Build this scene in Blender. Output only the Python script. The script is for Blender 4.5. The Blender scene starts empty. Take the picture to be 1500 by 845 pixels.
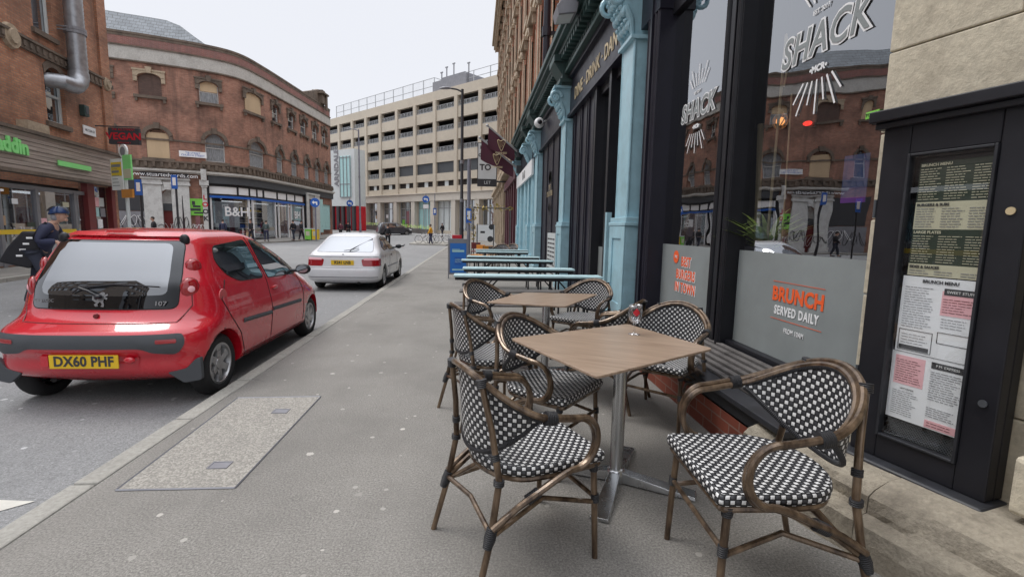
import bpy, bmesh, math, random
from mathutils import Vector, Matrix
from mathutils.bvhtree import BVHTree
from mathutils.geometry import delaunay_2d_cdt
random.seed(7)
scene = bpy.context.scene
C = scene.collection
PI = math.pi
# ---------------------------------------------------------------- camera model (street runs along +Y, pavement at z = 0)
F, CX, CY, ROLL, H = 704.0, 750.0, 422.5, 0.02, 1.45
PITCH = math.radians(7.0787); YAW = math.radians(-4.4139)
def ray(px, py):
    x, y = px-CX, -(py-CY)
    c, s = math.cos(ROLL), math.sin(ROLL)
    x, y = c*x-s*y, s*x+c*y
    up = y*math.cos(PITCH)-F*math.sin(PITCH); fw = y*math.sin(PITCH)+F*math.cos(PITCH)
    a = -YAW
    return Vector((x*math.cos(a)+fw*math.sin(a), -x*math.sin(a)+fw*math.cos(a), up))
def gnd(px, py, z=0.0):
    d = ray(px, py); t = (z-H)/d.z
    return Vector((d.x*t, d.y*t, z))
def atX(px, py, X):
    d = ray(px, py); return d*(X/d.x)+Vector((0, 0, H))
def atD(px, py, D):
    return ray(px, py)*(D/F)+Vector((0, 0, H))
def gz(Y):
    return -0.1+0.018*max(0, Y-40)+0.017*max(0, Y-60)
# ---------------------------------------------------------------- objects
def tag(o, label=None, cat=None, group=None, kind=None):
    if label: o['label'] = label
    if cat: o['category'] = cat
    if group: o['group'] = group
    if kind: o['kind'] = kind
    return o
def thing(name, label, cat, loc=(0, 0, 0), rz=0, group=None):
    o = bpy.data.objects.new(name, None); C.objects.link(o)
    o.location = loc; o.rotation_euler = (0, 0, rz); o.empty_display_size = .1
    return tag(o, label, cat, group)
def kids(o, allo): return [c for c in allo if c.parent == o]
def copy_tree(root, loc, rz, label, sc=None, group=None):
    allo = list(bpy.data.objects)
    def cp(o, par):
        c = o.copy(); C.objects.link(c)
        if par: c.parent = par
        for k in kids(o, allo): cp(k, c)
        return c
    r = cp(root, None); r.location = loc; r.rotation_euler = (0, 0, rz); r['label'] = label
    if sc: r.scale = sc
    if group: r['group'] = group
    return r
class MB:
    def __init__(s, M=None): s.v = []; s.f = []; s.uv = []; s.mi = []; s.M = M
    def add(s, vs, fs, uvs=None, m=0):
        n = len(s.v)
        if s.M: vs = [s.M @ Vector(p) for p in vs]
        s.v += [tuple(p) for p in vs]
        for i, f in enumerate(fs):
            s.f.append([n+k for k in f]); s.mi.append(m)
            s.uv.append(uvs[i] if uvs else None)
        return s
    def b(s, x0, x1, y0, y1, z0, z1, m=0):
        x0, x1 = sorted((x0, x1)); y0, y1 = sorted((y0, y1)); z0, z1 = sorted((z0, z1))
        v = [(x0,y0,z0),(x1,y0,z0),(x1,y1,z0),(x0,y1,z0),(x0,y0,z1),(x1,y0,z1),(x1,y1,z1),(x0,y1,z1)]
        f = [(0,3,2,1),(4,5,6,7),(0,1,5,4),(1,2,6,5),(2,3,7,6),(3,0,4,7)]
        uv = []
        for q in f:
            p = [v[i] for i in q]
            dx = max(a[0] for a in p)-min(a[0] for a in p); dy = max(a[1] for a in p)-min(a[1] for a in p)
            if dx < 1e-9: uv.append([(a[1], a[2]) for a in p])
            elif dy < 1e-9: uv.append([(a[0], a[2]) for a in p])
            else: uv.append([(a[0], a[1]) for a in p])
        return s.add(v, f, uv, m)
    def cb(s, c, d, m=0):
        return s.b(c[0]-d[0]/2, c[0]+d[0]/2, c[1]-d[1]/2, c[1]+d[1]/2, c[2]-d[2]/2, c[2]+d[2]/2, m)
    def tube(s, pts, r, n=8, m=0, closed=False, caps=True, flat=None):
        P = [Vector(p) for p in pts]; k = len(P)
        R = r if isinstance(r, (list, tuple)) else [r]*k
        rings = []; up = None; L = 0; us = []
        for i in range(k):
            a = P[i-1] if (i > 0 or closed) else P[i]
            b = P[(i+1) % k] if (i < k-1 or closed) else P[i]
            t = (b-a)
            if t.length < 1e-9: t = Vector((0, 0, 1))
            t.normalize()
            if up is None:
                up = Vector((0, 0, 1)) if abs(t.z) < .9 else Vector((1, 0, 0))
            up = (up-t*up.dot(t))
            if up.length < 1e-6: up = Vector((0, 1, 0))
            up.normalize(); sd = t.cross(up)
            fl = flat or (1, 1)
            rings.append([P[i]+(sd*math.cos(2*PI*j/n)*fl[0]+up*math.sin(2*PI*j/n)*fl[1])*R[i] for j in range(n)])
            us.append(L); L += (P[(i+1) % k]-P[i]).length
        vs = [p for q in rings for p in q]; fs = []; uvs = []
        for i in range(k if closed else k-1):
            i2 = (i+1) % k
            for j in range(n):
                j2 = (j+1) % n
                fs.append((i*n+j, i2*n+j, i2*n+j2, i*n+j2))
                u1 = us[i]; u2 = us[i2] if i2 else L
                uvs.append([(u1, j/n*.1), (u2, j/n*.1), (u2, (j+1)/n*.1), (u1, (j+1)/n*.1)])
        if caps and not closed:
            fs.append(tuple(range(n))); fs.append(tuple(reversed(range((k-1)*n, k*n)))); uvs += [[(0, 0)]*n]*2
        return s.add(vs, fs, uvs, m)
    def lathe(s, prof, n=16, o=(0, 0, 0), m=0, axis='z', arc=2*PI, caps=True):
        vs = []; fs = []; full = abs(arc-2*PI) < 1e-6; nn = n if full else n+1
        for r, z in prof:
            for j in range(nn):
                a = arc*j/n; x, y = r*math.cos(a), r*math.sin(a)
                p = (x, y, z) if axis == 'z' else ((z, x, y) if axis == 'x' else (x, z, y))
                vs.append((o[0]+p[0], o[1]+p[1], o[2]+p[2]))
        for i in range(len(prof)-1):
            for j in range(n):
                j2 = (j+1) % nn
                fs.append((i*nn+j, i*nn+j2, (i+1)*nn+j2, (i+1)*nn+j))
        if full and caps and prof[0] != prof[-1]:
            if prof[0][0] > 1e-6: fs.append(tuple(reversed(range(n))))
            if prof[-1][0] > 1e-6: fs.append(tuple(range((len(prof)-1)*n, len(prof)*n)))
        return s.add(vs, fs, None, m)
    def ball(s, c, r, n=12, k=8, m=0):
        r = r if isinstance(r, (list, tuple)) else (r, r, r)
        vs = []; fs = []
        for i in range(k+1):
            t = PI*i/k
            for j in range(n):
                a = 2*PI*j/n
                vs.append((c[0]+r[0]*math.sin(t)*math.cos(a), c[1]+r[1]*math.sin(t)*math.sin(a), c[2]-r[2]*math.cos(t)))
        for i in range(k):
            for j in range(n):
                fs.append((i*n+j, i*n+(j+1) % n, (i+1)*n+(j+1) % n, (i+1)*n+j))
        return s.add(vs, fs, None, m)
    def prism(s, poly, fn, d0, d1, m=0):
        """poly in (a,b); fn(a,b,d)->xyz; extruded from d0 to d1"""
        n = len(poly)
        vs = [fn(a, b, d0) for a, b in poly]+[fn(a, b, d1) for a, b in poly]
        fs = [tuple(reversed(range(n))), tuple(range(n, 2*n))]+[(i, (i+1) % n, n+(i+1) % n, n+i) for i in range(n)]
        uv = [[poly[i] for i in reversed(range(n))], list(poly)]+[[(0, 0), (.1, 0), (.1, .1), (0, .1)]]*n
        return s.add(vs, fs, uv, m)
    def grid(s, nu, nv, fn, uvfn=None, m=0, flip=False):
        vs = []; fs = []; uvs = []
        for i in range(nu+1):
            for j in range(nv+1): vs.append(fn(i/nu, j/nv))
        q = lambda i, j: i*(nv+1)+j
        for i in range(nu):
            for j in range(nv):
                c = [(i, j), (i+1, j), (i+1, j+1), (i, j+1)]
                if flip: c.reverse()
                fs.append(tuple(q(*p) for p in c))
                uvs.append([uvfn(p[0]/nu, p[1]/nv) if uvfn else (p[0]/nu, p[1]/nv) for p in c])
        return s.add(vs, fs, uvs, m)
    def build(s, name, mats, parent=None, smooth=False, bevel=0, merge=False, seg=2):
        me = bpy.data.meshes.new(name)
        me.from_pydata(s.v, [], s.f)
        if any(u for u in s.uv):
            ul = me.uv_layers.new(name='UVMap')
            for p in me.polygons:
                u = s.uv[p.index]
                if u:
                    for k, li in enumerate(p.loop_indices): ul.data[li].uv = u[k]
        if not isinstance(mats, (list, tuple)): mats = [mats]
        for mm in mats: me.materials.append(mm)
        if len(mats) > 1:
            for p in me.polygons: p.material_index = s.mi[p.index]
        if merge or smooth:
            bm = bmesh.new(); bm.from_mesh(me)
            if merge: bmesh.ops.remove_doubles(bm, verts=bm.verts, dist=1e-5)
            bmesh.ops.recalc_face_normals(bm, faces=bm.faces)
            bm.to_mesh(me); bm.free()
        if smooth:
            for p in me.polygons: p.use_smooth = True
            if smooth != 'all':
                try: me.set_sharp_from_angle(angle=math.radians(42))
                except Exception: pass
        me.update()
        o = bpy.data.objects.new(name, me); C.objects.link(o)
        if parent: o.parent = parent
        if bevel:
            bv = o.modifiers.new('bevel', 'BEVEL'); bv.width = bevel; bv.segments = seg; bv.limit_method = 'ANGLE'
        return o
def arc_pts(c, r, a0, a1, n, fn=lambda x, y: (x, y, 0)):
    return [fn(c[0]+r*math.cos(math.radians(a0+(a1-a0)*i/n)), c[1]+r*math.sin(math.radians(a0+(a1-a0)*i/n))) for i in range(n+1)]
def text_part(name, txt, size, M, mat, parent=None, off=0, ext=0.001, ax='CENTER', sx=1.0, shear=0, spacing=1.0, mat2=None):
    cu = bpy.data.curves.new('lettering', 'FONT'); cu.body = txt; cu.size = size; cu.offset = off; cu.extrude = ext
    cu.align_x = ax; cu.align_y = 'CENTER'; cu.shear = shear; cu.space_character = spacing; cu.resolution_u = 3
    cu.space_line = .85
    o = bpy.data.objects.new('tmp', cu); C.objects.link(o)
    dg = bpy.context.evaluated_depsgraph_get(); dg.update()
    me = bpy.data.meshes.new_from_object(o.evaluated_get(dg))
    bpy.data.objects.remove(o); bpy.data.curves.remove(cu)
    me.materials.clear(); me.materials.append(mat)
    # text lies in its local xy plane: x -> x, y -> z, normal -> -y
    R = Matrix(((sx, 0, 0, 0), (0, 0, -1, 0), (0, 1, 0, 0), (0, 0, 0, 1)))
    me.transform(M @ R)
    o = bpy.data.objects.new(name, me); C.objects.link(o)
    if parent: o.parent = parent
    return o
def T(x, y, z): return Matrix.Translation((x, y, z))
def RZ(a): return Matrix.Rotation(a, 4, 'Z')
# ---------------------------------------------------------------- plans of facades
class Path:
    """plan polyline, left to right as seen from the street; inward = 90 degrees anticlockwise of the run"""
    def __init__(s, pts):
        s.p = [Vector((a[0], a[1])) for a in pts]; s.s = [0]
        for i in range(1, len(s.p)): s.s.append(s.s[-1]+(s.p[i]-s.p[i-1]).length)
        s.L = s.s[-1]
    def seg(s, t):
        for i in range(1, len(s.s)):
            if t <= s.s[i] or i == len(s.s)-1: return i
    def pt(s, t):
        i = s.seg(t); k = (t-s.s[i-1])/(s.s[i]-s.s[i-1])
        return s.p[i-1]+(s.p[i]-s.p[i-1])*k
    def dr(s, t, w=.6):
        a = s.pt(max(0, t-w)); b = s.pt(min(s.L, t+w)); return (b-a).normalized()
    def M(s, t, z=0, w=.6):
        d = s.dr(t, w); p = s.pt(t)
        return Matrix(((d.x, -d.y, 0, p.x), (d.y, d.x, 0, p.y), (0, 0, 1, z), (0, 0, 0, 1)))
    def W(s, t, y, z):
        d = s.dr(t, .3); p = s.pt(t); return (p.x-d.y*y, p.y+d.x*y, z)
    def hit(s, px, py=330):
        r = ray(px, py); best = None
        for i in range(1, len(s.p)):
            a, b = s.p[i-1], s.p[i]; d = b-a
            den = r.x*d.y-r.y*d.x
            if abs(den) < 1e-9: continue
            t = (a.x*d.y-a.y*d.x)/den; u = (a.x*r.y-a.y*r.x)/den
            if t > 0 and (-1e-6 <= u <= 1+1e-6 or (i == 1 and u < 0) or (i == len(s.p)-1 and u > 1)):
                v = s.s[i-1]+u*d.length
                if best is None or t < best[0]: best = (t, v)
        return best[1] if best else None
    def z(s, px, py):
        t = s.hit(px, py); p = s.pt(t); r = ray(px, py); return H+r.z*p.y/r.y
def catmull(pts, n=6):
    P = [Vector(p) for p in pts]; out = []
    for i in range(len(P)-1):
        p0 = P[max(0, i-1)]; p1 = P[i]; p2 = P[i+1]; p3 = P[min(len(P)-1, i+2)]
        for k in range(n):
            t = k/n
            out.append(.5*((2*p1)+(p2-p0)*t+(2*p0-5*p1+4*p2-p3)*t*t+(3*p1-p0-3*p2+p3)*t**3))
    out.append(P[-1]); return out
def facade(path, ops, z0, z1, depth, back=None, z1fn=None):
    """wall sheet with real openings and reveals. ops: (s0,s1,za,zb,rise)"""
    mb = MB(); br = {0.0, path.L}
    for x in path.s: br.add(round(x, 4))
    for o in ops:
        n = 8 if o[4] else 1
        for k in range(n+1): br.add(round(o[0]+(o[1]-o[0])*k/n, 4))
    br = sorted(b for b in br if -1e-6 <= b <= path.L+1e-6)
    br2 = [br[0]]
    for b in br[1:]:
        if b-br2[-1] > 1e-3: br2.append(b)
    br = br2
    def top(o, s):
        m = (o[0]+o[1])/2; h = (o[1]-o[0])/2
        return o[3]+o[4]*max(0, 1-((s-m)/h)**2)
    def q(a, b, za0, zb0, za1, zb1, ya=0, yb=0):
        A = path.W(a, ya, za0); B = path.W(b, ya, zb0); Cc = path.W(b, yb, zb1); D = path.W(a, yb, za1)
        mb.add([A, B, Cc, D], [(0, 1, 2, 3)], [[(a, za0), (b, zb0), (b, zb1+(yb-ya)), (a, za1+(yb-ya))]])
    for i in range(len(br)-1):
        a, b = br[i], br[i+1]; mid = (a+b)/2
        act = sorted([o for o in ops if o[0] < mid < o[1]], key=lambda o: o[2])
        ca = cb = z0
        for o in act:
            if o[2] > max(ca, cb)+1e-4: q(a, b, ca, cb, o[2], o[2])
            q(a, b, o[2], o[2], o[2], o[2], 0, depth)
            ta, tb = top(o, a), top(o, b)
            q(a, b, ta, tb, ta, tb, depth, 0)
            ca, cb = ta, tb
        q(a, b, ca, cb, z1, z1)
        q(a, b, z1, z1, z1, z1, 0, depth)
    for o in ops:
        for s_, e in ((o[0], 0), (o[1], 1)):
            A = path.W(s_, 0, o[2]); B = path.W(s_, depth, o[2]); Cc = path.W(s_, depth, o[3]+.001); D = path.W(s_, 0, o[3]+.001)
            mb.add([A, B, Cc, D], [(0, 1, 2, 3)], [[(0, o[2]), (depth, o[2]), (depth, o[3]), (0, o[3])]])
    return mb
def strip(path, s0, s1, y0, y1, z0, z1, mb=None, m=0, step=.5, s_in=0):
    """solid moulding that follows the path; y negative = proud of the wall"""
    mb = mb or MB()
    cuts = sorted({s0, s1} | {x for x in path.s if s0 < x < s1})
    for a, b in zip(cuts, cuts[1:]):
        v = []
        for z in (z0, z1):
            for (t, y) in ((a, y0), (b, y0), (b, y1), (a, y1)): v.append(path.W(t, y, z))
        fs = [(0, 3, 2, 1), (4, 5, 6, 7), (0, 1, 5, 4), (2, 3, 7, 6)]
        uv = [[(a, y0), (a, y1), (b, y1), (b, y0)], [(a, y0), (b, y0), (b, y1), (a, y1)], [(a, z0), (b, z0), (b, z1), (a, z1)], [(b, z0), (a, z0), (a, z1), (b, z1)]]
        if a == cuts[0]: fs.append((3, 0, 4, 7)); uv.append([(0, z0), (y1-y0, z0), (y1-y0, z1), (0, z1)])
        if b == cuts[-1]: fs.append((1, 2, 6, 5)); uv.append([(0, z0), (y1-y0, z0), (y1-y0, z1), (0, z1)])
        mb.add(v, fs, uv, m)
    return mb
# ---------------------------------------------------------------- materials
def nt(name):
    m = bpy.data.materials.new(name); m.use_nodes = True; n = m.node_tree
    bs = n.nodes['Principled BSDF']; return m, n, bs
class N:
    def __init__(s, tree): s.t = tree
    def n(s, typ, **k):
        x = s.t.nodes.new(typ)
        for a, b in k.items(): setattr(x, a, b)
        return x
    def l(s, a, b): s.t.links.new(a, b)
    def math(s, op, a, b=None, clamp=False):
        x = s.n('ShaderNodeMath', operation=op, use_clamp=clamp)
        for i, v in enumerate((a, b)):
            if v is None: continue
            if isinstance(v, (int, float)): x.inputs[i].default_value = v
            else: s.l(v, x.inputs[i])
        return x.outputs[0]
    def mix(s, f, a, b, bt='MIX'):
        x = s.n('ShaderNodeMix', data_type='RGBA', blend_type=bt)
        for i, v in ((0, f), (6, a), (7, b)):
            if isinstance(v, (int, float)): x.inputs[i].default_value = v
            elif isinstance(v, (tuple, list)): x.inputs[i].default_value = (*v[:3], 1)
            else: s.l(v, x.inputs[i])
        return x.outputs[2]
    def noise(s, vec, scale, detail=4, rough=.6):
        x = s.n('ShaderNodeTexNoise'); x.inputs['Scale'].default_value = scale; x.inputs['Detail'].default_value = detail
        x.inputs['Roughness'].default_value = rough
        if vec is not None: s.l(vec, x.inputs['Vector'])
        return x.outputs['Fac']
    def ramp(s, f, a, b):
        x = s.n('ShaderNodeMapRange', clamp=True); x.inputs[1].default_value = a; x.inputs[2].default_value = b
        s.l(f, x.inputs[0]); return x.outputs[0]
    def coord(s, which='Object', scale=None):
        x = s.n('ShaderNodeTexCoord').outputs[which]
        if scale:
            mp = s.n('ShaderNodeMapping'); mp.inputs['Scale'].default_value = scale; s.l(x, mp.inputs['Vector']); return mp.outputs[0]
        return x
    def bump(s, h, bs, st=.3, d=.01):
        x = s.n('ShaderNodeBump'); x.inputs['Strength'].default_value = st; x.inputs['Distance'].default_value = d
        s.l(h, x.inputs['Height']); s.l(x.outputs[0], bs.inputs['Normal'])
def mul(c, k): return tuple(min(1, x*k) for x in c)
def mat(name, col, rough=.6, metal=0, var=.15, scale=3, bump=0, bscale=60, coat=0, dirt=0, dirtcol=(.03, .028, .025), stretch=None, col2=None, em=0, spec=.5):
    m, t, bs = nt(name); g = N(t)
    vec = g.coord('Object', stretch)
    f = g.ramp(g.noise(vec, scale, 5), .3, .7)
    c = g.mix(f, mul(col, 1-var), col2 or mul(col, 1+var))
    if dirt:
        d = g.ramp(g.noise(vec, scale*.35+.3, 6, .7), .5, .75)
        c = g.mix(g.math('MULTIPLY', d, dirt), c, dirtcol)
    g.l(c, bs.inputs['Base Color'])
    bs.inputs['Roughness'].default_value = rough; bs.inputs['Metallic'].default_value = metal
    bs.inputs['Specular IOR Level'].default_value = spec
    if rough > .1:
        rr = g.math('MULTIPLY', g.math('ADD', g.math('MULTIPLY', f, .3), .85), rough, True); g.l(rr, bs.inputs['Roughness'])
    if coat: bs.inputs['Coat Weight'].default_value = coat; bs.inputs['Coat Roughness'].default_value = .03
    if bump: g.bump(g.noise(vec, bscale, 4), bs, bump)
    if em: g.l(c, bs.inputs['Emission Color']); bs.inputs['Emission Strength'].default_value = em
    return m
def brick_mat(name, c1, c2, mortar, dirt=.5, dirtcol=(.05, .035, .03), bw=.225, bh=.075, ms=.01, soot=.6, bumpst=.4):
    m, t, bs = nt(name); g = N(t)
    uv = g.coord('UV')
    br = g.n('ShaderNodeTexBrick'); g.l(uv, br.inputs['Vector'])
    br.inputs['Scale'].default_value = 1; br.inputs['Brick Width'].default_value = bw; br.inputs['Row Height'].default_value = bh
    br.inputs['Mortar Size'].default_value = ms; br.inputs['Bias'].default_value = 0
    br.inputs['Color1'].default_value = (*c1, 1); br.inputs['Color2'].default_value = (*c2, 1); br.inputs['Mortar'].default_value = (*mortar, 1)
    n1 = g.ramp(g.noise(uv, .55, 6, .65), .42, .72)
    n2 = g.noise(uv, 3.5, 4, .6)
    c = g.mix(g.math('MULTIPLY', n1, dirt), br.outputs['Color'], dirtcol)
    c = g.mix(.7, c, g.mix(n2, (.3, .3, .3), (.72, .72, .72)), 'OVERLAY')
    # vertical soot streaks
    mp = g.n('ShaderNodeMapping'); mp.inputs['Scale'].default_value = (1.3, .12, 1); g.l(uv, mp.inputs['Vector'])
    st = g.ramp(g.noise(mp.outputs[0], 1, 5, .6), .52, .74)
    c = g.mix(g.math('MULTIPLY', st, soot), c, dirtcol)
    g.l(c, bs.inputs['Base Color']); bs.inputs['Roughness'].default_value = .85
    g.bump(g.math('SUBTRACT', g.math('MULTIPLY', n2, .3), br.outputs['Fac']), bs, bumpst, .008)
    return m
def stone_mat(name, col, dirt=.6, dirtcol=(.04, .035, .03), bw=0, bh=0, rough=.85, sc=1.0, bump=.5, coordn='Object', con=1.0):
    m, t, bs = nt(name); g = N(t); v = g.coord(coordn)
    a = g.noise(v, 1.2*sc, 6, .7); b = g.noise(v, 14*sc, 5, .7); e = g.noise(v, 90, 3, .7)
    c = g.mix(g.ramp(b, .3, .7), mul(col, 1-.22*con), mul(col, 1+.18*con))
    c = g.mix(g.math('MULTIPLY', g.ramp(a, .46, .7), dirt), c, dirtcol)
    h = g.math('ADD', b, g.math('MULTIPLY', e, .3))
    if bw:
        uv = g.coord('UV'); br = g.n('ShaderNodeTexBrick'); g.l(uv, br.inputs['Vector']); br.inputs['Scale'].default_value = 1
        br.inputs['Brick Width'].default_value = bw; br.inputs['Row Height'].default_value = bh; br.inputs['Mortar Size'].default_value = .012
        br.inputs['Color1'].default_value = (1, 1, 1, 1); br.inputs['Color2'].default_value = (.8, .8, .8, 1); br.inputs['Mortar'].default_value = (.35, .33, .3, 1)
        c = g.mix(1, c, br.outputs['Color'], 'MULTIPLY'); h = g.math('SUBTRACT', h, br.outputs['Fac'])
    g.l(c, bs.inputs['Base Color']); bs.inputs['Roughness'].default_value = rough
    g.bump(h, bs, bump, .01); return m
def glass_mat(name, tint=(.5, .52, .55), refl=.45, base=(.01, .01, .012), see=True, rough=.0, wob=0):
    """shop and car glass: mirror-like sheet, partly see-through"""
    m = bpy.data.materials.new(name); m.use_nodes = True; t = m.node_tree; t.nodes.clear(); g = N(t)
    out = g.n('ShaderNodeOutputMaterial'); gl = g.n('ShaderNodeBsdfGlossy'); gl.inputs['Roughness'].default_value = rough
    gl.inputs['Color'].default_value = (.88, .9, .93, 1)
    if see: tr = g.n('ShaderNodeBsdfTransparent'); tr.inputs['Color'].default_value = (*tint, 1)
    else: tr = g.n('ShaderNodeBsdfDiffuse'); tr.inputs['Color'].default_value = (*base, 1)
    lw = g.n('ShaderNodeLayerWeight'); lw.inputs['Blend'].default_value = .35
    f = g.math('ADD', g.math('MULTIPLY', lw.outputs['Facing'], (1-refl)*.55), refl, True)
    if wob:
        bp = g.n('ShaderNodeBump'); bp.inputs['Strength'].default_value = wob; bp.inputs['Distance'].default_value = .02
        g.l(g.noise(g.coord('Object'), 1.3, 2), bp.inputs['Height']); g.l(bp.outputs[0], gl.inputs['Normal'])
    mx = g.n('ShaderNodeMixShader'); g.l(f, mx.inputs[0]); g.l(tr.outputs[0], mx.inputs[1]); g.l(gl.outputs[0], mx.inputs[2])
    g.l(mx.outputs[0], out.inputs[0]); return m
# ================================================================ materials
M_ = {}
M_['brickB'] = brick_mat('red brick', (.34, .14, .09), (.46, .22, .145), (.30, .22, .18), dirt=.7, soot=.7)
M_['brickA'] = brick_mat('orange brick', (.38, .155, .085), (.53, .25, .14), (.28, .20, .15), dirt=.65, soot=.75)
M_['brickO'] = brick_mat('warm brick', (.42, .13, .06), (.5, .18, .09), (.3, .2, .15), dirt=.25, soot=.3)
M_['brickG'] = brick_mat('glazed brick', (.17, .036, .018), (.24, .055, .027), (.22, .13, .10), dirt=.25, soot=.1, ms=.006, bw=.24, bh=.085, bumpst=.2)
M_['darkbrick'] = brick_mat('sooty brick', (.12, .07, .055), (.16, .09, .07), (.1, .08, .07))
M_['parapet'] = brick_mat('parapet brick', (.27, .09, .07), (.33, .13, .10), (.3, .22, .2), dirt=.5, dirtcol=(.12, .1, .1))
M_['band'] = stone_mat('pale band stone', (.52, .50, .46), dirt=.35, dirtcol=(.2, .17, .15))
M_['soot'] = stone_mat('sooty stone', (.17, .13, .10), dirt=.7)
M_['stone'] = stone_mat('buff stone', (.44, .35, .25), dirt=.45, dirtcol=(.10, .08, .06))
M_['stonenear'] = stone_mat('near sandstone', (.56, .50, .385), dirt=.5, dirtcol=(.25, .20, .145), sc=1.5, bump=.6)
M_['stonebase'] = stone_mat('sandstone plinth', (.36, .315, .245), dirt=.7, dirtcol=(.12, .10, .078), sc=3.2, bump=1.0)
M_['white'] = stone_mat('flaking white paint', (.62, .62, .6), dirt=.45, dirtcol=(.22, .2, .19), sc=2)
M_['slate'] = stone_mat('slate', (.25, .27, .29), dirt=.3, dirtcol=(.12, .13, .14), bw=.4, bh=.25, coordn='UV')
M_['ply'] = mat('plywood', (.58, .43, .27), .8, var=.12, scale=.8, stretch=(1, 1, .3), dirt=.3, dirtcol=(.3, .22, .15))
M_['concrete'] = stone_mat('cream concrete', (.54, .475, .385), dirt=.35, dirtcol=(.36, .31, .25), sc=.22, bump=.05, con=.25)
M_['concrete2'] = stone_mat('pale concrete', (.6, .55, .48), dirt=.3, dirtcol=(.35, .32, .28), sc=.4, bump=.05, con=.3)
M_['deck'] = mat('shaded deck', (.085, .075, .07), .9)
M_['railw'] = mat('galvanised rail', (.42, .43, .44), .5, .3, dirt=.2)
M_['black'] = mat('black paint', (.012, .012, .016), .42, var=.25, scale=4, bump=.05, bscale=30, spec=.4)
M_['blackm'] = mat('worn black paint', (.02, .021, .026), .5, var=.4, scale=7, bump=.12, bscale=25, dirt=.25, dirtcol=(.06, .06, .055))
M_['navy'] = mat('navy black panel', (.014, .013, .024), .4, var=.2)
M_['blue'] = mat('pale blue paint', (.38, .60, .68), .34, var=.10, scale=5, bump=.12, bscale=18, dirt=.5, dirtcol=(.20, .33, .37))
M_['bluetop'] = mat('pale blue boards', (.46, .63, .66), .5, var=.1, scale=9, dirt=.25, dirtcol=(.3, .42, .42))
M_['teal'] = mat('dark green paint', (.035, .07, .065), .5, var=.3, dirt=.4)
M_['maroon'] = mat('maroon paint', (.09, .022, .035), .45, var=.15)
M_['flag'] = mat('maroon cloth', (.10, .03, .048), .85, var=.12, bump=.1)
M_['gold'] = mat('gold lettering', (.62, .5, .30), .4, .3)
M_['steel'] = mat('brushed steel', (.52, .53, .54), .27, 1, var=.12, scale=6, stretch=(1, 1, .1))
M_['alu'] = mat('grey duct metal', (.36, .37, .39), .42, .75, var=.2, scale=5, dirt=.3)
M_['grey'] = mat('grey metal', (.25, .25, .27), .5, .3)
M_['dgrey'] = mat('dark grey trim', (.065, .07, .078), .6, var=.1, bump=.1, bscale=200)
M_['pole'] = mat('dark pole paint', (.03, .03, .035), .5)
M_['polegrey'] = mat('grey pole paint', (.20, .20, .24), .5)
M_['rubber'] = mat('tyre rubber', (.018, .018, .019), .8, var=.2, bump=.15, bscale=80)
M_['rim'] = mat('alloy wheel', (.42, .42, .43), .35, .8, dirt=.4, dirtcol=(.12, .11, .1), scale=8)
M_['redcar'] = mat('red car paint', (.56, .008, .022), .28, var=.05, coat=1, scale=2, spec=.5)
M_['whitecar'] = mat('white car paint', (.70, .70, .72), .3, var=.03, coat=.8)
M_['greycar'] = mat('dark car paint', (.035, .035, .045), .3, coat=.8)
M_['under'] = mat('underside', (.012, .012, .013), .8)
M_['paper'] = mat('white paper', (.90, .91, .94), .6, var=.02)
M_['cream'] = mat('cream paper', (.60, .57, .42), .6, var=.03)
M_['dgreen'] = mat('dark green print', (.035, .05, .035), .5, var=.1)
M_['pink'] = mat('pink print', (.90, .50, .54), .6, var=.03)
M_['ink'] = mat('ink', (.045, .045, .05), .7, var=.05)
M_['inkgrey'] = mat('faded ink', (.25, .25, .27), .7, var=.05)
M_['wht'] = mat('white lettering', (.85, .85, .85), .5, var=.02)
M_['whtold'] = mat('off-white sign', (.62, .66, .66), .5, var=.06)
M_['orange'] = mat('orange lettering', (.90, .13, .03), .5, var=.04)
M_['lime'] = mat('lime lettering', (.28, .80, .26), .5, var=.03)
M_['yellow'] = mat('yellow', (.80, .55, .03), .5, var=.05)
M_['plate'] = mat('yellow number plate', (.78, .50, .02), .45, var=.05)
M_['red'] = mat('red sign', (.55, .015, .03), .45)
M_['redlens'] = mat('red lamp lens', (.34, .004, .010), .1, coat=1, var=.1)
M_['dred'] = mat('dark red paint', (.16, .02, .02), .5)
M_['signblue'] = mat('sign blue', (.02, .12, .48), .4, var=.05)
M_['bpost'] = mat('blue board', (.02, .17, .58), .4, var=.08)
M_['cyan'] = mat('pale cyan panel', (.42, .68, .68), .3, var=.05)
M_['green'] = mat('bright green', (.22, .62, .08), .5)
M_['pinkwall'] = mat('dusty pink paint', (.28, .12, .13), .8, dirt=.4, var=.2)
M_['frost'] = mat('frosted grey film', (.27, .295, .295), .42, var=.12, scale=1.6, dirt=.5, dirtcol=(.21, .22, .21), spec=.5)
M_['woodboard'] = mat('weathered boards', (.36, .30, .26), .8, var=.35, scale=3, stretch=(.25, .25, 6), bump=.3, bscale=12)
M_['slat'] = mat('greyed timber', (.115, .105, .10), .75, var=.35, scale=6, bump=.3, bscale=50, dirt=.3)
M_['lamp'] = mat('lamp glow', (1, .38, .1), .5, em=2.2)
M_['redglow'] = mat('red light', (1, .03, .02), .5, em=3)
M_['lightpanel'] = mat('ceiling light', (.9, .95, 1), .5, em=1.1)
M_['poster'] = mat('blue poster', (.08, .13, .30), .5, em=.08)  # faint glow added to the printed sheet, which is no lamp
M_['violet'] = mat('violet foot glow', (.2, .04, .35), .5, em=.15)  # violet foot of the poster, with a weak added glow
M_['leaf'] = mat('plant leaf', (.46, .62, .18), .5, var=.4, scale=12)
M_['cane'] = mat('cane', (.62, .52, .32), .6)
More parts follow.
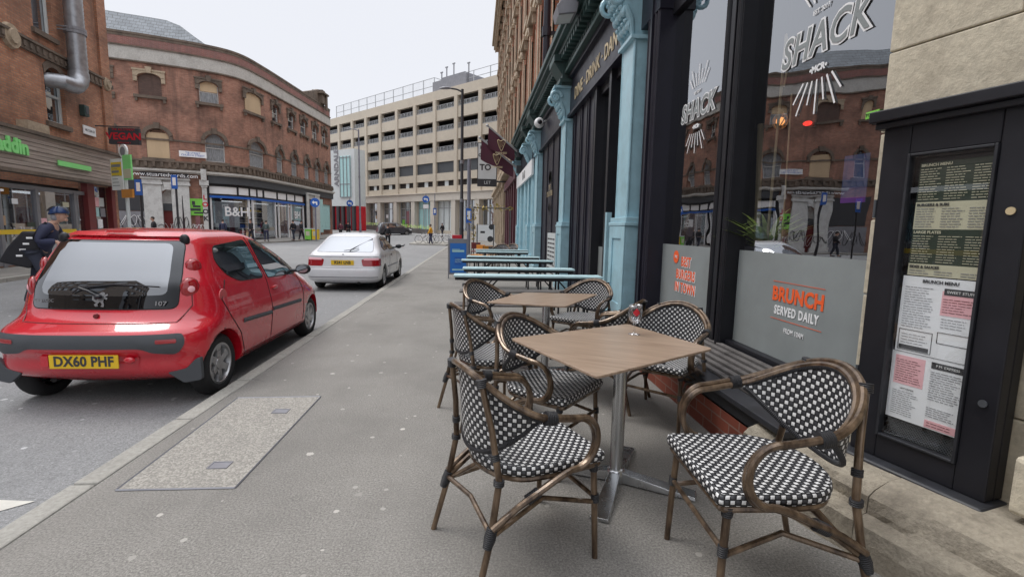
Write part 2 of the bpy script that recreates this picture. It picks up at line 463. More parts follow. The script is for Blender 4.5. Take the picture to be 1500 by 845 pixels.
M_['inner'] = mat('dark interior', (.03, .024, .022), .9, var=.4, scale=1)
M_['skin'] = mat('skin', (.50, .30, .22), .55, var=.08)
M_['hair'] = mat('dark hair', (.03, .022, .018), .7)
M_['jean'] = mat('dark trousers', (.035, .04, .06), .9, bump=.2)
M_['jblack'] = mat('black jacket', (.018, .018, .022), .85, bump=.2)
M_['jgrey'] = mat('grey green jacket', (.09, .12, .12), .85, bump=.2)
M_['jnavy'] = mat('navy jacket', (.03, .035, .075), .8, bump=.2)
M_['jyellow'] = mat('amber jacket', (.75, .38, .03), .8, bump=.2)
M_['jmar'] = mat('maroon coat', (.13, .03, .05), .85, bump=.2)
M_['tan'] = mat('tan bag', (.45, .30, .18), .7)
M_['orangec'] = mat('orange chairs', (.65, .26, .04), .5)
M_['pane'] = glass_mat('window pane', refl=.32, see=False, base=(.05, .055, .06), wob=.35)
M_['paned'] = glass_mat('dark pane', refl=.22, see=False, base=(.012, .012, .014), wob=.25)
M_['curtain'] = mat('net curtain', (.26, .27, .28), .9, var=.4, scale=4, stretch=(4, 4, .8))
M_['shopglass'] = glass_mat('shop glass', tint=(.84, .84, .86), refl=.27, see=True, wob=.12)
M_['shopclear'] = glass_mat('clear shop glass', tint=(.82, .84, .86), refl=.14, see=True)
M_['carglass'] = glass_mat('car glass', refl=.42, see=False, base=(.008, .009, .01))
M_['carglass2'] = glass_mat('car glass clear', refl=.28, see=False, base=(.02, .024, .026))
M_['drink'] = glass_mat('drinking glass', tint=(.965, .97, .975), refl=.02, see=True)

# pavement and road surfaces
def asphalt(name, base, gum=True, bumpst=.5, tone=(1, 1, 1), patch=.25):
    m, t, bs = nt(name); g = N(t); v = g.coord('Object')
    fine = g.noise(v, 95, 4, .85); mid = g.noise(v, 22, 5, .7); big = g.noise(v, .8, 5, .6); huge = g.noise(v, .18, 3, .5)
    b = tuple(base*x for x in tone)
    c = g.mix(g.ramp(fine, .38, .62), mul(b, .5), mul(b, 1.5))
    c = g.mix(g.ramp(fine, .62, .72), c, mul(b, 2.1))
    c = g.mix(g.math('MULTIPLY', g.ramp(mid, .35, .7), .35), c, mul(b, .8))
    c = g.mix(g.math('MULTIPLY', g.ramp(big, .42, .66), patch), c, mul(b, .62))
    c = g.mix(g.math('MULTIPLY', g.ramp(huge, .45, .7), .35), c, mul(b, 1.25))
    st = g.ramp(g.noise(v, 2.6, 8, .78), .60, .70); c = g.mix(g.math('MULTIPLY', st, .38), c, mul(b, .5))
    st = g.ramp(g.noise(g.coord('Object', (3, .35, 1)), .8, 4, .6), .5, .75); c = g.mix(g.math('MULTIPLY', st, .22), c, mul(b, 1.35))
    rough = .82
    ck = g.n('ShaderNodeTexVoronoi', feature='DISTANCE_TO_EDGE'); ck.inputs['Scale'].default_value = .33; wv = g.n('ShaderNodeVectorMath', operation='ADD'); nn = g.n('ShaderNodeTexNoise'); nn.inputs['Scale'].default_value = 1.6; nn.inputs['Detail'].default_value = 6; g.l(v, nn.inputs['Vector']); g.l(v, wv.inputs[0]); g.l(nn.outputs['Color'], wv.inputs[1]); g.l(wv.outputs[0], ck.inputs['Vector'])
    cr = g.math('MULTIPLY', g.math('LESS_THAN', ck.outputs['Distance'], .0022), g.ramp(g.noise(v, .5, 3), .5, .6)); c = g.mix(g.math('MULTIPLY', cr, .6), c, mul(b, .3))
    if gum:
        for sc, th, dens in ((2.3, .055, .45), (4.6, .075, .30)):
            vo = g.n('ShaderNodeTexVoronoi'); vo.inputs['Scale'].default_value = sc; g.l(v, vo.inputs['Vector'])
            vo.voronoi_dimensions = '2D'
            dn = g.math('ADD', vo.outputs['Distance'], g.math('MULTIPLY', g.math('SUBTRACT', g.noise(v, 40, 2), .5), .06))
            sep = g.n('ShaderNodeSeparateColor'); g.l(vo.outputs['Color'], sep.inputs[0])
            near = g.math('LESS_THAN', dn, g.math('MULTIPLY', sep.outputs[1], th))
            on = g.math('MULTIPLY', near, g.math('GREATER_THAN', sep.outputs[0], 1-dens))
            lev = g.mix(sep.outputs[2], mul(b, 1.25), mul(b, 2.6))
            c = g.mix(g.math('MULTIPLY', on, .8), c, lev)
    g.l(c, bs.inputs['Base Color']); bs.inputs['Roughness'].default_value = rough
    g.bump(g.math('ADD', fine, g.math('MULTIPLY', mid, .6)), bs, bumpst, .006)
    return m
M_['pave'] = asphalt('pavement asphalt', .235, tone=(1.06, 1, .91), patch=.65)
M_['road'] = asphalt('road asphalt', .25, gum=True, bumpst=.3, tone=(1, 1, 1.0), patch=.3)
M_['kerb'] = stone_mat('kerb stone', (.36, .345, .31), dirt=.4, dirtcol=(.2, .19, .17), sc=3)
m, t, bs = nt('aggregate slab'); g = N(t); v = g.coord('Object')
vo = g.n('ShaderNodeTexVoronoi'); vo.inputs['Scale'].default_value = 95; g.l(v, vo.inputs['Vector'])
sep = g.n('ShaderNodeSeparateColor'); g.l(vo.outputs['Color'], sep.inputs[0])
c = g.mix(g.ramp(sep.outputs[0], .2, .9), (.25, .235, .21), (.40, .375, .335))
c = g.mix(g.math('MULTIPLY', g.ramp(g.noise(v, 3, 5), .45, .7), .4), c, (.22, .21, .19))
g.l(c, bs.inputs['Base Color']); bs.inputs['Roughness'].default_value = .9; g.bump(g.math('SUBTRACT', 1, vo.outputs['Distance']), bs, .4, .005)
M_['slab'] = m
M_['paint'] = mat('road paint', (.62, .60, .54), .7, var=.1, scale=8, dirt=.5, dirtcol=(.3, .29, .27))

# ================================================================ ground
def sheet(name, mt, x0, x1, y0, y1, zf, dy=4, xs=None, uvm=False):
    ys = [y0+(y1-y0)*i/max(1, int((y1-y0)/dy)) for i in range(int((y1-y0)/dy)+1)]
    mb = MB(); n = len(ys)
    vs = []
    for y in ys: vs += [(x0(y) if callable(x0) else x0, y, zf(y)), (x1(y) if callable(x1) else x1, y, zf(y))]
    mb.add(vs, [(2*i, 2*i+1, 2*i+3, 2*i+2) for i in range(n-1)])
    return mb.build(name, mt)
tag(sheet('road', M_['road'], -500, 500, -100, 108, gz, 4), kind='structure')
tag(sheet('ground', M_['road'], -900, 900, 108, 1500, lambda y: gz(108)-.004, 200), kind='structure')
tag(sheet('pavement', M_['pave'], -2.075, 9, -30, 62, lambda y: gz(y)+.1, 2), kind='structure')
mb = MB(); y = -24.0; rr = random.Random(3)
while y < 60:
    z = gz(y)+.1
    mb.b(-2.215+rr.uniform(-.004, .004), -2.078, y, y+.903, z-.16, z+.006+rr.uniform(-.002, .002)); y += .92
tag(mb.build('kerb', M_['kerb'], bevel=.012), kind='structure')
M_['darkasphalt'] = asphalt('gutter grime', .13, gum=False, tone=(1.05, 1, .92))  # darker asphalt tone for the strip along the kerb
tag(sheet('gutter', M_['darkasphalt'], -2.33, -2.2, -24, 58, lambda y: gz(y)+.004, 2), kind='structure')
# inset cover of pale aggregate with lifting keyways
P4 = [(-1.97, 4.03), (-1.30, 4.05), (-1.31, 2.60), (-1.93, 2.60)]
acc = thing('access_cover', 'pale aggregate inspection cover let into the grey pavement beside the kerb', 'access cover', (-1.6, 3.3, 0))
o = MB(T(1.6, -3.3, 0)).prism([P4[3], P4[2], P4[1], P4[0]], lambda a, b, d: (a, b, d), -.03, .004).build('slab', M_['slab'], acc)
for (x, y) in ((-1.52, 2.86), (-1.50, 3.72)):
    mb = MB(T(1.6, -3.3, 0)); mb.b(x-.05, x+.05, y-.035, y+.035, -.02, .0065)
    k = mb.build('keyway', M_['grey'], acc)
    mb = MB(T(1.6, -3.3, 0))
    for (a, b_, c_, d_) in ((-.058, .058, -.043, -.035), (-.058, .058, .035, .043), (-.058, -.05, -.035, .035), (.05, .058, -.035, .035)): mb.b(x+a, x+b_, y+c_, y+d_, -.01, .009)
    mb.build('keyway_rim', M_['grey'], k)
mb = MB(T(1.6, -3.3, 0))
for a, b_ in zip(P4, P4[1:]+P4[:1]): mb.tube([(a[0], a[1], .004), (b_[0], b_[1], .004)], .006, 4)
mb.build('frame', M_['grey'], acc)
mb = MB(); p0 = gnd(-12, 762, -.1); p1 = gnd(45, 742, -.1)
mb.add([(p0.x-.5, p0.y-.05, -.096), (p1.x-.22, p1.y-.13, -.096), (p1.x-.02, p1.y+.05, -.096), (p0.x-.4, p0.y+.22, -.096)], [(0, 1, 2, 3)])
mb.b(-10.9, -10.8, -20, -19, -.096, -.0955)
tag(mb.build('road_marking', M_['paint']), kind='structure')
# the far pavements
PA = Path([(-9.13, -10.0), (-13.9+.186*0.0, 15.15), (-15.15, 21.75)])
dA = Vector((-.186, .983)); nA = Vector((.983, .186))
def lineA(s, off=0):
    p = Vector((-13.9, 15.15))+dA*s+nA*off; return p
mb = MB()
a0, a1 = lineA(-36, 1.75), lineA(7.6, 1.75); b0, b1 = lineA(-36, -1), lineA(7.6, -1)
mb.prism([(a0.x, a0.y), (a1.x, a1.y), (b1.x, b1.y), (b0.x, b0.y)], lambda a, b, d: (a, b, d), -.3, 0.0)
tag(mb.build('pavement', M_['pave']), kind='structure')
mb = MB(); s = -36
while s < 7.3:
    p, q = lineA(s, 1.755), lineA(s+.9, 1.755); r_, t_ = lineA(s+.9, 1.90), lineA(s, 1.90)
    mb.prism([(p.x, p.y), (q.x, q.y), (r_.x, r_.y), (t_.x, t_.y)][::-1], lambda a, b, d: (a, b, d), -.25, .005); s += .92
tag(mb.build('kerb', M_['kerb'], bevel=.01), kind='structure')

# ================================================================ curved red brick corner building
bp = []
for px, d in [(70, 34.2), (100, 34.6), (165, 35.9), (240, 37.2), (316, 38.9), (360, 40.6), (393, 43.6), (440, 50.0), (487, 58.9)]:
    p = atD(px, 330, d); bp.append((p.x, p.y))
PB = Path(catmull(bp, 5))
tb = lambda px: PB.hit(px)
B = thing('brick_building', 'long curved red brick corner building with boarded arched windows and a pale stone band', 'building', (*PB.pt(PB.L*.5), 0))
BI = B.matrix_basis.copy(); BI = Matrix.Translation(-Vector(B.location))
def BM(): return MB(BI.copy())
zt = lambda px, py: PB.z(px, py)
ZP = zt(316, 69); ZB1 = zt(316, 89); ZB0 = zt(316, 107)      # parapet top, pale band
T1, T0 = zt(316, 123), zt(316, 153); U1, U0 = zt(316, 199), zt(316, 238)
CT, CB = zt(316, 243), zt(316, 252)
SF = zt(340, 273)                                          # bottom of shop fascia
ops = []; wins = []
r3 = [(158, 179, 'board'), (217, 250, 'brick'), (303, 330, 'half'), (366.5, 389, 'board'), (405, 414, 'sash'), (427.5, 436, 'sash'), (445, 453, 'sash'), (461.5, 468.5, 'sash'), (475, 481, 'sash')]
r2 = [(160, 183, 'sash'), (223, 256, 'board'), (307, 335, 'sash'), (370, 391, 'sash'), (409, 418, 'sash'), (430, 438.5, 'sash'), (448.5, 455.5, 'sash'), (464, 470, 'sash'), (477, 483, 'sash')]
for (a, b, k) in r3:
    s0, s1 = tb(a), tb(b); w = s1-s0
    ops.append((s0, s1, T0, T1-.25, .3)); wins.append((ops[-1], k, 3))
for (a, b, k) in r2:
    s0, s1 = tb(a), tb(b)
    ops.append((s0, s1, U0, U1-.45, .55)); wins.append((ops[-1], k, 2))
# ground-floor openings
door = (tb(240), tb(263), -.1, zt(250, 285), 0)
sb0, sb1 = tb(309), tb(446)
shop = (sb0, sb1, 0.35, zt(340, 274), 0)
sc0, sc1 = tb(448), tb(458)
sd0, sd1 = tb(473), tb(485)
ops2 = ops+[(sb0, sb1, .1, SF, 0), (tb(236), tb(264), -.3, zt(250, 284)-.4, .7), (sc0, sc1, .1, zt(452, 292), 0), (sd0, sd1, .1, zt(478, 300), 0)]
w = facade(PB, [(o[0], o[1], o[2], o[3], o[4]) for o in ops2], -1, ZP-.1, .22)
w.M = BI; w.v = [tuple(BI @ Vector(p)) for p in w.v]
w.build('wall', M_['brickB'], B)
pm = BM(); strip(PB, 0, PB.L, -.03, .02, ZB1+.02, ZP-.15, pm); pm.build('parapet', M_['parapet'], B)
pm = BM(); strip(PB, 0, PB.L, -.09, .3, ZP-.15, ZP, pm); strip(PB, 0, PB.L, -.05, 0, ZP-.35, ZP-.15, pm); pm.build('coping', M_['soot'], B)
pm = BM(); strip(PB, 0, PB.L, -.06, .02, ZB0, ZB1, pm); pm.build('stone_band', M_['band'], B)
for d_, a_, b_ in ((-.13, ZB1, ZB1+.1), (-.12, ZB0-.1, ZB0), (-.05, U1-.75, U1-.62)): pm = BM(); strip(PB, 0, PB.L, d_, .02, a_, b_, pm); pm.build('string_course', M_['soot'], B)
pm = BM(); strip(PB, 0, PB.L, -.12, .02, CB, CT, pm); strip(PB, 0, PB.L, -.22, .02, CT, CT+.12, pm)
s = 0.4
while s < PB.L: 
    strip(PB, s, s+.18, -.24, -.12, CB+.1, CT-.02, pm); s += .5
pm.build('cornice', M_['soot'], B)
pm = BM(); strip(PB, tb(192), PB.L, -.42, .02, CB-.22, CB-.06, pm); strip(PB, tb(192), PB.L, -.3, .02, CB-.32, CB-.22, pm); pm.build('shop_cornice', M_['band'], B)
def bwin(o, kind, row):
    s0, s1, za, zb, rise = o; mid = (s0+s1)/2; hw = (s1-s0)/2; Mx = BI @ PB.M(mid, 0); n = 8; top = zb+rise
    # hood mould, keystone and sill belong to the window
    fr = MB(Mx)
    for x in (-hw, hw-.07): fr.b(x, x+.07, .12, .18, za, top)
    fr.b(-hw+.07, hw-.07, .12, .18, za, za+.07); fr.b(-hw+.07, hw-.07, .125, .175, (za+top)/2-.03, (za+top)/2+.03)
    f = fr.build('window', M_['white'] if kind != 'brick' else M_['soot'], B)
    pn = MB(Mx); pn.b(-hw, hw, .19, .2, za, top)
    if kind == 'sash': pn.build('pane', M_['pane'], f)
    elif kind == 'brick':
        q = MB(Mx); q.b(-hw, hw, .06, .11, za, top); q.build('brick_infill', M_['darkbrick'], f)
    elif kind == 'board':
        q = MB(Mx); q.b(-hw+.02, hw-.02, .02, .06, za, top-.02 if row == 3 else zb+.25); q.build('boarding', M_['ply'], f); pn.build('pane', M_['paned'], f)
    else:
        q = MB(Mx); q.b(-hw+.07, hw-.07, .08, .11, (za+top)/2+.05, top); q.build('boarding', M_['ply'], f)
        q = MB(Mx); q.b(-hw+.07, hw-.07, .1, .115, za+.07, (za+top)/2-.05); q.build('blind', M_['curtain'], f)
    if kind == 'sash' and row == 2 and s1-s0 > 1:
        q = MB(Mx); q.b(-hw+.07, hw-.07, .182, .187, za+.05, top); q.build('net_curtain', M_['curtain'], f)
    sl = MB(Mx)
    ex = min(.3, hw*.5); sl.b(-hw-ex, hw+ex, -.2, .02, za-.2, za)
    for x in (-hw-ex*.5, hw+ex*.5): sl.cb((x, -.08, za-.32), (.16, .16, .24))
    sl.build('sill', M_['soot'], f)
    hd = MB(Mx); t = min(.26, hw*.45)
    if row == 3:
        hd.b(-hw-t, -hw-.02, -.12, .02, zb-.35, zb-.02); hd.b(hw+.02, hw+t, -.12, .02, zb-.35, zb-.02)
        hd.b(-hw-t-.05, hw+t+.05, -.16, .02, top+.12, top+.24)
        hd.b(-hw-t, -hw-.02, -.12, .02, zb, top+.12); hd.b(hw+.02, hw+t, -.12, .02, zb, top+.12)
    pts0 = [(hw*math.cos(a)*1.0, zb+rise*math.sin(a)) for a in [PI*i/10 for i in range(11)]]
    for i in range(10):
        (xa, ya), (xb, yb) = pts0[i], pts0[i+1]; k = 1+t/hw; kz = t+.02
        xa2, xb2 = xa*k, xb*k; ya2, yb2 = ya+kz*max(.25, math.sin(PI*i/10)), yb+kz*max(.25, math.sin(PI*(i+1)/10))
        hd.prism([(xa, ya), (xa2, ya2), (xb2, yb2), (xb, yb)], lambda a, b, d: (a, d, b), -.13, .0)
    hd.prism([(-.14, top-.02), (.14, top-.02), (.2, top+t+.16), (-.2, top+t+.16)], lambda a, b, d: (a, d, b), -.22, 0)
    if row == 2:
        for sx in (-1, 1): hd.cb((sx*(hw+t*.55), -.08, zb-.15), (t*.9, .2, .3))
    hd.build('hood_mould', M_['soot'] if row == 2 or kind != 'brick' else M_['stone'], f)
for o, k, r_ in wins: bwin(o, k, r_)
# slate roof behind the left half and blocked ornament at the far end
rz0 = ZP-.6
mb = BM(); sA, sB_ = tb(75), tb(322)
tt = [sA+(sB_-sA)*i/10 for i in range(11)]
for i in range(10):
    a, b = tt[i], tt[i+1]
    h = lambda s: 2.3 if s < tb(268) else 2.3*max(0.02, (sB_-s)/(sB_-tb(268)))
    mb.add([PB.W(a, .5, rz0), PB.W(b, .5, rz0), PB.W(b, .5+h(b)*1.2, rz0+.6+h(b)), PB.W(a, .5+h(a)*1.2, rz0+.6+h(a))], [(0, 1, 2, 3)], [[(a, 0), (b, 0), (b, h(b)), (a, h(a))]])
    mb.add([PB.W(a, .5+h(a)*1.2, rz0+.6+h(a)), PB.W(b, .5+h(b)*1.2, rz0+.6+h(b)), PB.W(b, 8, rz0), PB.W(a, 8, rz0)], [(0, 1, 2, 3)], [[(a, 0), (b, 0), (b, 4), (a, 4)]])
mb.build('roof', M_['slate'], B)
mb = BM(); e = PB.L
mb.add([PB.W(e, 0, -1), PB.W(e, 14, -1), PB.W(e, 14, ZP-.1), PB.W(e, 0, ZP-.1)], [(0, 1, 2, 3)], [[(0, 0), (14, 0), (14, 15), (0, 15)]])
mb.add([PB.W(0, .3, ZP-.7), PB.W(e*.5, .3, ZP-.7), PB.W(e, .3, ZP-.7), PB.W(e, 12, ZP-.7), PB.W(e*.5, 9, ZP-.7), PB.W(0, 12, ZP-.7)], [(0, 1, 4, 5), (1, 2, 3, 4)])
mb.build('end_wall', M_['brickB'], B)
mb = BM(); s = tb(476)
Mx = BI @ PB.M(s, ZP)
q = MB(Mx); q.b(-.5, .5, -.35, 1.0, 0, 1.0); q.b(-.8, .8, -.6, 1.2, 1.0, 1.2); q.b(-.4, .4, -.3, .9, 1.2, 1.5); q.b(.2, .6, -.5, -.3, -.6, 1.0); q.prism([(-5, 0), (-.5, 0), (-.5, 1.5), (-1.0, 1.3)], lambda a, b, d: (a, d, b), .1, .5)
q.build('ornament', M_['soot'], B, bevel=.03)
# ---- ground floor: white painted doorway
Mx = BI @ PB.M(tb(250), 0); dz = zt(250, 284)
x0, x1 = tb(212)-tb(250), tb(283)-tb(250); zc = CB-.34
q = MB(Mx)
for xa, xb in ((x0, x0+1.35), (x1-1.35, x1)):
    q.b(xa+.1, xb-.1, -.28, 0, -.3, zc-.9); q.b(xa, xb, -.36, 0, -.3, .4); q.b(xa, xb, -.38, 0, zc-.9, zc-.72); q.b(xa+.06, xb-.06, -.3, 0, zc-.72, zc-.5)
q.b(x0+1.25, x1-1.25, -.14, 0, zc-.9, zc-.5); q.b(x0, x1, -.42, 0, zc-.5, zc-.36)
hw = (tb(264)-tb(236))/2; xm = (tb(264)+tb(236))/2-tb(250); zs = dz-.4
for i in range(10):
    a, b = PI*i/10, PI*(i+1)/10
    q.prism([(xm+hw*math.cos(a), zs+.7*math.sin(a)), (xm+(hw+.42)*math.cos(a), zs+1.1*math.sin(a)), (xm+(hw+.42)*math.cos(b), zs+1.1*math.sin(b)), (xm+hw*math.cos(b), zs+.7*math.sin(b))], lambda a, b, d: (a, d, b), -.22, 0)
for sx in (-1, 1): q.b(xm+sx*hw, xm+sx*(hw+.42), -.22, 0, -.3, zs)
q.prism([(xm-.2, zs+.68), (xm+.2, zs+.68), (xm+.28, zs+1.25), (xm-.28, zs+1.25)], lambda a, b, d: (a, d, b), -.34, 0)
ds = q.build('door_surround', M_['white'], B, bevel=.02)
q = MB(Mx); q.b(xm-hw, xm+hw, .25, .3, -.3, dz+.4); dr = q.build('door', M_['white'], B)
q = MB(Mx); q.b(xm-hw+.15, xm+hw-.15, .2, .25, -.1, dz-1.3); q.build('shutter', M_['dred'], dr)
q = MB(Mx); q.b(xm-hw+.02, xm+hw-.02, .1, .24, dz-1.3, dz-.75); q.build('shutter_box', M_['dgrey'], dr)
q = MB(Mx); q.b(x0+.05, x1-.05, -.5, -.43, zc-.33, zc-.02); sg = q.build('shop_sign', M_['black'], B)
text_part('lettering', 'www.stuartedwards.com', .42, Mx @ T((x0+x1)/2, -.503, zc-.175), M_['wht'], sg, ext=.003)
# painted scribbles beside and on the door
def scrib(Mx, cx, cz, w, h, n, seed, y):
    r = random.Random(seed); q = MB(Mx); 
    for k in range(n):
        a0 = r.uniform(0, 6); x = cx+(k+.5-n/2)*w/n; pts = []
        for i in range(15):
            a = a0+i*.42; pts.append((x+math.cos(a)*w/n*.55*(1-.02*i), y, cz+math.sin(a*1.3+k)*h/2))
        q.tube(pts, .02, 4)
    return q
scrib(Mx, xm, .95, 1.9, .8, 4, 2, .19).build('painted_tag', M_['wht'], dr)
scrib(Mx, x0+.7, 1.0, 1.1, .5, 2, 5, -.3).build('painted_tag', M_['ink'], B)
scrib(Mx, x1-.7, 1.4, 1.0, .9, 3, 8, -.3).build('painted_tag', M_['ink'], B)
# left of the doorway: shuttered bay covered in tags
Mx0 = BI @ PB.M(tb(195), 0); q = MB(Mx0); q.b(-2.4, 1.6, -.12, 0, -.3, 2.2); rb = q.build('roller_shutter', M_['grey'], B)
scrib(Mx0, -.3, 1.2, 3.4, 1.2, 6, 11, -.135).build('painted_tag', M_['ink'], rb)
scrib(Mx0, .3, 1.5, 2.4, .8, 4, 12, -.14).build('painted_tag', M_['wht'], rb)
q = MB(Mx0); q.b(-2.4, 1.6, -.10, 0, 2.25, 4.6); q.build('panel', M_['ink'], B)
# pink pier, pilaster with letters
a, b = tb(285), tb(295); Mx = BI @ PB.M((a+b)/2, 0); hw = (b-a)/2
q = MB(Mx); q.b(-hw+.1, hw-.05, -.1, 0, -.3, 3.45); pk = q.build('pink_panel', M_['pinkwall'], B)
q = MB(Mx); q.b(-.5, .5, -.15, -.10, 2.0, 3.3); fp = q.build('fly_poster', M_['green'], B)
q = MB(Mx)
for (x, z, w_, h_) in ((-.2, 2.95, .2, .3), (.0, 2.7, .5, .16), (-.1, 2.45, .7, .2), (.1, 2.2, .6, .12)): q.cb((x, -.155, z), (w_, .012, h_))
q.build('print', M_['ink'], fp)
scrib(Mx, 0, .9, 1.0, .8, 3, 21, -.11).build('painted_tag', M_['wht'], B)
a, b = tb(295.5), tb(309); Mx = BI @ PB.M((a+b)/2, 0); hw = (b-a)/2
q = MB(Mx); q.b(-hw+.15, hw-.15, -.3, 0, .6, zc-.8); q.b(-hw, hw, -.38, 0, -.3, .6); q.b(-hw, hw, -.42, 0, zc-.8, zc-.4); q.b(-hw+.1, hw-.1, -.36, 0, zc-.95, zc-.8); q.b(-hw*.6, hw*.6, -.5, 0, zc-.4, CB+.1)
q.build('pilaster', M_['white'], B, bevel=.02)
for i, ch in enumerate('LOOK'): text_part('lettering', ch, .5, Mx @ T(0, -.305, 3.4-i*.55), M_['red'] if i < 2 else M_['ink'], B, off=.02)
a, b = tb(447), tb(472); Mx = BI @ PB.M(tb(460), 0)
q = BM()
for (pa, pb_) in ((446.6, 450), (458.6, 465.5)): strip(PB, tb(pa), tb(pb_), -.3, 0, -.3, zc-.5, q)
strip(PB, tb(446.6), tb(465.5), -.36, 0, zc-.5, zc-.35, q); strip(PB, tb(450), tb(458.6), -.2, 0, zc-.95, zc-.5, q)
q.build('pilaster', M_['white'], B)
# shopfront: fascia, transoms, mullions, glass, interior shelves
q = BM(); strip(PB, sb0-.05, PB.L, -.2, 0, SF+.12, CB-.32, q); q.build('fascia', M_['dgrey'], B)
q = BM(); strip(PB, sb0-.3, sb0, -.22, 0, -.3, SF+.12, q); strip(PB, sb0, PB.L, -.12, .1, -.5, .12, q); strip(PB, sb1, sb1+.3, -.22, 0, -.3, SF+.12, q); q.build('shopfront_frame', M_['black'], B)
zl = zt(340, 286)
lights = [(309, 350), (352, 367), (369, 378), (379.5, 387), (389, 407), (409, 421), (422.5, 433), (434.5, 445)]
for (a, b) in lights:
    q = BM(); strip(PB, tb(a)+.03, tb(b)-.03, .02, .05, zl+.05, SF-.08, q); q.build('transom_light', M_['wht'], B)
q = BM()
for x in (350.5, 367.5, 378.3, 388, 407.7, 421.3, 433): strip(PB, tb(x)-.06, tb(x)+.06, -.04, .08, zl, SF, q)
strip(PB, sb0, sb1, -.05, .09, zl-.08, zl+.04, q); strip(PB, sb0, sb1, -.05, .09, SF-.08, SF+.12, q)
q.build('transom', M_['black'], B)
q = BM(); strip(PB, sb0, sb1, -.12, -.05, zl-.28, zl-.1, q); q.build('light_strip', M_['signblue'], B)
wb = [(309.5, 367, 'B&H'), (371, 405, ''), (409, 424, ''), (427, 445.5, 'BH')]
for (a, b, tx) in wb:
    q = BM(); strip(PB, tb(a), tb(b), .04, .06, .2, zl-.08, q); wd = q.build('window', M_['shopclear'], B)
    if tx:
        xx = tb(a)*.38+tb(b)*.62 if tx == 'B&H' else (tb(a)+tb(b))/2
        text_part('lettering', tx, 1.05, BI @ PB.M(xx, 0) @ T(0, .02, 2.35), M_['wht'], wd, off=.015, ext=.01)
    q = BM(); strip(PB, tb(a)-.0, tb(a)+.12, -.03, .1, .1, zl-.08, q); strip(PB, tb(b)-.12, tb(b), -.03, .1, .1, zl-.08, q); q.build('frame', M_['wht'], wd)
q = BM(); strip(PB, tb(313), tb(363), .9, .95, 1.1, 3.2, q); q.build('backboard', M_['whtold'], B)
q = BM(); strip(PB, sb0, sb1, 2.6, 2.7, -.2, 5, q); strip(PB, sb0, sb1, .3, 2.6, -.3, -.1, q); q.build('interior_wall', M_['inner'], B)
q = BM(); rr = random.Random(5)
for k in range(6): strip(PB, tb(373), tb(403), 1.2, 1.6, .5+k*.48, .55+k*.48, q)
q.build('shelf', M_['wht'], B)
for k in range(6):
    q = BM(); s = tb(374)
    while s < tb(402):
        w_ = rr.uniform(.2, .5); strip(PB, s, s+w_, 1.25, 1.5, .56+k*.48, .56+k*.48+rr.uniform(.12, .33), q); s += w_+rr.uniform(.05, .3)
    q.build('goods', [M_['red'], M_['signblue'], M_['inkgrey'], M_['ink'], M_['yellow'], M_['alu']][k], B)
for k in range(4):
    q = BM(); strip(PB, sb0+1+k*4.2, sb0+3.2+k*4.2, .8, 1.1, zl-.5, zl-.45, q); q.build('ceiling_light', M_['lightpanel'], B)
q = BM(); strip(PB, sc0, sc1, .1, .15, 0, zt(452, 292), q); q.build('door', M_['paned'], B)
q = BM(); strip(PB, sd0, sd1, .1, .15, .9, zt(478, 300), q); strip(PB, tb(466), tb(471), -.22, -.17, .6, zt(468, 292), q); q.build('window', M_['cyan'], B)
q = MB(BI @ PB.M(tb(289), 0)); q.b(-.9, .9, -.1, -.06, CT+.5, CT+.95); ns = q.build('street_nameplate', M_['wht'], B)
text_part('lettering', 'TIB STREET\nCHURCH STREET', .2, BI @ PB.M(tb(289), 0) @ T(0, -.105, CT+.72), M_['signblue'], ns)
# pavement in front of the curved building
q = MB(); n = 40
vs = []; top = []
for i in range(n+1):
    s = PB.L*i/n; a = PB.W(s, .2, 0); b = PB.W(s, -3.4, 0)
    vs += [(a[0], a[1], gz(a[1])+.1), (b[0], b[1], gz(b[1])+.1), (b[0], b[1], gz(b[1])-.05)]
q.add(vs, [f for i in range(n) for f in ((3*i+1, 3*i+4, 3*i+3, 3*i), (3*i+2, 3*i+5, 3*i+4, 3*i+1))])
tag(q.build('pavement', M_['pave']), kind='structure')
# ================================================================ brick building on the left with the takeaway (facade A)
p0, p1 = lineA(-11), lineA(6.9)
PA = Path([(p0.x, p0.y), (p1.x, p1.y)])
ta = lambda px: PA.hit(px); za = lambda px, py: PA.z(px, py)
A = thing('brick_building', 'tall orange brick building on the left with a takeaway under a boarded fascia', 'building', (p1.x, p1.y, 0))
AI = Matrix.Translation(-Vector(A.location))
AM = lambda s, z=0: AI @ PA.M(s, z)
FT, FB = za(60, 204), za(60, 255)
w1 = (ta(85), ta(112), za(98, 186), za(98, 118)-.1, .3); w2 = (ta(77), ta(104), za(90, 64), za(90, 64)+2.6, .3)
S1 = za(75, 84); opsA = [w1, w2]
for k in range(1, 4):
    for wv in (w1, w2):
        a = wv[0]-k*3.3-.8
        if a < .6: continue
        opsA.append((a, a+(wv[1]-wv[0]), wv[2], wv[3], wv[4]))
for wv in (w1, w2):
    pass
sh0, sh1 = .4, ta(131)
opsA2 = opsA+[(sh0, sh1, .05, FB-.05, 0), (ta(137), ta(163), .5, FB-.15, 0)]
w = facade(PA, opsA2, -.5, 15, .25); w.v = [tuple(AI @ Vector(p)) for p in w.v]; w.build('wall', M_['brickA'], A)
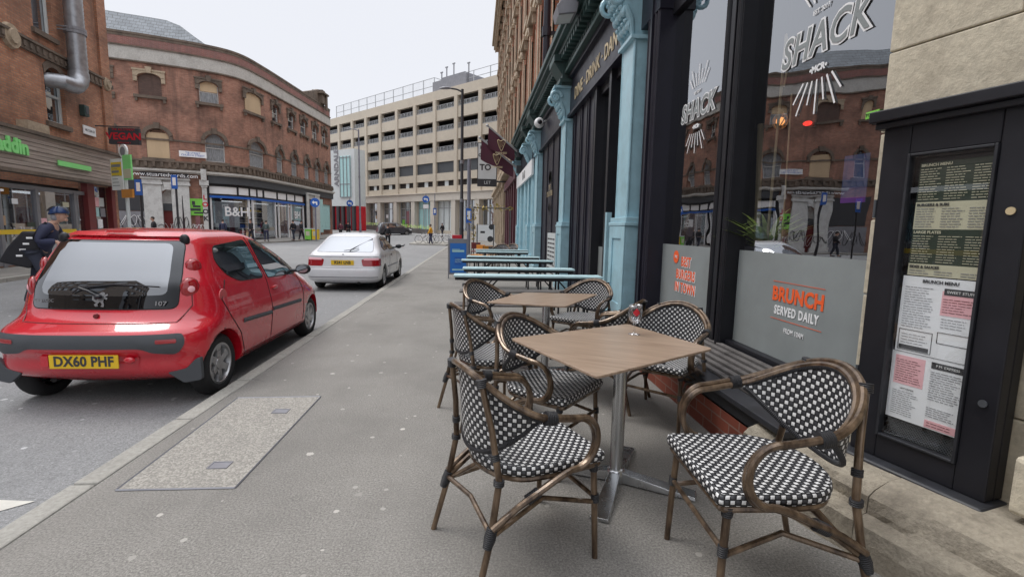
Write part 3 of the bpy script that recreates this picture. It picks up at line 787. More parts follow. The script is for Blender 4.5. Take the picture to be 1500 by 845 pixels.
for i, o in enumerate(opsA):
    s0, s1, a_, b_, ri = o; hw = (s1-s0)/2; Mx = AM((s0+s1)/2); top = b_+ri
    q = MB(Mx)
    for x in (-hw, hw-.08): q.b(x, x+.08, .13, .19, a_, top)
    q.b(-hw+.08, hw-.08, .13, .19, a_, a_+.08); q.b(-hw+.08, hw-.08, .12, .2, (a_+top)/2-.035, (a_+top)/2+.035)
    f = q.build('window', M_['whtold'], A)
    q = MB(Mx); q.b(-hw, hw, .2, .21, a_, top); q.build('pane', M_['pane'], f)
    q = MB(Mx); q.b(-hw-.12, hw+.12, -.1, .02, a_-.16, a_); q.build('sill', M_['soot'], f)
    q = MB(Mx); n = 8
    for k in range(n):
        a, b = -hw+2*hw*k/n, -hw+2*hw*(k+1)/n; h = lambda x: b_+ri*(1-(x/hw)**2)
        q.prism([(a, h(a)), (b, h(b)), (b*1.08, h(b)+.25), (a*1.08, h(a)+.25)], lambda x, z, d: (x, d, z), -.03, .0)
    q.build('lintel', M_['soot'], f)
q = MB(AI.copy()); strip(PA, 0, PA.L, -.07, 0, S1-.18, S1+.12, q); strip(PA, 0, PA.L, -.12, 0, S1+.12, S1+.2, q)
s = .2
while s < PA.L: strip(PA, s, s+.12, -.11, -.07, S1-.1, S1+.06, q); s += .3
q.build('string_course', M_['soot'], A)
q = MB(AM(ta(42), S1))
q.lathe([(0, -.16), (.2, -.16), (.23, -.1), (.34, -.1), (.38, 0)], 18, axis='y'); q.build('rosette', M_['stone'], A)
q = MB(AM(PA.L-.35)); q.b(-.3, .34, -.08, 0, FT, 15); qs = q.build('corner_pier', M_['brickA'], A)
q = MB(AM(PA.L-.35, S1)); q.lathe([(0, -.2), (.14, -.2), (.16, -.14), (.24, -.14), (.26, -.08)], 14, axis='y'); q.build('rosette', M_['stone'], A)
q = MB(AM(PA.L)); q.b(-.02, 0, 0, 10, -.5, 15); q.b(-PA.L, 0, .3, 10, 14.8, 15); q.build('side_wall', M_['brickA'], A)
# fascia of weathered boards, raking out
q = MB(AI.copy())
nb = 9
for k in range(nb):
    z = FB+(FT-FB)*k/nb; strip(PA, 0, PA.L, -.35-.012*(k % 2)-.04*k/nb, -.0, z+.004, z+(FT-FB)/nb-.008, q)
fa = q.build('fascia', M_['woodboard'], A)
q = MB(AI.copy()); strip(PA, 0, PA.L, -.48, 0, FT, FT+.1, q); strip(PA, 0, PA.L, -.40, 0, FB-.1, FB, q); q.build('fascia_trim', M_['soot'], A)
text_part('lettering', 'aladdin', .60, AM(ta(28), 0) @ T(0, -.42, za(20, 218)), M_['lime'], fa, off=.022, ext=.03, ax='RIGHT')
q = MB(AI.copy()); strip(PA, ta(72), ta(121), -.42, -.4, za(95, 247), za(95, 240)); strip(PA, ta(72), ta(121), -.43, -.40, za(95, 247), za(95, 240), q); q.build('green_strip', M_['lime'], fa)
q = MB(AM(ta(55))); q.b(-.5, .5, -.3, 0, FT+.12, FT+.42); q.build('corbel', M_['stone'], A)
# shopfront
q = MB(AI.copy())
strip(PA, sh0, sh1, .0, .1, FB-.55, FB-.42, q); strip(PA, sh0, sh1, .0, .12, .0, .25, q); 
for x in (-150, -60, 2, 58, 113): strip(PA, ta(x)-.07, ta(x)+.07, -.02, .12, .0, FB-.5, q)
q.build('shopfront_frame', M_['grey'], A)
q = MB(AI.copy()); strip(PA, sh0, sh1, .05, .06, .2, FB-.5, q); gsh = q.build('window', M_['shopclear'], A)
q = MB(AI.copy()); strip(PA, sh0, ta(110), -.03, .0, .98, 1.12, q); q.build('yellow_rail', M_['yellow'], A)
q = MB(AI.copy()); strip(PA, sh0, ta(95), .3, .32, .22, .92, q); q.build('counter_front', M_['tan'], A)
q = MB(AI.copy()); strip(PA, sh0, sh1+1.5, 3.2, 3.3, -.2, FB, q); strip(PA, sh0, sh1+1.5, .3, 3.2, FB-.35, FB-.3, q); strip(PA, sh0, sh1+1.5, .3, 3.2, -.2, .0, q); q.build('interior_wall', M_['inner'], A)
for k in range(5):
    q = MB(AI.copy()); a = ta(120)-1.2-k*1.7; strip(PA, a-.5, a+.5, .8, 1.0, FB-.62, FB-.55, q); q.build('ceiling_light', M_['lightpanel'], A)
rr = random.Random(9)
for k in range(16):
    a = ta(108)-.3-k*.62; z = rr.choice([1.2, 1.25, 1.55, 1.9]); wv, hv = rr.uniform(.22, .42), rr.uniform(.12, .3)
    q = MB(AM(a)); q.b(-wv/2, wv/2, .02, .03, z, z+hv); q.build('notice', M_[rr.choice(['paper', 'cream', 'paper', 'dgreen', 'tan', 'pink', 'whtold'])], gsh)
for k in range(12):
    a = ta(105)-k*.75; q = MB(AM(a)); q.b(-.25, .25, .9, 1.0, 1.3, rr.uniform(1.7, 2.4)); q.build('display', M_[rr.choice(['tan', 'dred', 'ink', 'orangec', 'inkgrey', 'cream', 'redlens'])], A)
q = MB(AM(ta(134))); q.b(-.28, .18, -.1, .1, -.1, FB-.02); q.build('red_pier', M_['dred'], A)
q = MB(AM(ta(166))); q.b(-.16, .12, -.1, .1, -.1, FB-.02); q.build('red_pier', M_['dred'], A)
q = MB(AM(ta(150))); q.b(-.8, .8, .12, .15, .3, FB-.1); q.b(-.8, .8, .0, .2, -.1, .5); wi = q.build('window', M_['paned'], A)
for (px, z0_, z1_, c) in ((148, 2.1, 2.45, 'pink'), (155, 2.1, 2.45, 'whtold'), (147, 1.7, 2.05, 'cyan'), (156, 1.7, 2.05, 'inkgrey'), (151, 1.25, 1.6, 'paper')):
    q = MB(AM(ta(px))); q.b(-.17, .17, .08, .1, z0_-.1, z1_-.1); q.build('notice', M_[c], wi)
# duct
dx, dzt = 0, za(115, 150)
d = thing('ventilation_duct', 'fat ribbed metal ventilation duct climbing the orange brick wall', 'duct', PA.W(ta(117), -.35, 0))
DI = Matrix.Translation(-Vector(d.location)); sx = ta(117)
def dloc(s, y, z): return DI @ Vector(PA.W(s, y, z))
q = MB(); pts = []; R = []
z = 15.5; k = 0; zb = za(118, 118)
while z > zb:
    pts.append(dloc(sx, -.38, z)); R.append(.27 if k % 2 else .285); z -= .07; k += 1
    if k % 14 == 0: pass
q.tube(pts, R, 16); q.build('ribbed_tube', M_['alu'], d, smooth=True)
q = MB(); ez = zb; pts = []
for i in range(9):
    a = PI/2*i/8; pts.append(dloc(sx-.55*(1-math.cos(a)), -.38, ez+.05-.55*math.sin(a)))
pts.append(dloc(sx-.85, -.33, ez-.5)); pts.append(dloc(sx-1.0, .1, ez-.5))
q.tube(pts, [.3, .31, .3, .31, .3, .3, .3, .28, .26, .24, .24][:len(pts)], 16); q.build('elbow', M_['alu'], d, smooth=True)
for zz in (zb+1.4, zb+3.2, S1+1.2): 
    q = MB(); q.lathe([(.30, -.05), (.32, -.05), (.32, .05), (.30, .05)], 18, o=dloc(sx, -.38, zz)); q.tube([dloc(sx-.3, -.3, zz), dloc(sx-.3, 0, zz)], .02, 6); q.tube([dloc(sx+.3, -.3, zz), dloc(sx+.3, 0, zz)], .02, 6); q.build('bracket', M_['grey'], d)
a = thing('alarm_box', 'small dark alarm box on the orange brick wall beside the duct', 'alarm box', PA.W(ta(134), -.12, za(134, 168)))
q = MB(RZ(math.atan2(PA.dr(5).y, PA.dr(5).x))); q.b(-.15, .15, -.06, .12, -.2, .2); q.build('housing', M_['teal'], a, bevel=.02); q = MB(RZ(math.atan2(PA.dr(5).y, PA.dr(5).x))); q.b(-.1, .1, -.075, -.06, -.12, .12); q.build('cover', M_['dgrey'], a)
def sign_on(path, px, z0, z1, w_, y, name, label, cat, board, lines, matl, th=.04, group=None):
    s = path.hit(px); loc = path.W(s, y, z0); dd = path.dr(s); t_ = thing(name, label, cat, loc, math.atan2(dd.y, dd.x), group)
    q = MB(); q.b(-w_/2, w_/2, -th, 0, 0, z1-z0); o = q.build('board', M_[board], t_, bevel=.005)
    for (tx, zc_, sz) in lines: text_part('lettering', tx, sz, T(0, -th-.003, zc_), M_[matl], o, ext=.002)
    return t_
sign_on(PA, 141, za(141, 202), za(141, 190), .8, -.02, 'street_nameplate', 'white street nameplate high on the orange brick wall corner', 'street sign', 'wht', [('HILTON ST', .16, .13)], 'ink')
# ================================================================ concrete car park
r = atD(665, 330, 66); dC = Vector((.698, -.716)); c0 = Vector((r.x, r.y))
PC = Path([tuple(c0-dC*48), tuple(c0+dC*24)])
tc = lambda px: PC.hit(px); zc_ = lambda px, py: PC.z(px, py)
K = thing('car_park', 'long cream concrete multi storey car park with open decks and white railings', 'car park', (*c0, 0))
KI = Matrix.Translation(-Vector(K.location)); KM = lambda: MB(KI.copy())
cols = [tc(x) for x in (500, 519, 538.6, 559, 582.7, 608.6, 637, 667.5, 702)]
bw_ = (cols[-2]-cols[0])/7
cols = [cols[0]-bw_*k for k in range(3, 0, -1)]+cols; cols.append(cols[-1]+bw_)
while cols[-1] < PC.L-bw_: cols.append(cols[-1]+bw_)
X_ = 637
lv = [(148, 163), (178.5, 194), (208.5, 224), (238.5, 254.5), (265.5, 273.5)]
zs_ = [(zc_(X_, b), zc_(X_, a)) for a, b in lv]; ztop = zc_(X_, 134); zcan = zc_(X_, 283); zg1, zg0 = zc_(X_, 295), .2
opc = []
for i in range(len(cols)-1):
    for k, (zb, zt_) in enumerate(zs_):
        opc.append((cols[i]+.32, cols[i+1]-.32, zb, zt_, 0))
    opc.append((cols[i]+.5, cols[i+1]-.5, 1.0, zg1, 0))
w = facade(PC, opc, -1, ztop, .5); w.v = [tuple(KI @ Vector(p)) for p in w.v]; w.build('wall', M_['concrete'], K)
for c in cols:
    q = KM(); strip(PC, c-.3, c+.3, -.14, 0, zcan, ztop-1.2, q); q.build('column', M_['concrete'], K)
for c in cols:
    q = KM(); strip(PC, c-.42, c+.42, -.5, 0, -1, zcan-.35, q); q.build('column', M_['concrete2'], K)
q = KM(); strip(PC, 0, PC.L, -.55, 0, zg1+.05, zcan-.1, q); strip(PC, 0, PC.L, -.7, 0, zcan-.1, zcan, q); q.build('canopy', M_['concrete2'], K)
for k, (zb, zt_) in enumerate(zs_[:4]):
    q = KM(); strip(PC, 0, PC.L, .5, 14, zb-.45, zb-.05, q); strip(PC, 0, PC.L, 11, 11.1, zb-.45, zt_+1.2, q)
    if k == 0: strip(PC, 0, PC.L, .5, 14, zt_+.1, zt_+.5, q)
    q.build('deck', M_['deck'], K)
nv = 0
for i in range(len(cols)-1):
    a, b = cols[i]+.32, cols[i+1]-.32
    for k, (zb, zt_) in enumerate(zs_):
        if k == 3 and i >= 7:
            q = KM(); strip(PC, a, b, .2, .25, zb, zt_, q); q.build('blanked_opening', M_['dgrey'], K); continue
        if k == 4:
            q = KM(); strip(PC, a, b, .3, .35, zb, zt_, q); q.build('blanked_opening', M_['inner'], K)
            q = KM(); strip(PC, a+(b-a)*.42, a+(b-a)*.62, .2, .28, zb, zt_, q); q.build('louvre', M_['whtold'], K); continue
        q = KM(); hh = (zt_-zb)*.5
        strip(PC, a, b, .1, .14, zb+hh-.05, zb+hh, q); strip(PC, a, b, .1, .14, zb+.05, zb+.1, q)
        n = 5
        for j in range(n+1):
            s = a+(b-a-.05)*j/n; strip(PC, s, s+.05, .08, .15, zb, zb+hh, q)
            if j < n:
                for m_ in range(4):
                    s2 = s+(b-a)/n*(m_+.5)/4.5; h1 = zb+.1; h2 = zb+hh
                    q.add([PC.W(s2, .12, h1), PC.W(s2+.06, .12, h1), PC.W(s2+.36, .12, h2), PC.W(s2+.30, .12, h2)], [(0, 1, 2, 3)])
        q.build('railing', M_['railw'], K)
# ground-floor glazing
for i in range(len(cols)-1):
    a, b = cols[i]+.5, cols[i+1]-.5; px_hi = i-3
    q = KM(); strip(PC, a, b, .3, .33, 1.0, zg1, q)
    wn = q.build('window', M_['cyan'] if i in (8,) else (M_['whtold'] if i == 9 else M_['pane']), K)
    q = KM()
    for j in range(4):
        s = a+(b-a-.1)*j/3; strip(PC, s, s+.1, .2, .28, 1.0, zg1, q)
    strip(PC, a, b, .22, .27, zg1-1.0, zg1-.9, q); q.build('frame', M_['railw'], wn)
    if i in (3, 4, 5, 6, 7):
        rr = random.Random(i); 
        for k in range(6):
            q = KM(); s = rr.uniform(a, b-.8); z = rr.uniform(1.2, 3.8); strip(PC, s, s+rr.uniform(.3, .8), .26, .29, z, z+rr.uniform(.2, .7), q); q.build('display', M_[rr.choice(['inkgrey', 'tan', 'paper', 'dred', 'green', 'ink'])], wn)
# rooftop fence, plant and masts
q = KM(); a, b = tc(489), tc(628); hf = 2.3
for z in (.15, 1.2, hf): strip(PC, a, b, 1.0, 1.06, ztop+z-.04, ztop+z+.02, q)
n = 11
for j in range(n+1): s = a+(b-a)*j/n; strip(PC, s, s+.08, .98, 1.08, ztop, ztop+hf, q)
for j in range(n*9): s = a+(b-a)*j/n/9; strip(PC, s, s+.012, 1.02, 1.035, ztop+.15, ztop+hf, q)
strip(PC, b, b+.08, 1, 4, ztop+hf-.05, ztop+hf, q)
q.build('roof_fence', M_['railw'], K)
q = KM(); a, b = tc(662), PC.L
for z in (.9, 1.7): strip(PC, a, b, .9, .95, ztop+z-.04, ztop+z+.02, q)
for j in range(9): s = a+(b-a-.1)*j/8; strip(PC, s, s+.08, .88, .98, ztop, ztop+1.7, q)
q.build('roof_fence', M_['railw'], K)
q = KM(); strip(PC, tc(629), tc(676), .6, 6, ztop+.01, ztop+1.5, q); strip(PC, tc(640), tc(672), .9, 6, ztop+1.5, ztop+1.9, q); q.build('plant_room', M_['grey'], K)
for (x, h_) in ((638, 2.6), (645, 3.1), (655, 3.3), (676, 2.8)):
    q = KM(); s = tc(x); strip(PC, s, s+.12, 1, 1.12, ztop, ztop+h_, q); strip(PC, s-.2, s+.3, 1, 1.1, ztop+h_, ztop+h_+.15, q); q.build('mast', M_['grey'], K)
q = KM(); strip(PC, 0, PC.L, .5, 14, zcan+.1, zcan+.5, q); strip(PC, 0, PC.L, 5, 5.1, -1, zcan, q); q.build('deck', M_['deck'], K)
# white shopping-centre entrance tower beside the car park
r1 = atD(486, 330, 72); r2 = atD(521, 330, 69.5)
PT = Path([(r1.x-10, r1.y+3.0), (r1.x, r1.y), (r2.x, r2.y)])
Tn = thing('entrance_tower', 'white clad shopping centre entrance tower with a tall pale teal window', 'building', (r2.x, r2.y, 0)); TI = Matrix.Translation(-Vector(Tn.location))
zz = lambda py: PT.z(505, py)
q = MB(TI.copy()); strip(PT, 0, PT.L, 0, 2, zz(302), zz(219), q); q.build('wall', M_['whtold'], Tn)
q = MB(TI.copy()); strip(PT, PT.hit(500.5), PT.hit(515.5), -.1, 0, zz(289), zz(229), q); wn = q.build('window', M_['cyan'], Tn)
q = MB(TI.copy())
for x in (500.5, 505.5, 510.5, 515.3): strip(PT, PT.hit(x)-.05, PT.hit(x)+.05, -.16, -.1, zz(289), zz(229), q)
for y in (231, 270, 289): strip(PT, PT.hit(500.5), PT.hit(515.5), -.15, -.1, zz(y)-.05, zz(y)+.05, q)
q.build('frame', M_['inkgrey'], wn)
q = MB(TI.copy()); strip(PT, 0, PT.L, .5, 2, -1, zz(302), q); strip(PT, 0, PT.L, .2, .5, zz(340), zz(301), q); sf = q.build('shopfront', M_['red'], Tn)
q = MB(TI.copy())
for x in (488, 496, 503, 511, 518.5): strip(PT, PT.hit(x)-.25, PT.hit(x)+.25, -.15, .2, -1, zz(302), q)
q.build('mullion', M_['ink'], sf)
Mx = TI @ PT.M(PT.hit(495.2), zz(245)) @ T(0, -.05, 0) @ Matrix.Rotation(-PI/2, 4, 'Y')
text_part('lettering', 'ARNDALE', 1.2, Mx, M_['inkgrey'], Tn, off=.03, ext=.03)

# office block farther back along the left side, seen in reflections
OB = thing('office_block', 'grid fronted grey office block down the street behind the camera', 'building', (-14, -10, 0)); OI = Matrix.Translation((14, 10, 0))
PO = Path([(-14, -27), (-14, -10), (-32, -10)])
opo = [(.8+k*2.8, 2.9+k*2.8, z, z+1.8, 0) for k in range(12) if not (14.0 < .8+k*2.8 < 17.5) for z in (1.2, 4.4, 7.6, 10.8, 14.0)]
w = facade(PO, opo, -.5, 17, .35); w.v = [tuple(OI @ Vector(p)) for p in w.v]; w.build('wall', M_['soot'], OB)
for o in opo: q = MB(OI.copy()); strip(PO, o[0], o[1], .3, .33, o[2], o[3], q); q.build('window', M_['paned'], OB)
q = MB(OI.copy()); q.b(-32, -14.3, -27, -10.3, 16.6, 17); q.build('roof', M_['dgrey'], OB)
# ================================================================ the pub row on the right
XW, XP, XL = 2.4, 2.05, 1.72
ZS, ZF = .45, 1.30
PUB = thing('pub_building', 'black and pale blue pub front with scrolled column heads and large windows', 'pub', (XP, 8, 0))
QI = Matrix.Translation((-XP, -8, 0)); Q = lambda: MB(QI.copy())
# ledge and brick plinth under the windows
q = Q(); mbp = q
for (ya, yb) in ((2.45, 6.35),):
    q.add([(XL, yb, -.05), (XL, ya, -.05), (XL, ya, .235), (XL, yb, .235)], [(0, 1, 2, 3)], [[(0, -.05), (yb-ya, -.05), (yb-ya, .235), (0, .235)]])
    q.add([(XL, ya, -.05), (XW, ya, -.05), (XW, ya, .235), (XL, ya, .235)], [(0, 1, 2, 3)], [[(0, -.05), (.7, -.05), (.7, .235), (0, .235)]])
q.build('brick_plinth', M_['brickG'], PUB)
q = Q(); q.b(XL+.012, XL+.1, 2.42, 6.35, .235, .335); q.b(XL-.03, XL+.12, 2.40, 6.36, .335, .375); q.b(XL+.1, XW, 2.42, 6.35, .235, .345); q.build('ledge', M_['blackm'], PUB, bevel=.006)
for k in range(7):
    x = XL+.155+k*.075; z = .352+k*.011
    q = Q(); q.b(x, x+.052, 2.46, 6.33, z, z+.028); q.build('slat', M_['slat'], PUB, bevel=.006)
q = Q(); q.b(XL+.12, XW, 2.44, 2.46, .34, .45); q.build('ledge_end', M_['blackm'], PUB)
# frames
def frame_post(y0, y1, x=XW-.13, z0=ZS-.03, z1=4.4, rolls=True, m='black'):
    q = Q(); q.b(x, XW+.05, y0, y1, z0, z1)
    if rolls:
        q.tube([(x, y0+.04, z0), (x, y0+.04, z1)], .028, 8); q.tube([(x, y1-.04, z0), (x, y1-.04, z1)], .028, 8)
        q.b(x-.015, x, (y0+y1)/2-.035, (y0+y1)/2+.035, z0, z1)
    return q.build('window_post', M_[m], PUB, bevel=.004)
frame_post(4.22, 4.50); frame_post(2.50, 2.64, x=XW-.1)
q = Q(); q.b(XW-.08, XW+.06, 2.64, 6.2, ZS-.03, ZS+.02); q.b(XW-.05, XW+.06, 2.64, 6.2, 4.05, 4.4); q.b(XW-.05, XW+.05, 6.18, 6.25, ZS, 4.2); q.build('window_frame', M_['black'], PUB, bevel=.004)
# black panelled reveal beside the first column
q = Q(); q.b(2.2, XW+.1, 6.02, 6.42, -.05, 5)
for y in (6.06, 6.16, 6.30, 6.38): q.tube([(2.2, y, -.05), (2.2, y, 5)], .02, 8)
q.b(2.16, 2.2, 6.2, 6.26, -.05, 5); q.b(2.12, XW, 6.0, 6.44, -.05, .28)
q.build('panelled_jamb', M_['navy'], PUB)
def pane(y0, y1, z0=ZS+.02, z1=4.05, frosted=True):
    q = Q(); q.add([(XW, y1, z0), (XW, y0, z0), (XW, y0, z1), (XW, y1, z1)], [(0, 1, 2, 3)]); w_ = q.build('window', M_['shopglass'], PUB)
    if frosted:
        q = Q(); q.b(XW-.006, XW-.003, y0+.005, y1-.005, z0, ZF); q.build('frosted_film', M_['frost'], w_)
    return w_
W1 = pane(4.50, 6.18); W2 = pane(2.64, 4.22)
def GM(y, z, off=.009):   # matrix for lettering on a right-hand facade: reads towards the viewer
    return QI @ Matrix(((0, 1, 0, XW-off), (-1, 0, 0, y), (0, 0, 1, z), (0, 0, 0, 1)))
def logo(w_, yc, zc, k):
    text_part('lettering', 'SHACK', .40*k, GM(yc, zc), M_['wht'], w_, off=.024*k, ext=.001, sx=.86, shear=.18, spacing=1.08)
    text_part('lettering', 'SHACK', .40*k, GM(yc, zc, .0125), M_['frost'], w_, off=.004*k, ext=.001, sx=.86, shear=.18, spacing=1.08)
    text_part('lettering', '•MCR•', .085*k, GM(yc, zc-.27*k), M_['wht'], w_, off=.003)
    text_part('lettering', 'EST 2017', .06*k, GM(yc+.02, zc+.27*k), M_['wht'], w_, off=.001)
    q = Q()
    for side in (1, -1):
        for i in range(7):
            a = (-.66+.22*i); r0, r1 = .12*k, (.34+.10*(i % 2))*k
            zb_ = zc+side*.30*k; w2 = .010*k
            dy, dz_ = math.sin(a), side*math.cos(a); ny, nz_ = dz_, -dy
            P0 = (yc-dy*(r0+.14*k*abs(math.sin(a))*0)-math.copysign(.0, a)-a*.18*k, zb_+dz_*r0*.6); P1 = (P0[0]-dy*(r1-r0), P0[1]+dz_*(r1-r0))
            x = XW-.010
            q.add([(x, P0[0]+ny*w2, P0[1]-nz_*w2), (x, P0[0]-ny*w2, P0[1]+nz_*w2), (x, P1[0]-ny*w2, P1[1]+nz_*w2), (x, P1[0]+ny*w2, P1[1]-nz_*w2)], [(0, 1, 2, 3)])
    q.build('sunburst', M_['wht'], w_)
pz = atX(1205, 62, XW); logo(W2, pz.y+.01, pz.z+.03, .74)
pz2 = atX(1022, 160, XW); logo(W1, pz2.y, pz2.z, .68)
pb_ = atX(1168, 437, XW); y = pb_.y
text_part('lettering', 'BRUNCH', .15, GM(y, pb_.z), M_['orange'], W2, off=.006, sx=.92, spacing=1.05)
text_part('lettering', 'SERVED DAILY', .095, GM(y, pb_.z-.125), M_['wht'], W2, off=.003, sx=.74, spacing=1.12)
text_part('lettering', 'FROM 10AM', .052, GM(y, pb_.z-.27), M_['wht'], W2, off=.001, sx=.76, spacing=1.1)
q = Q(); q.b(XW-.0095, XW-.009, y-.29, y+.29, pb_.z+.10, pb_.z+.104); q.b(XW-.0095, XW-.009, y-.29, y+.29, pb_.z-.195, pb_.z-.191); q.build('rule', M_['orange'], W2)
pb1 = atX(1005, 404, XW)
for i_, w_ in enumerate(('BEST', 'BURGERS', 'IN TOWN')): text_part('lettering', w_, .15, GM(pb1.y-.006, pb1.z+.145-.15*i_, .0085), M_['wht'], W1, off=.009, sx=.72, spacing=1.12); text_part('lettering', w_, .15, GM(pb1.y+.004, pb1.z+.151-.15*i_, .0115), M_['orange'], W1, off=.004, sx=.72, spacing=1.12)
q = MB(GM(pb1.y+.28, pb1.z+.2, .0105)); q.lathe([(0, -.001), (.075, -.001), (.075, .001)], 20, axis='y'); bd = q.build('round_badge', M_['orange'], W1)
text_part('lettering', 'THE', .045, GM(pb1.y+.28, pb1.z+.2, .013), M_['wht'], bd)
# small stickers
q = Q(); q.b(XW-.012, XW-.008, 2.80, 2.90, 2.16, 2.20); st = q.build('sticker', M_['green'], W2)
text_part('lettering', 'TOUCH', .028, GM(2.85, 2.18, .014), M_['ink'], st)
# interior: back wall, ceiling, floor, end walls
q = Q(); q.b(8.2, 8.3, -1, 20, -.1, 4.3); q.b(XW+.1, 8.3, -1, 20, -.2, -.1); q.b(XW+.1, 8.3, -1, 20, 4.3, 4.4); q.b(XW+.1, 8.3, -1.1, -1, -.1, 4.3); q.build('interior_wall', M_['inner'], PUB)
# ---- columns
def scroll(q, x0, y0, y1, z0, z1, k=1.0):
    """leafy scrolled capital: stacked volutes and leaves swelling outwards"""
    yc = (y0+y1)/2; hw = (y1-y0)/2; h = z1-z0
    prof = [(0, 0), (.03, .06), (.015, .1), (.05, .3), (.12, .5), (.2, .68), (.27, .82), (.30, .9), (.22, 1)]
    poly = [(x0+.2, z0)]+[(x0-a*1.1*k, z0+b*h) for a, b in prof]+[(x0+.2, z1)]
    q.prism(poly, lambda a, b, d: (a, d, b), yc-hw*.8, yc+hw*.8)
    for sy in (-1, 1):
        yy = yc+sy*hw*.82
        # volute spiral at the top
        pts = []
        for i in range(22):
            a = i*.42; r_ = .15*(1-i/26); pts.append((x0-.22*k+r_*math.cos(a)-.02, yy, z0+h*.72+r_*math.sin(a)))
        q.tube(pts, [.045*(1-i/40) for i in range(22)], 7)
        q.tube([(x0-.02, yy, z0+.02), (x0-.05, yy, z0+h*.3), (x0-.13*k, yy, z0+h*.55)], [.03, .05, .05], 7)
    for j in range(3):
        for i in range(4):
            yy = yc-hw*.75+hw*1.5*i/3; zz_ = z0+h*(.22+.24*j); xx = x0-.04-.075*j*k
            q.ball((xx-.03, yy, zz_), (.05, hw*.22, h*.11), 7, 5); q.ball((xx-.075, yy, zz_+h*.07), (.035, hw*.16, h*.05), 6, 4)
    q.b(x0-.3*k, x0+.2, y0-.04, y1+.04, z1, z1+.05)
def column(y0, y1, zp=1.64, zt=3.98, zc=4.72, x=XP, sub=''):
    w_ = y1-y0; ys0, ys1 = y0+w_*.16, y1-w_*.16
    q = Q(); q.b(x+.03, x+.3, ys0, ys1, zp, zt)
    for yy in (ys0, ys1): q.tube([(x+.04, yy, zp), (x+.04, yy, zt)], .022, 8)
    c_ = q.build('column', M_['blue'], PUB, bevel=.008)
    q = Q(); q.b(x, x+.3, y0, y1, .24, zp-.12); q.b(x-.05, x+.3, y0-.04, y1+.04, -.02, .2); q.b(x-.03, x+.3, y0-.02, y1+.02, .2, .25); q.b(x-.03, x+.3, y0-.03, y1+.03, zp-.12, zp-.07); q.b(x-.01, x+.3, y0-.01, y1+.01, zp-.07, zp)
    # raised frame leaves a sunk panel
    q.b(x-.022, x, y0, y0+w_*.2, .24, zp-.12); q.b(x-.022, x, y1-w_*.2, y1, .24, zp-.12); q.b(x-.022, x, y0+w_*.2, y1-w_*.2, .24, .42); q.b(x-.022, x, y0+w_*.2, y1-w_*.2, zp-.3, zp-.12)
    q.build('pedestal', M_['blue'], c_, bevel=.008)
    q = Q(); q.b(x-.03, x+.3, ys0-.05, ys1+.05, zt, zt+.05); scroll(q, x+.03, ys0, ys1, zt+.05, zc); q.build('capital', M_['blue'], c_, bevel=.006)
    q = Q(); q.b(x-.1, x+.4, y0+.02, y1-.02, zc+.05, 5.5); q.b(x-.16, x+.4, y0-.03, y1+.03, 4.82, 4.9); q.b(x-.3, x+.4, y0, y1, 5.28, 5.42); q.prism([(x-.1, 5.28), (x-.3, 5.28), (x-.1, 5.0)], lambda a, b, d: (a, d, b), y0+.06, y1-.06); q.build('bracket', M_['teal'], c_)
    return c_
column(6.50, 7.24); column(11.45, 12.2); column(16.6, 17.5); 
for (a, b) in ((19.2, 19.8), (24.0, 24.7)): column(a, b)
# ---- fascia, cornice
q = Q(); q.b(2.18, XW+.1, 6.0, 25, 4.12, 4.9); q.b(2.12, XW, 7.24, 25, 4.06, 4.12); q.b(2.1, XW, 6, 25, 4.9, 5.0); q.b(2.3, 2.5, -2, 6.0, 4.4, 5.0); fz = q.build('fascia', M_['navy'], PUB)
Mx = QI @ Matrix(((0, 1, 0, 2.172), (-1, 0, 0, 9.2), (0, 0, 1, 4.45), (0, 0, 0, 1)))
text_part('lettering', 'DINE · DRINK · DANCE', .36, Mx, M_['gold'], fz, off=.006, sx=1.0, ext=.004)
q = Q(); q.b(1.88, XW, -2, 25, 5.42, 5.55); q.b(1.78, XW, -2, 25, 5.55, 5.66); q.b(1.72, XW, -2, 25, 5.66, 5.8); q.b(2.0, XW, -2, 25, 5.0, 5.08); q.b(2.1, XW, -2, 25, 5.08, 5.42); q.build('cornice', M_['teal'], PUB, bevel=.01)
y = 6.0
while y < 24.8: q = Q(); q.b(1.9, 2.1, y, y+.11, 5.3, 5.42); y += .22; q.build('dentil', M_['teal'], PUB)
q = Q(); y = 6.0
while y < 24.8: q.ball((2.06, y, 5.2), (.03, .07, .06), 6, 4); y += .17
q.build('leaf_band', M_['teal'], PUB)
# ---- recessed entrance with glazed doors, dark panels, further bays
q = Q(); q.b(2.24, XW+.05, 9.1, 11.45, -.05, 4.06)
for y in (9.15, 9.3, 9.75, 9.9, 10.4, 10.55, 11.1, 11.3): q.b(2.21, 2.24, y, y+.05, -.05, 4.06)
q.build('dark_panel', M_['navy'], PUB)
q = Q(); q.b(2.24, XW+.05, 12.2, 16.6, -.05, 4.06)
for y in (12.3, 13.2, 14.2, 15.3, 16.3): q.b(2.21, 2.24, y, y+.05, -.05, 4.06)
q.build('dark_panel', M_['navy'], PUB)
for (a, b) in ((7.3, 8.05), (8.2, 9.05)):
    q = Q(); q.add([(XW-.06, b, 1.0), (XW-.06, a, 1.0), (XW-.06, a, 3.9), (XW-.06, b, 3.9)], [(0, 1, 2, 3)]); w_ = q.build('window', M_['shopglass'], PUB)
    q = Q(); q.b(XW-.07, XW-.066, a, b, .45, 1.15); q.build('frosted_film', M_['frost'], w_)
q = Q()
for y in (7.22, 8.05, 9.02): q.b(2.18, XW+.05, y, y+.12, -.05, 4.06)
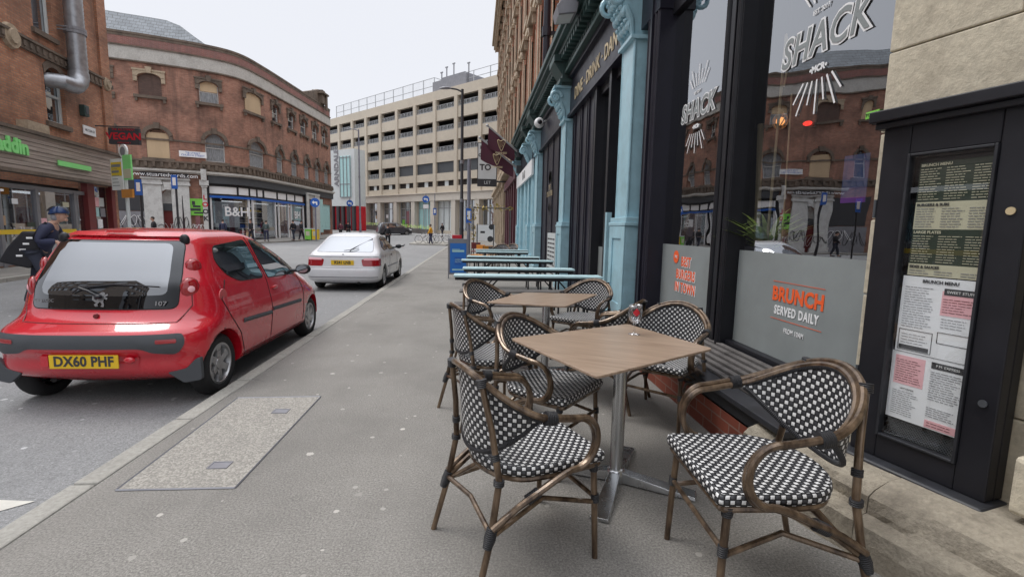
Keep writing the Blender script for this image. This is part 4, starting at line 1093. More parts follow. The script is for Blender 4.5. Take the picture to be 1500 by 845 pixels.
q.b(2.26, XW+.05, 7.3, 9.1, -.05, .45); q.b(2.26, XW+.05, 7.3, 9.1, 3.9, 4.06); q.build('window_frame', M_['black'], PUB)
q = Q(); q.b(2.16, 2.24, 7.9, 8.0, -.05, 1.75); q.build('blue_post', M_['blue'], PUB)
# crest sticker on the dark panel and pale board
Mx = QI @ Matrix(((0, 1, 0, 2.2), (-1, 0, 0, 14.6), (0, 0, 1, 0), (0, 0, 0, 1)))
text_part('lettering', 'THE\nCRICKETERS', .22, Mx @ T(0, 0, 2.6), M_['gold'], PUB, sx=.9)
q = Q(); q.lathe([(0, 0), (.22, 0)], 5, o=(2.2, 14.6, 3.0), axis='x'); q.lathe([(0, 0), (.2, 0)], 3, o=(2.2, 14.6, 2.1), axis='x'); q.build('crest', M_['gold'], PUB)
mb = Q(); mb.b(2.15, 2.2, 13.0, 14.4, .1, 1.35); mm = mb.build('menu_board', M_['whtold'], PUB)
rr = random.Random(2); q = Q()
for i in range(9):
    for j in range(3): q.b(2.146, 2.15, 13.1+j*.43, 13.45+j*.43, .2+i*.12, .24+i*.12)
q.build('print', M_['ink'], mm)
# blue doorway with fluted posts and white sign, maroon bar beyond
for (a, b) in ((17.9, 18.5), (20.6, 21.2), (22.6, 23.2)):
    q = Q(); q.b(2.1, 2.5, a, b, .3, 3.7)
    for k in range(4): q.tube([(2.1, a+.1+k*.13, .5), (2.1, a+.1+k*.13, 3.6)], .045, 6)
    q.b(2.02, 2.5, a-.06, b+.06, -.05, .5); q.b(2.02, 2.5, a-.05, b+.05, 3.55, 3.7)
    q.build('fluted_post', M_['blue'], PUB, bevel=.01)
q = Q(); q.b(2.4, 2.5, 17.5, 24.7, -.05, 4.1); q.build('door', M_['blue'], PUB)
q = Q(); q.b(1.98, 2.06, 17.6, 24.0, 3.4, 3.95); sg = q.build('shop_sign', M_['wht'], PUB)
Mx = QI @ Matrix(((0, 1, 0, 1.976), (-1, 0, 0, 20.5), (0, 0, 1, 3.67), (0, 0, 0, 1)))
text_part('lettering', 'BAR', .42, Mx, M_['ink'], sg, off=.02, spacing=1.6)
# round glass eye lamp and floodlight
def small(name, label, cat, loc, parts, group=None):
    t_ = thing(name, label, cat, loc, 0, group)
    for nm, fn, mt, kw in parts:
        q = MB(); fn(q); q.build(nm, M_[mt], t_, **kw)
    return t_
pf = atX(836, 18, 1.72)
small('floodlight', 'grey floodlight box mounted above the pub cornice', 'floodlight', (1.74, pf.y, pf.z), [
    ('housing', lambda q: q.prism([(-.32, .0), (-.28, -.15), (.05, -.1), (.1, .13), (-.2, .15)], lambda a, b, d: (a, d, b), -.25, .25), 'grey', dict(bevel=.01)),
    ('lens', lambda q: q.prism([(-.28, -.155), (.0, -.112), (.0, -.108), (-.28, -.15)], lambda a, b, d: (a, d, b), -.2, .2), 'whtold', {}),
    ('bracket', lambda q: q.tube([(.0, 0, 0), (.3, 0, -.1), (.35, 0, -.3)], .02, 6), 'dgrey', {})])
pf = atX(790, 180, 1.95)
small('camera_dome', 'white round security camera under the pub bracket', 'security camera', (1.95, pf.y, pf.z), [
    ('housing', lambda q: q.lathe([(0, -.16), (.1, -.15), (.15, -.05), (.16, .05), (.1, .12), (0, .13)], 14, axis='y'), 'wht', dict(smooth=True)),
    ('lens', lambda q: q.ball((0, -.15, -.01), (.07, .06, .07), 10, 8), 'black', dict(smooth=True)),
    ('bracket', lambda q: q.tube([(.05, .05, 0), (.25, .05, .1)], .03, 6), 'wht', {})])
# ================================================================ upper storeys above the pub and the terrace beyond
UP = Path([(2.3, 55.0), (2.3, 6.2)])
U = thing('stone_terrace', 'tall ornate terrace of warm brick and buff stone rising above the pub', 'building', (2.25, 30, 0)); UI = Matrix.Translation((-2.25, -30, 0)); UM = lambda: MB(UI.copy())
opu = []; floors = [(6.9, 9.3), (11.0, 13.2), (14.9, 16.8), (18.3, 19.8)]
s = 1.2; bays = []
while s < UP.L-2: bays.append(s); s += 2.9
for s in bays:
    for (a, b) in floors: opu.append((s+.55, s+1.75, a, b, .45))
w = facade(UP, opu, 5.0, 21.5, .3); w.v = [tuple(UI @ Vector(p)) for p in w.v]; w.build('wall', M_['brickO'], U)
q = UM(); strip(UP, 0, 30.2, -.0, .6, 3.4, 5.0, q); q.build('shop_fascia', M_['stone'], U)
for i, s in enumerate(bays):
    q = UM(); 
    strip(UP, s-.22, s+.12, -.05, 0, 5.8, 20.6, q)
    for z in (9.9, 13.8, 17.6, 20.3): strip(UP, s-.30, s+.20, -.12, 0, z, z+.3, q)
    q.build('pier', M_['stone'], U)
for s in bays:
    for (a, b) in floors:
        q = UM(); m_ = s+1.15; strip(UP, s+.4, s+1.9, -.12, 0, a-.25, a, q); strip(UP, s+.42, s+.55, -.02, .05, a, b, q); strip(UP, s+1.75, s+1.88, -.02, .05, a, b, q)
        strip(UP, s+.35, s+1.95, -.24, 0, b+.62, b+.78, q); strip(UP, s+.45, s+.6, -.16, 0, b+.25, b+.62, q); strip(UP, s+1.7, s+1.85, -.16, 0, b+.25, b+.62, q)
        f = q.build('window', M_['stone'], U)
        q = UM(); strip(UP, s+.5, s+1.8, .25, .27, a, b+.45, q); q.build('pane', M_['pane'], f)
for z, d_ in ((6.2, .2), (10.2, .1), (14.1, .1), (17.9, .14), (20.6, .55), (21.0, .75)):
    q = UM(); strip(UP, 0, UP.L, -d_, 0, z, z+.28, q); strip(UP, 0, UP.L, -d_*.6, 0, z-.18, z, q); q.build('string_course', M_['stone'], U)
q = UM(); s = .2
while s < UP.L: strip(UP, s, s+.2, -.42, -.3, 20.3, 20.6, q); s += .45
q.build('cornice_brackets', M_['stone'], U)
q = UM(); q.b(2.25, 12, 55, 55.3, -.5, 21.5); q.b(2.25, 12, 5.9, 6.2, 4.9, 21.5); q.b(2.3, 12, 6.2, 55, 21.2, 21.4); q.build('end_wall', M_['stone'], U)
# ground floor of the far terrace: stone piers and maroon bar front
q = UM()
for k in range(8): y = 35.2+k*2.6; q.b(1.95, 2.5, y, y+.75, -.2, 5.0); q.b(1.85, 2.5, y-.08, y+.83, -.2, 1.0); q.b(1.85, 2.5, y-.08, y+.83, 4.4, 4.9)
q.build('ground_floor_pier', M_['stone'], U)
q = UM(); q.b(2.35, 2.5, 34.5, 55, -.2, 4); q.build('shop_window', M_['paned'], U)
q = UM(); q.b(2.15, 2.6, 24.7, 34.5, -.1, 4.4)
for k in range(6): q.b(2.05, 2.2, 24.8+k*1.8, 25.3+k*1.8, -.1, 4.0)
q.b(1.95, 2.3, 24.7, 34.5, 4.0, 4.5); q.build('bar_front', M_['maroon'], U)
q = UM(); q.b(1.7, 2.3, 24.7, 55, 4.9, 5.2); q.build('cornice', M_['stone'], U)
pf = atX(805, 45, 2.0)
t_ = thing('drainpipe', 'thick dark blue drainpipe above the pub cornice', 'drainpipe', (1.92, pf.y, 5.8))
q = MB(); q.tube([(0, 0, 0), (0, 0, 15)], .10, 12); q.build('pipe', M_['navy'], t_, smooth=True)
for z in (1.0, 3.6, 6.4): q = MB(); q.lathe([(.10, z), (.135, z), (.135, z+.25), (.10, z+.25)], 12); q.b(.05, .33, -.03, .03, z+.05, z+.15); q.build('collar', M_['navy'], t_)
# ================================================================ angled sandstone pier with the menu case
S = thing('stone_pier', 'rough buff sandstone pier at the near end of the pub front', 'wall', (2.2, 2.3, 0)); SI = Matrix.Translation((-2.2, -2.3, 0))
dm = Vector((.26, -.966)).normalized(); nm_ = Vector((-.966, -.26)).normalized()
P0 = Vector((2.0, 2.30))
def ml(s, o): p = P0+dm*s+nm_*o; return (p.x, p.y)
def pr(q, pts, z0, z1): q.prism(pts, lambda a, b, d: (a, b, d), z0, z1)
q = MB(SI.copy()); z_ = .3; ci = 0; rs = random.Random(6)
while z_ < 6:
    hcs = .40+.04*(ci % 2); a_ = -.106; first = .52 if ci % 2 else .95
    while a_ < 2.5:
        b_ = min(2.5, a_+first); o_ = -.13+rs.uniform(-.004, .004); pr(q, [ml(a_, -.6), ml(b_-.006, -.6), ml(b_-.006, o_), ml(a_, o_)], z_, z_+hcs-.006); a_ = b_; first = .9
    z_ += hcs; ci += 1
q.build('wall', M_['stonenear'], S, bevel=.007)
# plinth: three stepped courses
q = MB(SI.copy())
prof = [(-.3, -.05), (.375, -.05), (.37, .10), (.36, .165), (.335, .185), (.30, .195), (.285, .215), (.275, .265), (.25, .295), (.16, .325), (-.3, .335)]
for a, b in ((-.43, .30), (.304, 1.25), (1.254, 2.4)):
    n = 24; g_ = [a+(b-a)*i/n for i in range(n+1)]; rs = random.Random(int(a*100)); m = len(prof)
    vs = []
    for i, s_ in enumerate(g_):
        for j, (o_, z_) in enumerate(prof):
            w_ = .010*math.sin(s_*9+j*1.7)+rs.uniform(-.005, .005) if 0 < j < m-1 else 0
            p_ = ml(s_, o_+w_); vs.append((p_[0], p_[1], z_+w_*.4))
    q.add(vs, [(i*m+j, i*m+j+1, (i+1)*m+j+1, (i+1)*m+j) for i in range(n) for j in range(m-1)]+[tuple(range(m)), tuple(reversed(range(n*m, n*m+m)))])
q.build('plinth', M_['stonebase'], S)
q = MB(SI.copy())
pr(q, [ml(.68, -.14), ml(.80, -.14), ml(.80, -.04), ml(.68, -.02)], .35, 6); pr(q, [ml(.82, -.14), ml(.9, -.14), ml(.9, -.10), ml(.82, -.08)], .35, 6)
pr(q, [ml(.66, -.14), ml(1.1, -.14), ml(1.1, 0.02), ml(.66, 0.04)], .36, .60)
q.build('moulding', M_['stonenear'], S, bevel=.02)
mr = math.atan2(-.966, .26)
MC = thing('menu_case', 'tall black framed glazed menu case on the sandstone pier', 'menu case', (P0.x, P0.y, .34), mr)
# local: x along wall towards camera side, y inwards, z up
CW, CH = .575, 1.655
def cb_(nm, boxes, mt='black', parent=MC, bevel=.006):
    q = MB()
    for b in boxes: q.b(*b)
    return q.build(nm, M_[mt], parent, bevel=bevel)
cb_('back_box', [(0, CW, .06, .125, .0, CH)])
fr = cb_('frame', [(0, .125, 0, .06, .0, CH), (CW-.115, CW, 0, .06, .0, CH), (.125, CW-.115, 0, .06, 0, .12), (.125, CW-.115, 0, .06, CH-.16, CH)])
cb_('inner_bead', [(.125, .137, -.012, .03, .12, CH-.16), (CW-.127, CW-.115, -.012, .03, .12, CH-.16), (.137, CW-.127, -.012, .03, .12, .132), (.137, CW-.127, -.012, .03, CH-.172, CH-.16)], 'blackm', fr, .003)
cb_('canopy', [(-.035, CW+.05, -.07, .125, CH, CH+.055), (-.02, CW+.03, -.04, .125, CH-.03, CH)])
q = MB(); q.b(-.04, CW+.03, -.075, .12, -.035, .0); q.build('shelf', M_['blackm'], MC, bevel=.016, seg=3)
q = MB(); q.lathe([(0, -.006), (.016, -.006), (.016, 0)], 12, o=(CW-.05, -.001, .42), axis='y'); q.build('lock', M_['dgrey'], MC)
q = MB(); q.lathe([(0, -.006), (.016, -.006), (.016, 0)], 12, o=(CW-.05, -.001, 1.22), axis='y'); q.build('lock', M_['gold'], MC)
for z in (.35, 1.2):
    q = MB(); q.b(-.006, .0, .0, .03, z, z+.09); q.tube([(-.006, .0, z), (-.006, .0, z+.09)], .006, 6); q.build('hinge', M_['dgrey'], MC)
q = MB(); q.add([(.13, .006, .125), (CW-.12, .006, .125), (CW-.12, .006, CH-.165), (.13, .006, CH-.165)], [(0, 1, 2, 3)]); q.build('pane', glass_mat('case glass', tint=(.97, .98, .97), refl=.04, see=True), MC)
# mesh floor of the case
q = MB(); x0, x1, z0, z1 = .13, CW-.12, .13, .235
for k in range(26):
    x = x0+(x1-x0)*k/25; q.tube([(max(x0, x-.05), .04, z0 if x-.05 >= x0 else z0+(x0-x+.05)*2.1), (min(x1, x+.05), .05, z1)], .0022, 4)
    q.tube([(min(x1, x+.05), .04, z0), (max(x0, x-.05), .05, z1)], .0022, 4)
q.build('wire_mesh', M_['dgrey'], MC)
def txtlines(q, x0, x1, z0, z1, n, r, y, h=.0022, gap=.3):
    for i in range(n):
        z = z1-(z1-z0)*(i+.5)/n; x = x0; xe = x1-(x1-x0)*r.uniform(0, gap)
        while x < xe:
            w_ = min(r.uniform(.008, .03), xe-x); q.b(x, x+w_, y-.0012, y, z-h/2, z+h/2); x += w_+.004
rr = random.Random(4)
def sheetp(x0, x1, z0, z1, mt, y=.022, tilt=0):
    q = MB(T((x0+x1)/2, 0, (z0+z1)/2) @ Matrix.Rotation(tilt, 4, 'Y') @ T(-(x0+x1)/2, 0, -(z0+z1)/2)); q.b(x0, x1, y, y+.003, z0, z1); return q.build('menu_sheet', M_[mt], MC), q.M
Y = .022
for (z0, z1, mt, hd, im) in ((1.27, 1.45, 'dgreen', 'BRUNCH MENU', 'cream'), (1.145, 1.27, 'cream', 'BURGERS & SUBS', 'ink'), (.985, 1.145, 'dgreen', 'LARGE PLATES', 'cream'), (.93, .985, 'cream', 'SIDES & SAUCES', 'ink')):
    s_, M2 = sheetp(.165, .475, z0, z1, mt)
    text_part('heading', hd, .017, M2 @ T(.172, Y-.003, z1-.014), M_[im], s_, ax='LEFT', off=.0006, ext=.0005)
    q = MB(M2)
    for c in range(3): txtlines(q, .172+c*.102, .262+c*.102, z0+.006, z1-.026, max(2, int((z1-z0-.03)/.011)), rr, Y-.001, .003)
    q.build('print', M_['inkgrey' if im == 'ink' else 'cream'], s_)
s_, M2 = sheetp(.150, .462, .56, .925, 'paper')
text_part('heading', 'BRUNCH MENU', .02, M2 @ T(.306, Y-.003, .905), M_['ink'], s_, off=.0006, ext=.0005)
q = MB(M2); txtlines(q, .165, .29, .68, .88, 17, rr, Y-.001); txtlines(q, .325, .44, .70, .75, 4, rr, Y-.001); txtlines(q, .172, .285, .60, .655, 4, rr, Y-.001); q.build('print', M_['inkgrey'], s_)
q = MB(M2); q.b(.318, .448, Y-.0015, Y, .76, .87); pk = q.build('print_block', M_['pink'], s_)
q = MB(M2); txtlines(q, .325, .44, .77, .84, 6, rr, Y-.002); q.build('print', M_['dred'], pk)
q = MB(M2); q.b(.325, .452, Y-.003, Y-.0015, .853, .882); bl = q.build('print_block', M_['ink'], s_)
text_part('heading', 'SWEET STUFF', .017, M2 @ T(.388, Y-.0045, .867), M_['wht'], bl, ext=.0005)
q = MB(M2); q.b(.165, .29, Y-.0015, Y, .575, .595); q.build('print_block', M_['ink'], s_)
q = MB(M2)
for (a, b, c, d_) in ((.160, .30, .668, .670), (.160, .30, .570, .572), (.160, .162, .57, .67), (.298, .30, .57, .67), (.318, .455, .68, .682), (.318, .455, .63, .632), (.318, .32, .63, .682), (.453, .455, .63, .682)): q.b(a, b, Y-.002, Y, c, d_)
q.build('rule', M_['ink'], s_)
s_, M2 = sheetp(.140, .455, .225, .557, 'paper', .025)
Y = .025
q = MB(M2); q.b(.158, .285, Y-.0015, Y, .40, .54); pk = q.build('print_block', M_['pink'], s_)
q = MB(M2); txtlines(q, .165, .28, .41, .525, 10, rr, Y-.002); q.build('print', M_['dred'], pk)
q = MB(M2); q.b(.31, .44, Y-.0015, Y, .51, .54); bl = q.build('print_block', M_['ink'], s_)
text_part('heading', 'P.M. EXPRESS', .016, M2 @ T(.375, Y-.003, .525), M_['wht'], bl, ext=.0005)
text_part('heading', 'HOT DRINKS', .010, M2 @ T(.222, Y-.003, .38), M_['ink'], s_, ext=.0005)
q = MB(M2); txtlines(q, .16, .275, .245, .37, 12, rr, Y-.001); txtlines(q, .31, .44, .36, .50, 13, rr, Y-.001); txtlines(q, .31, .43, .28, .33, 5, rr, Y-.001); q.build('print', M_['inkgrey'], s_)
q = MB(M2); q.b(.31, .452, Y-.0015, Y, .23, .265); pk = q.build('print_block', M_['pink'], s_)
q = MB(M2); txtlines(q, .32, .44, .235, .26, 2, rr, Y-.002); q.build('print', M_['dred'], pk)
# things seen through the window
lp = atX(1143, 178, 3.3)
t_ = thing('pendant_lamp', 'small glowing filigree pendant lamp hanging inside the pub window', 'lamp', (lp.x, lp.y, lp.z))
q = MB(); q.tube([(0, 0, .09), (0, 0, 4.3-lp.z)], .004, 5); q.build('cord', M_['black'], t_)
q = MB()
for k in range(10): 
    a = PI*2*k/10; q.tube([(.075*math.sin(PI*i/8)*math.cos(a+i*.2), .075*math.sin(PI*i/8)*math.sin(a+i*.2), -.085*math.cos(PI*i/8)) for i in range(9)], .006, 5)
q.build('shade', M_['gold'], t_)
q = MB(); q.ball((0, 0, 0), .045, 12, 8); q.build('bulb', M_['lamp'], t_)
q = MB(); q.lathe([(0, .13), (.02, .12), (.03, .09), (0, .08)], 10); q.build('cap', M_['gold'], t_)
lp2 = atX(893, 260, 2.8)
lr = atX(1183, 181, 4.5)
t_ = thing('indicator_light', 'small red light deep inside the pub', 'light', tuple(lr)); q = MB(); q.ball((0, 0, 0), (.05, .07, .03), 10, 6); q.build('lens', M_['redglow'], t_); q = MB(); q.b(.03, .08, -.09, .09, -.05, .05); q.build('base', M_['black'], t_)
pl = atX(1252, 262, 3.0)
t_ = thing('blue_poster', 'blue poster with violet foot seen inside the pub window', 'poster', tuple(pl), math.radians(12)); t_.scale = (.8, .8, .85); q = MB(); q.b(0, .01, -.13, .13, -.22, .22); b_ = q.build('sheet', M_['poster'], t_); q = MB(); q.b(-.002, 0, -.13, .13, -.22, -.17); q.build('foot_band', M_['violet'], b_)
# spiky plant and canes
pp = atX(1124, 345, 2.62)
t_ = thing('spiky_plant', 'spiky green plant growing with bamboo canes behind the frosted window', 'plant', (pp.x, pp.y, .95)); rr = random.Random(12); t_.scale = (1.45, 1.45, 1.75)
q = MB(); q.lathe([(.0, 0), (.10, 0), (.13, .22), (.12, .22), (.1, .18), (0, .18)], 16); q.build('pot', M_['dgrey'], t_, smooth=True)
q = MB()
for k in range(46):
    a = rr.uniform(0, 2*PI); L = rr.uniform(.2, .36); e = rr.uniform(.3, 1.35); w_ = .016
    pts = [Vector((math.cos(a)*L*u*math.cos(e*(1-.5*u)), math.sin(a)*L*u*math.cos(e*(1-.5*u)), .2+L*u*math.sin(e)*(1-.35*u))) for u in (0, .3, .6, .85, 1)]
    sd = Vector((-math.sin(a), math.cos(a), 0)); vs = []
    for i, p in enumerate(pts): ww = w_*(.6, 1, .8, .4, .03)[i]; vs += [p-sd*ww, p+sd*ww]
    q.add(vs, [(2*i, 2*i+1, 2*i+3, 2*i+2) for i in range(4)])
q.build('leaves', M_['leaf'], t_)
q = MB(); q.tube([(-.02, .06, .1), (-.03, .12, .85)], .018, 8); q.tube([(0, 0, .1), (.02, .02, .8), (.0, -.02, 1.25)], .008, 6); q.tube([(.0, -.02, 1.25), (.01, -.05, 1.15), (0, -.04, 1.0)], .006, 5); q.tube([(.05, -.08, .1), (.0, -.12, .95)], .005, 5); q.build('canes', M_['cane'], t_)
q = MB(); q.b(pp.x-.25, pp.x+.35, 2.9, 6.1, .90, .95); 
tt_ = thing('window_shelf', 'dark shelf running behind the pub windows', 'shelf', (pp.x, 4.5, .9)); q = MB(T(-pp.x, -4.5, -.9)); q.b(XW+.06, XW+.75, 2.9, 6.1, .9, .948); q.build('board', M_['slat'], tt_); q = MB(T(-pp.x, -4.5, -.9)); q.b(XW+.1, XW+.2, 3.2, 3.3, -.1, .9); q.b(XW+.1, XW+.2, 5.6, 5.7, -.1, .9); q.build('bracket', M_['black'], tt_)
# ================================================================ cars
def lerp_tab(tab, z):
    """tab: list of (z, a, b, ...) -> interpolated tuple (smooth)"""
    if z <= tab[0][0]: return tab[0][1:]
    if z >= tab[-1][0]: return tab[-1][1:]
    for i in range(len(tab)-1):
        if tab[i][0] <= z <= tab[i+1][0]:
            t = (z-tab[i][0])/(tab[i+1][0]-tab[i][0])
            p0 = tab[max(0, i-1)]; p1 = tab[i]; p2 = tab[i+1]; p3 = tab[min(len(tab)-1, i+2)]
            out = []
            for k in range(1, len(p1)):
                h = p2[0]-p1[0]
                m1 = (p2[k]-p0[k])/max(1e-6, p2[0]-p0[0])*h; m2 = (p3[k]-p1[k])/max(1e-6, p3[0]-p1[0])*h
                if (p2[k]-p1[k])*m1 < 0: m1 = 0
                if (p2[k]-p1[k])*m2 < 0: m2 = 0
                t2, t3 = t*t, t*t*t
                out.append((2*t3-3*t2+1)*p1[k]+(t3-2*t2+t)*m1+(-2*t3+3*t2)*p2[k]+(t3-t2)*m2)
            return tuple(out)
def car_shell(tab, zs, nr=16, nf=14, ns=26):
    """horizontal slices; tab rows: z, y_rear, y_front, half_width, rear_corner_depth, front_corner_depth, p_rear"""
    rings = []
    for z in zs:
        yr, yf, w, dr, df, p = lerp_tab(tab, z); half = []
        dr = min(dr, (yf-yr)*.49); df = min(df, (yf-yr)*.49)
        for i in range(nr+1):
            t = PI/2*i/nr; half.append((w*math.sin(t)**(2/p), yr+dr*(1-max(0, math.cos(t))**(2/p))))
        y0, y1 = yr+dr, yf-df
        for i in range(1, ns):
            u = i/ns; half.append((w*(1+.0*math.sin(PI*u)), y0+(y1-y0)*u))
        for i in range(nf+1):
            t = PI/2*(1-i/nf); half.append((w*math.sin(t)**(2/p), yf-df*(1-max(0, math.cos(t))**(2/p))))
        ring = [(x, y, z) for x, y in half]+[(-x, y, z) for x, y in reversed(half[1:-1])]
        rings.append(ring)
    return rings
def car_mesh(rings):
    n = len(rings[0]); vs = [p for r in rings for p in r]; fs = []
    for i in range(len(rings)-1):
        for j in range(n): fs.append((i*n+j, i*n+(j+1) % n, (i+1)*n+(j+1) % n, (i+1)*n+j))
    fs.append(tuple(reversed(range(n)))); fs.append(tuple(range((len(rings)-1)*n, len(rings)*n)))
    return vs, fs
def make_car(spec, root, paint, glass):
    tab = spec['tab']; zlo, zhi = tab[0][0], tab[-1][0]
    zs = []; z = zlo
    while z < zhi-.13: zs.append(z); z += .028
    k = 0
    while k < 12: zs.append(zhi-.13*(1-k/12)**1.6 if k else zhi-.13); k += 1
    zs.append(zhi)
    vs, fs = car_mesh(car_shell(tab, sorted(set(zs))))
    bvh = BVHTree.FromPolygons([Vector(v) for v in vs], fs)
    q = MB(); q.add(vs, fs); body = q.build('body', [M_[paint], M_['under']], root, smooth='all')
    try: body.data.set_sharp_from_angle(angle=math.radians(50))
    except Exception: pass
    # wheel arches cut from the shell
    arr = []
    for (yw, r, zc) in spec['wheels']:
        for sx in (-1, 1):
            a = spec['arch']; q = MB(); q.lathe([(0, -.16), (a, -.16), (a, .3), (0, .3)], 32, o=(sx*(spec['hw']-.02), yw, zc), axis='x' if True else 'x')
            arr.append(q)
    cut = MB()
    for q in arr: cut.add(q.v, q.f)
    # lathe axis x: symmetric around the side plane
    co = cut.build('cutter', [M_[paint], M_['under']], root, merge=True)
    for p_ in co.data.polygons: p_.material_index = 1
    md = body.modifiers.new('arches', 'BOOLEAN'); md.object = co; md.operation = 'DIFFERENCE'; md.solver = 'EXACT'
    dg = bpy.context.evaluated_depsgraph_get(); dg.update()
    me = bpy.data.meshes.new_from_object(body.evaluated_get(dg)); body.modifiers.clear()
    old = body.data; body.data = me; bpy.data.meshes.remove(old); bpy.data.objects.remove(co)
    me.materials.clear(); me.materials.append(M_[paint]); me.materials.append(M_['under'])
    for p in me.polygons:
        if p.center.z < zlo+.01: p.material_index = 1
        elif p.material_index == 1: p.use_smooth = True
    def hit(mode, a, b, off):
        if mode == 'rear': o, d = Vector((a, -2, b)), Vector((0, 1, 0))
        elif mode == 'right': o, d = Vector((3, a, b)), Vector((-1, 0, 0))
        elif mode == 'left': o, d = Vector((-3, a, b)), Vector((1, 0, 0))
        elif mode == 'front': o, d = Vector((a, 8, b)), Vector((0, -1, 0))
        else: o, d = Vector((a, b, 3)), Vector((0, 0, -1))
        h = bvh.ray_cast(o, d)
        if h[0] is None: return None
        n = h[1];
        if n.dot(d) > 0: n = -n
        return h[0]+n*off
    def patch(name, mode, poly, mt, parent, off=.004, step=.04, depth=0, smooth=True, bulge=0):
        """a panel lying on the shell: polygon in the view plane, dropped onto the bodywork"""
        pts = []; n = len(poly)
        for i in range(n):
            a, b = Vector(poly[i]), Vector(poly[(i+1) % n]); k = max(1, int((b-a).length/step))
            for j in range(k): pts.append(a+(b-a)*j/k)
        nb = len(pts); edges = [(i, (i+1) % nb) for i in range(nb)]
        xs = [p.x for p in pts]; ys = [p.y for p in pts]
        def inside(x, y):
            c = False; j = n-1
            for i in range(n):
                xi, yi = poly[i]; xj, yj = poly[j]
                if (yi > y) != (yj > y) and x < (xj-xi)*(y-yi)/(yj-yi)+xi: c = not c
                j = i
            return c
        def dist(x, y):
            return min(((Vector((x, y))-(a+(b-a)*max(0, min(1, (Vector((x, y))-a).dot(b-a)/max(1e-9, (b-a).length_squared)))))).length for a, b in zip(pts, pts[1:]+pts[:1]))
        allp = list(pts); y = min(ys)+step/2
        while y < max(ys):
            x = min(xs)+step/2
            while x < max(xs):
                if inside(x, y) and dist(x, y) > step*.35: allp.append(Vector((x, y)))
                x += step
            y += step
        r = delaunay_2d_cdt(allp, edges, [], 1, 1e-5); V, E_, Fc = r[0], r[1], r[2]
        out = []; ok = []
        for v in V:
            bl = bulge*math.sqrt(min(1, dist(v.x, v.y)/max(1e-6, bulge*1.6))) if bulge else 0
            h = hit(mode, v.x, v.y, off+bl); out.append(h or Vector((0, 1, .5))); ok.append(h is not None)
        fs_ = [tuple(f) for f in Fc if all(ok[i] for i in f)]
        q = MB(); q.add(out, fs_)
        # skirt so that the panel has an edge
        return q.build(name, M_[mt] if isinstance(mt, str) else mt, parent, smooth='all')
    def line(name, mode, pts, mt, parent, r=.005, off=0, flat=(1, 1), step=.05):
        P = []
        for a, b in zip(pts, pts[1:]):
            a, b = Vector(a), Vector(b); k = max(1, int((b-a).length/step))
            for j in range(k): P.append(a+(b-a)*j/k)
        P.append(Vector(pts[-1])); W_ = [hit(mode, p.x, p.y, off) for p in P]; W_ = [p for p in W_ if p is not None]
        q = MB(); q.tube(W_, r, 6); return q.build(name, M_[mt], parent, smooth=True)
    return body, hit, patch, line
def make_wheel(root, x, y, z, R, rr_, side, w=.17, spokes=6):
    """tyre with tread, alloy rim with spokes; side +1 = faces +x"""
    q = MB(); s = side
    pr_ = [(rr_, w/2-.01), (rr_+.02, w/2), (R-.035, w/2), (R-.01, w/2-.02), (R, w/2-.045), (R, -w/2+.045), (R-.01, -w/2+.02), (R-.035, -w/2), (rr_+.02, -w/2), (rr_, -w/2+.01), (rr_, w/2-.01)]
    q.lathe([(a, s*b) for a, b in pr_], 40, o=(x, y, z), axis='x'); ty = q.build('wheel', M_['rubber'], root, smooth=True)
    q = MB(); f = w/2-.012
    q.lathe([(a, s*b) for a, b in [(rr_, f+.004), (rr_-.02, f+.006), (rr_-.03, f-.012), (rr_-.035, -w/2+.02)]], 36, o=(x, y, z), axis='x', caps=False)
    q.lathe([(a, s*b) for a, b in [(0, f-.004), (.05, f-.006), (.062, f-.022), (.062, f-.06)]], 18, o=(x, y, z), axis='x')
    for k in range(spokes):
        a = 2*PI*k/spokes
        for (r0, r1, w0, w1) in ((.05, rr_*.62, .034, .026), (rr_*.6, rr_-.02, .026, .046)):
            M2 = T(x, y, z) @ Matrix.Rotation(a, 4, 'X'); c = MB(M2)
            c.add([(s*(f-.012), -w0, r0), (s*(f-.012), w0, r0), (s*(f-.006), w1, r1), (s*(f-.006), -w1, r1), (s*(f-.045), -w0*1.2, r0), (s*(f-.045), w0*1.2, r0), (s*(f-.04), w1*1.2, r1), (s*(f-.04), -w1*1.2, r1)],
                  [(0, 1, 2, 3), (0, 4, 5, 1), (1, 5, 6, 2), (2, 6, 7, 3), (3, 7, 4, 0)])
            q.v += c.v; n0 = len(q.v)-8; q.f += [[n0+i for i in ff] for ff in c.f]; q.mi += c.mi; q.uv += c.uv
    q.build('rim', M_['rim'], ty, smooth=True)
    q = MB(); q.lathe([(0, s*(-w/2+.05)), (rr_-.04, s*(-w/2+.05))], 24, o=(x, y, z), axis='x'); q.build('brake_disc', M_['under'], ty)
    return ty
def ell(cx, cy, rx, ry, n=20, rot=0):
    return [(cx+rx*math.cos(2*PI*i/n)*math.cos(rot)-ry*math.sin(2*PI*i/n)*math.sin(rot), cy+rx*math.cos(2*PI*i/n)*math.sin(rot)+ry*math.sin(2*PI*i/n)*math.cos(rot)) for i in range(n)]
def rpoly(pts, r=.03, n=4):
    out = []; m = len(pts)
    for i in range(m):
        a, b, c = Vector(pts[i-1]), Vector(pts[i]), Vector(pts[(i+1) % m]); d1 = (a-b); d2 = (c-b)
        k = min(r, d1.length*.45, d2.length*.45); p = b+d1.normalized()*k; q_ = b+d2.normalized()*k
        for j in range(n+1): t = j/n; out.append(tuple(p*(1-t)**2+b*2*t*(1-t)+q_*t*t))
    return out
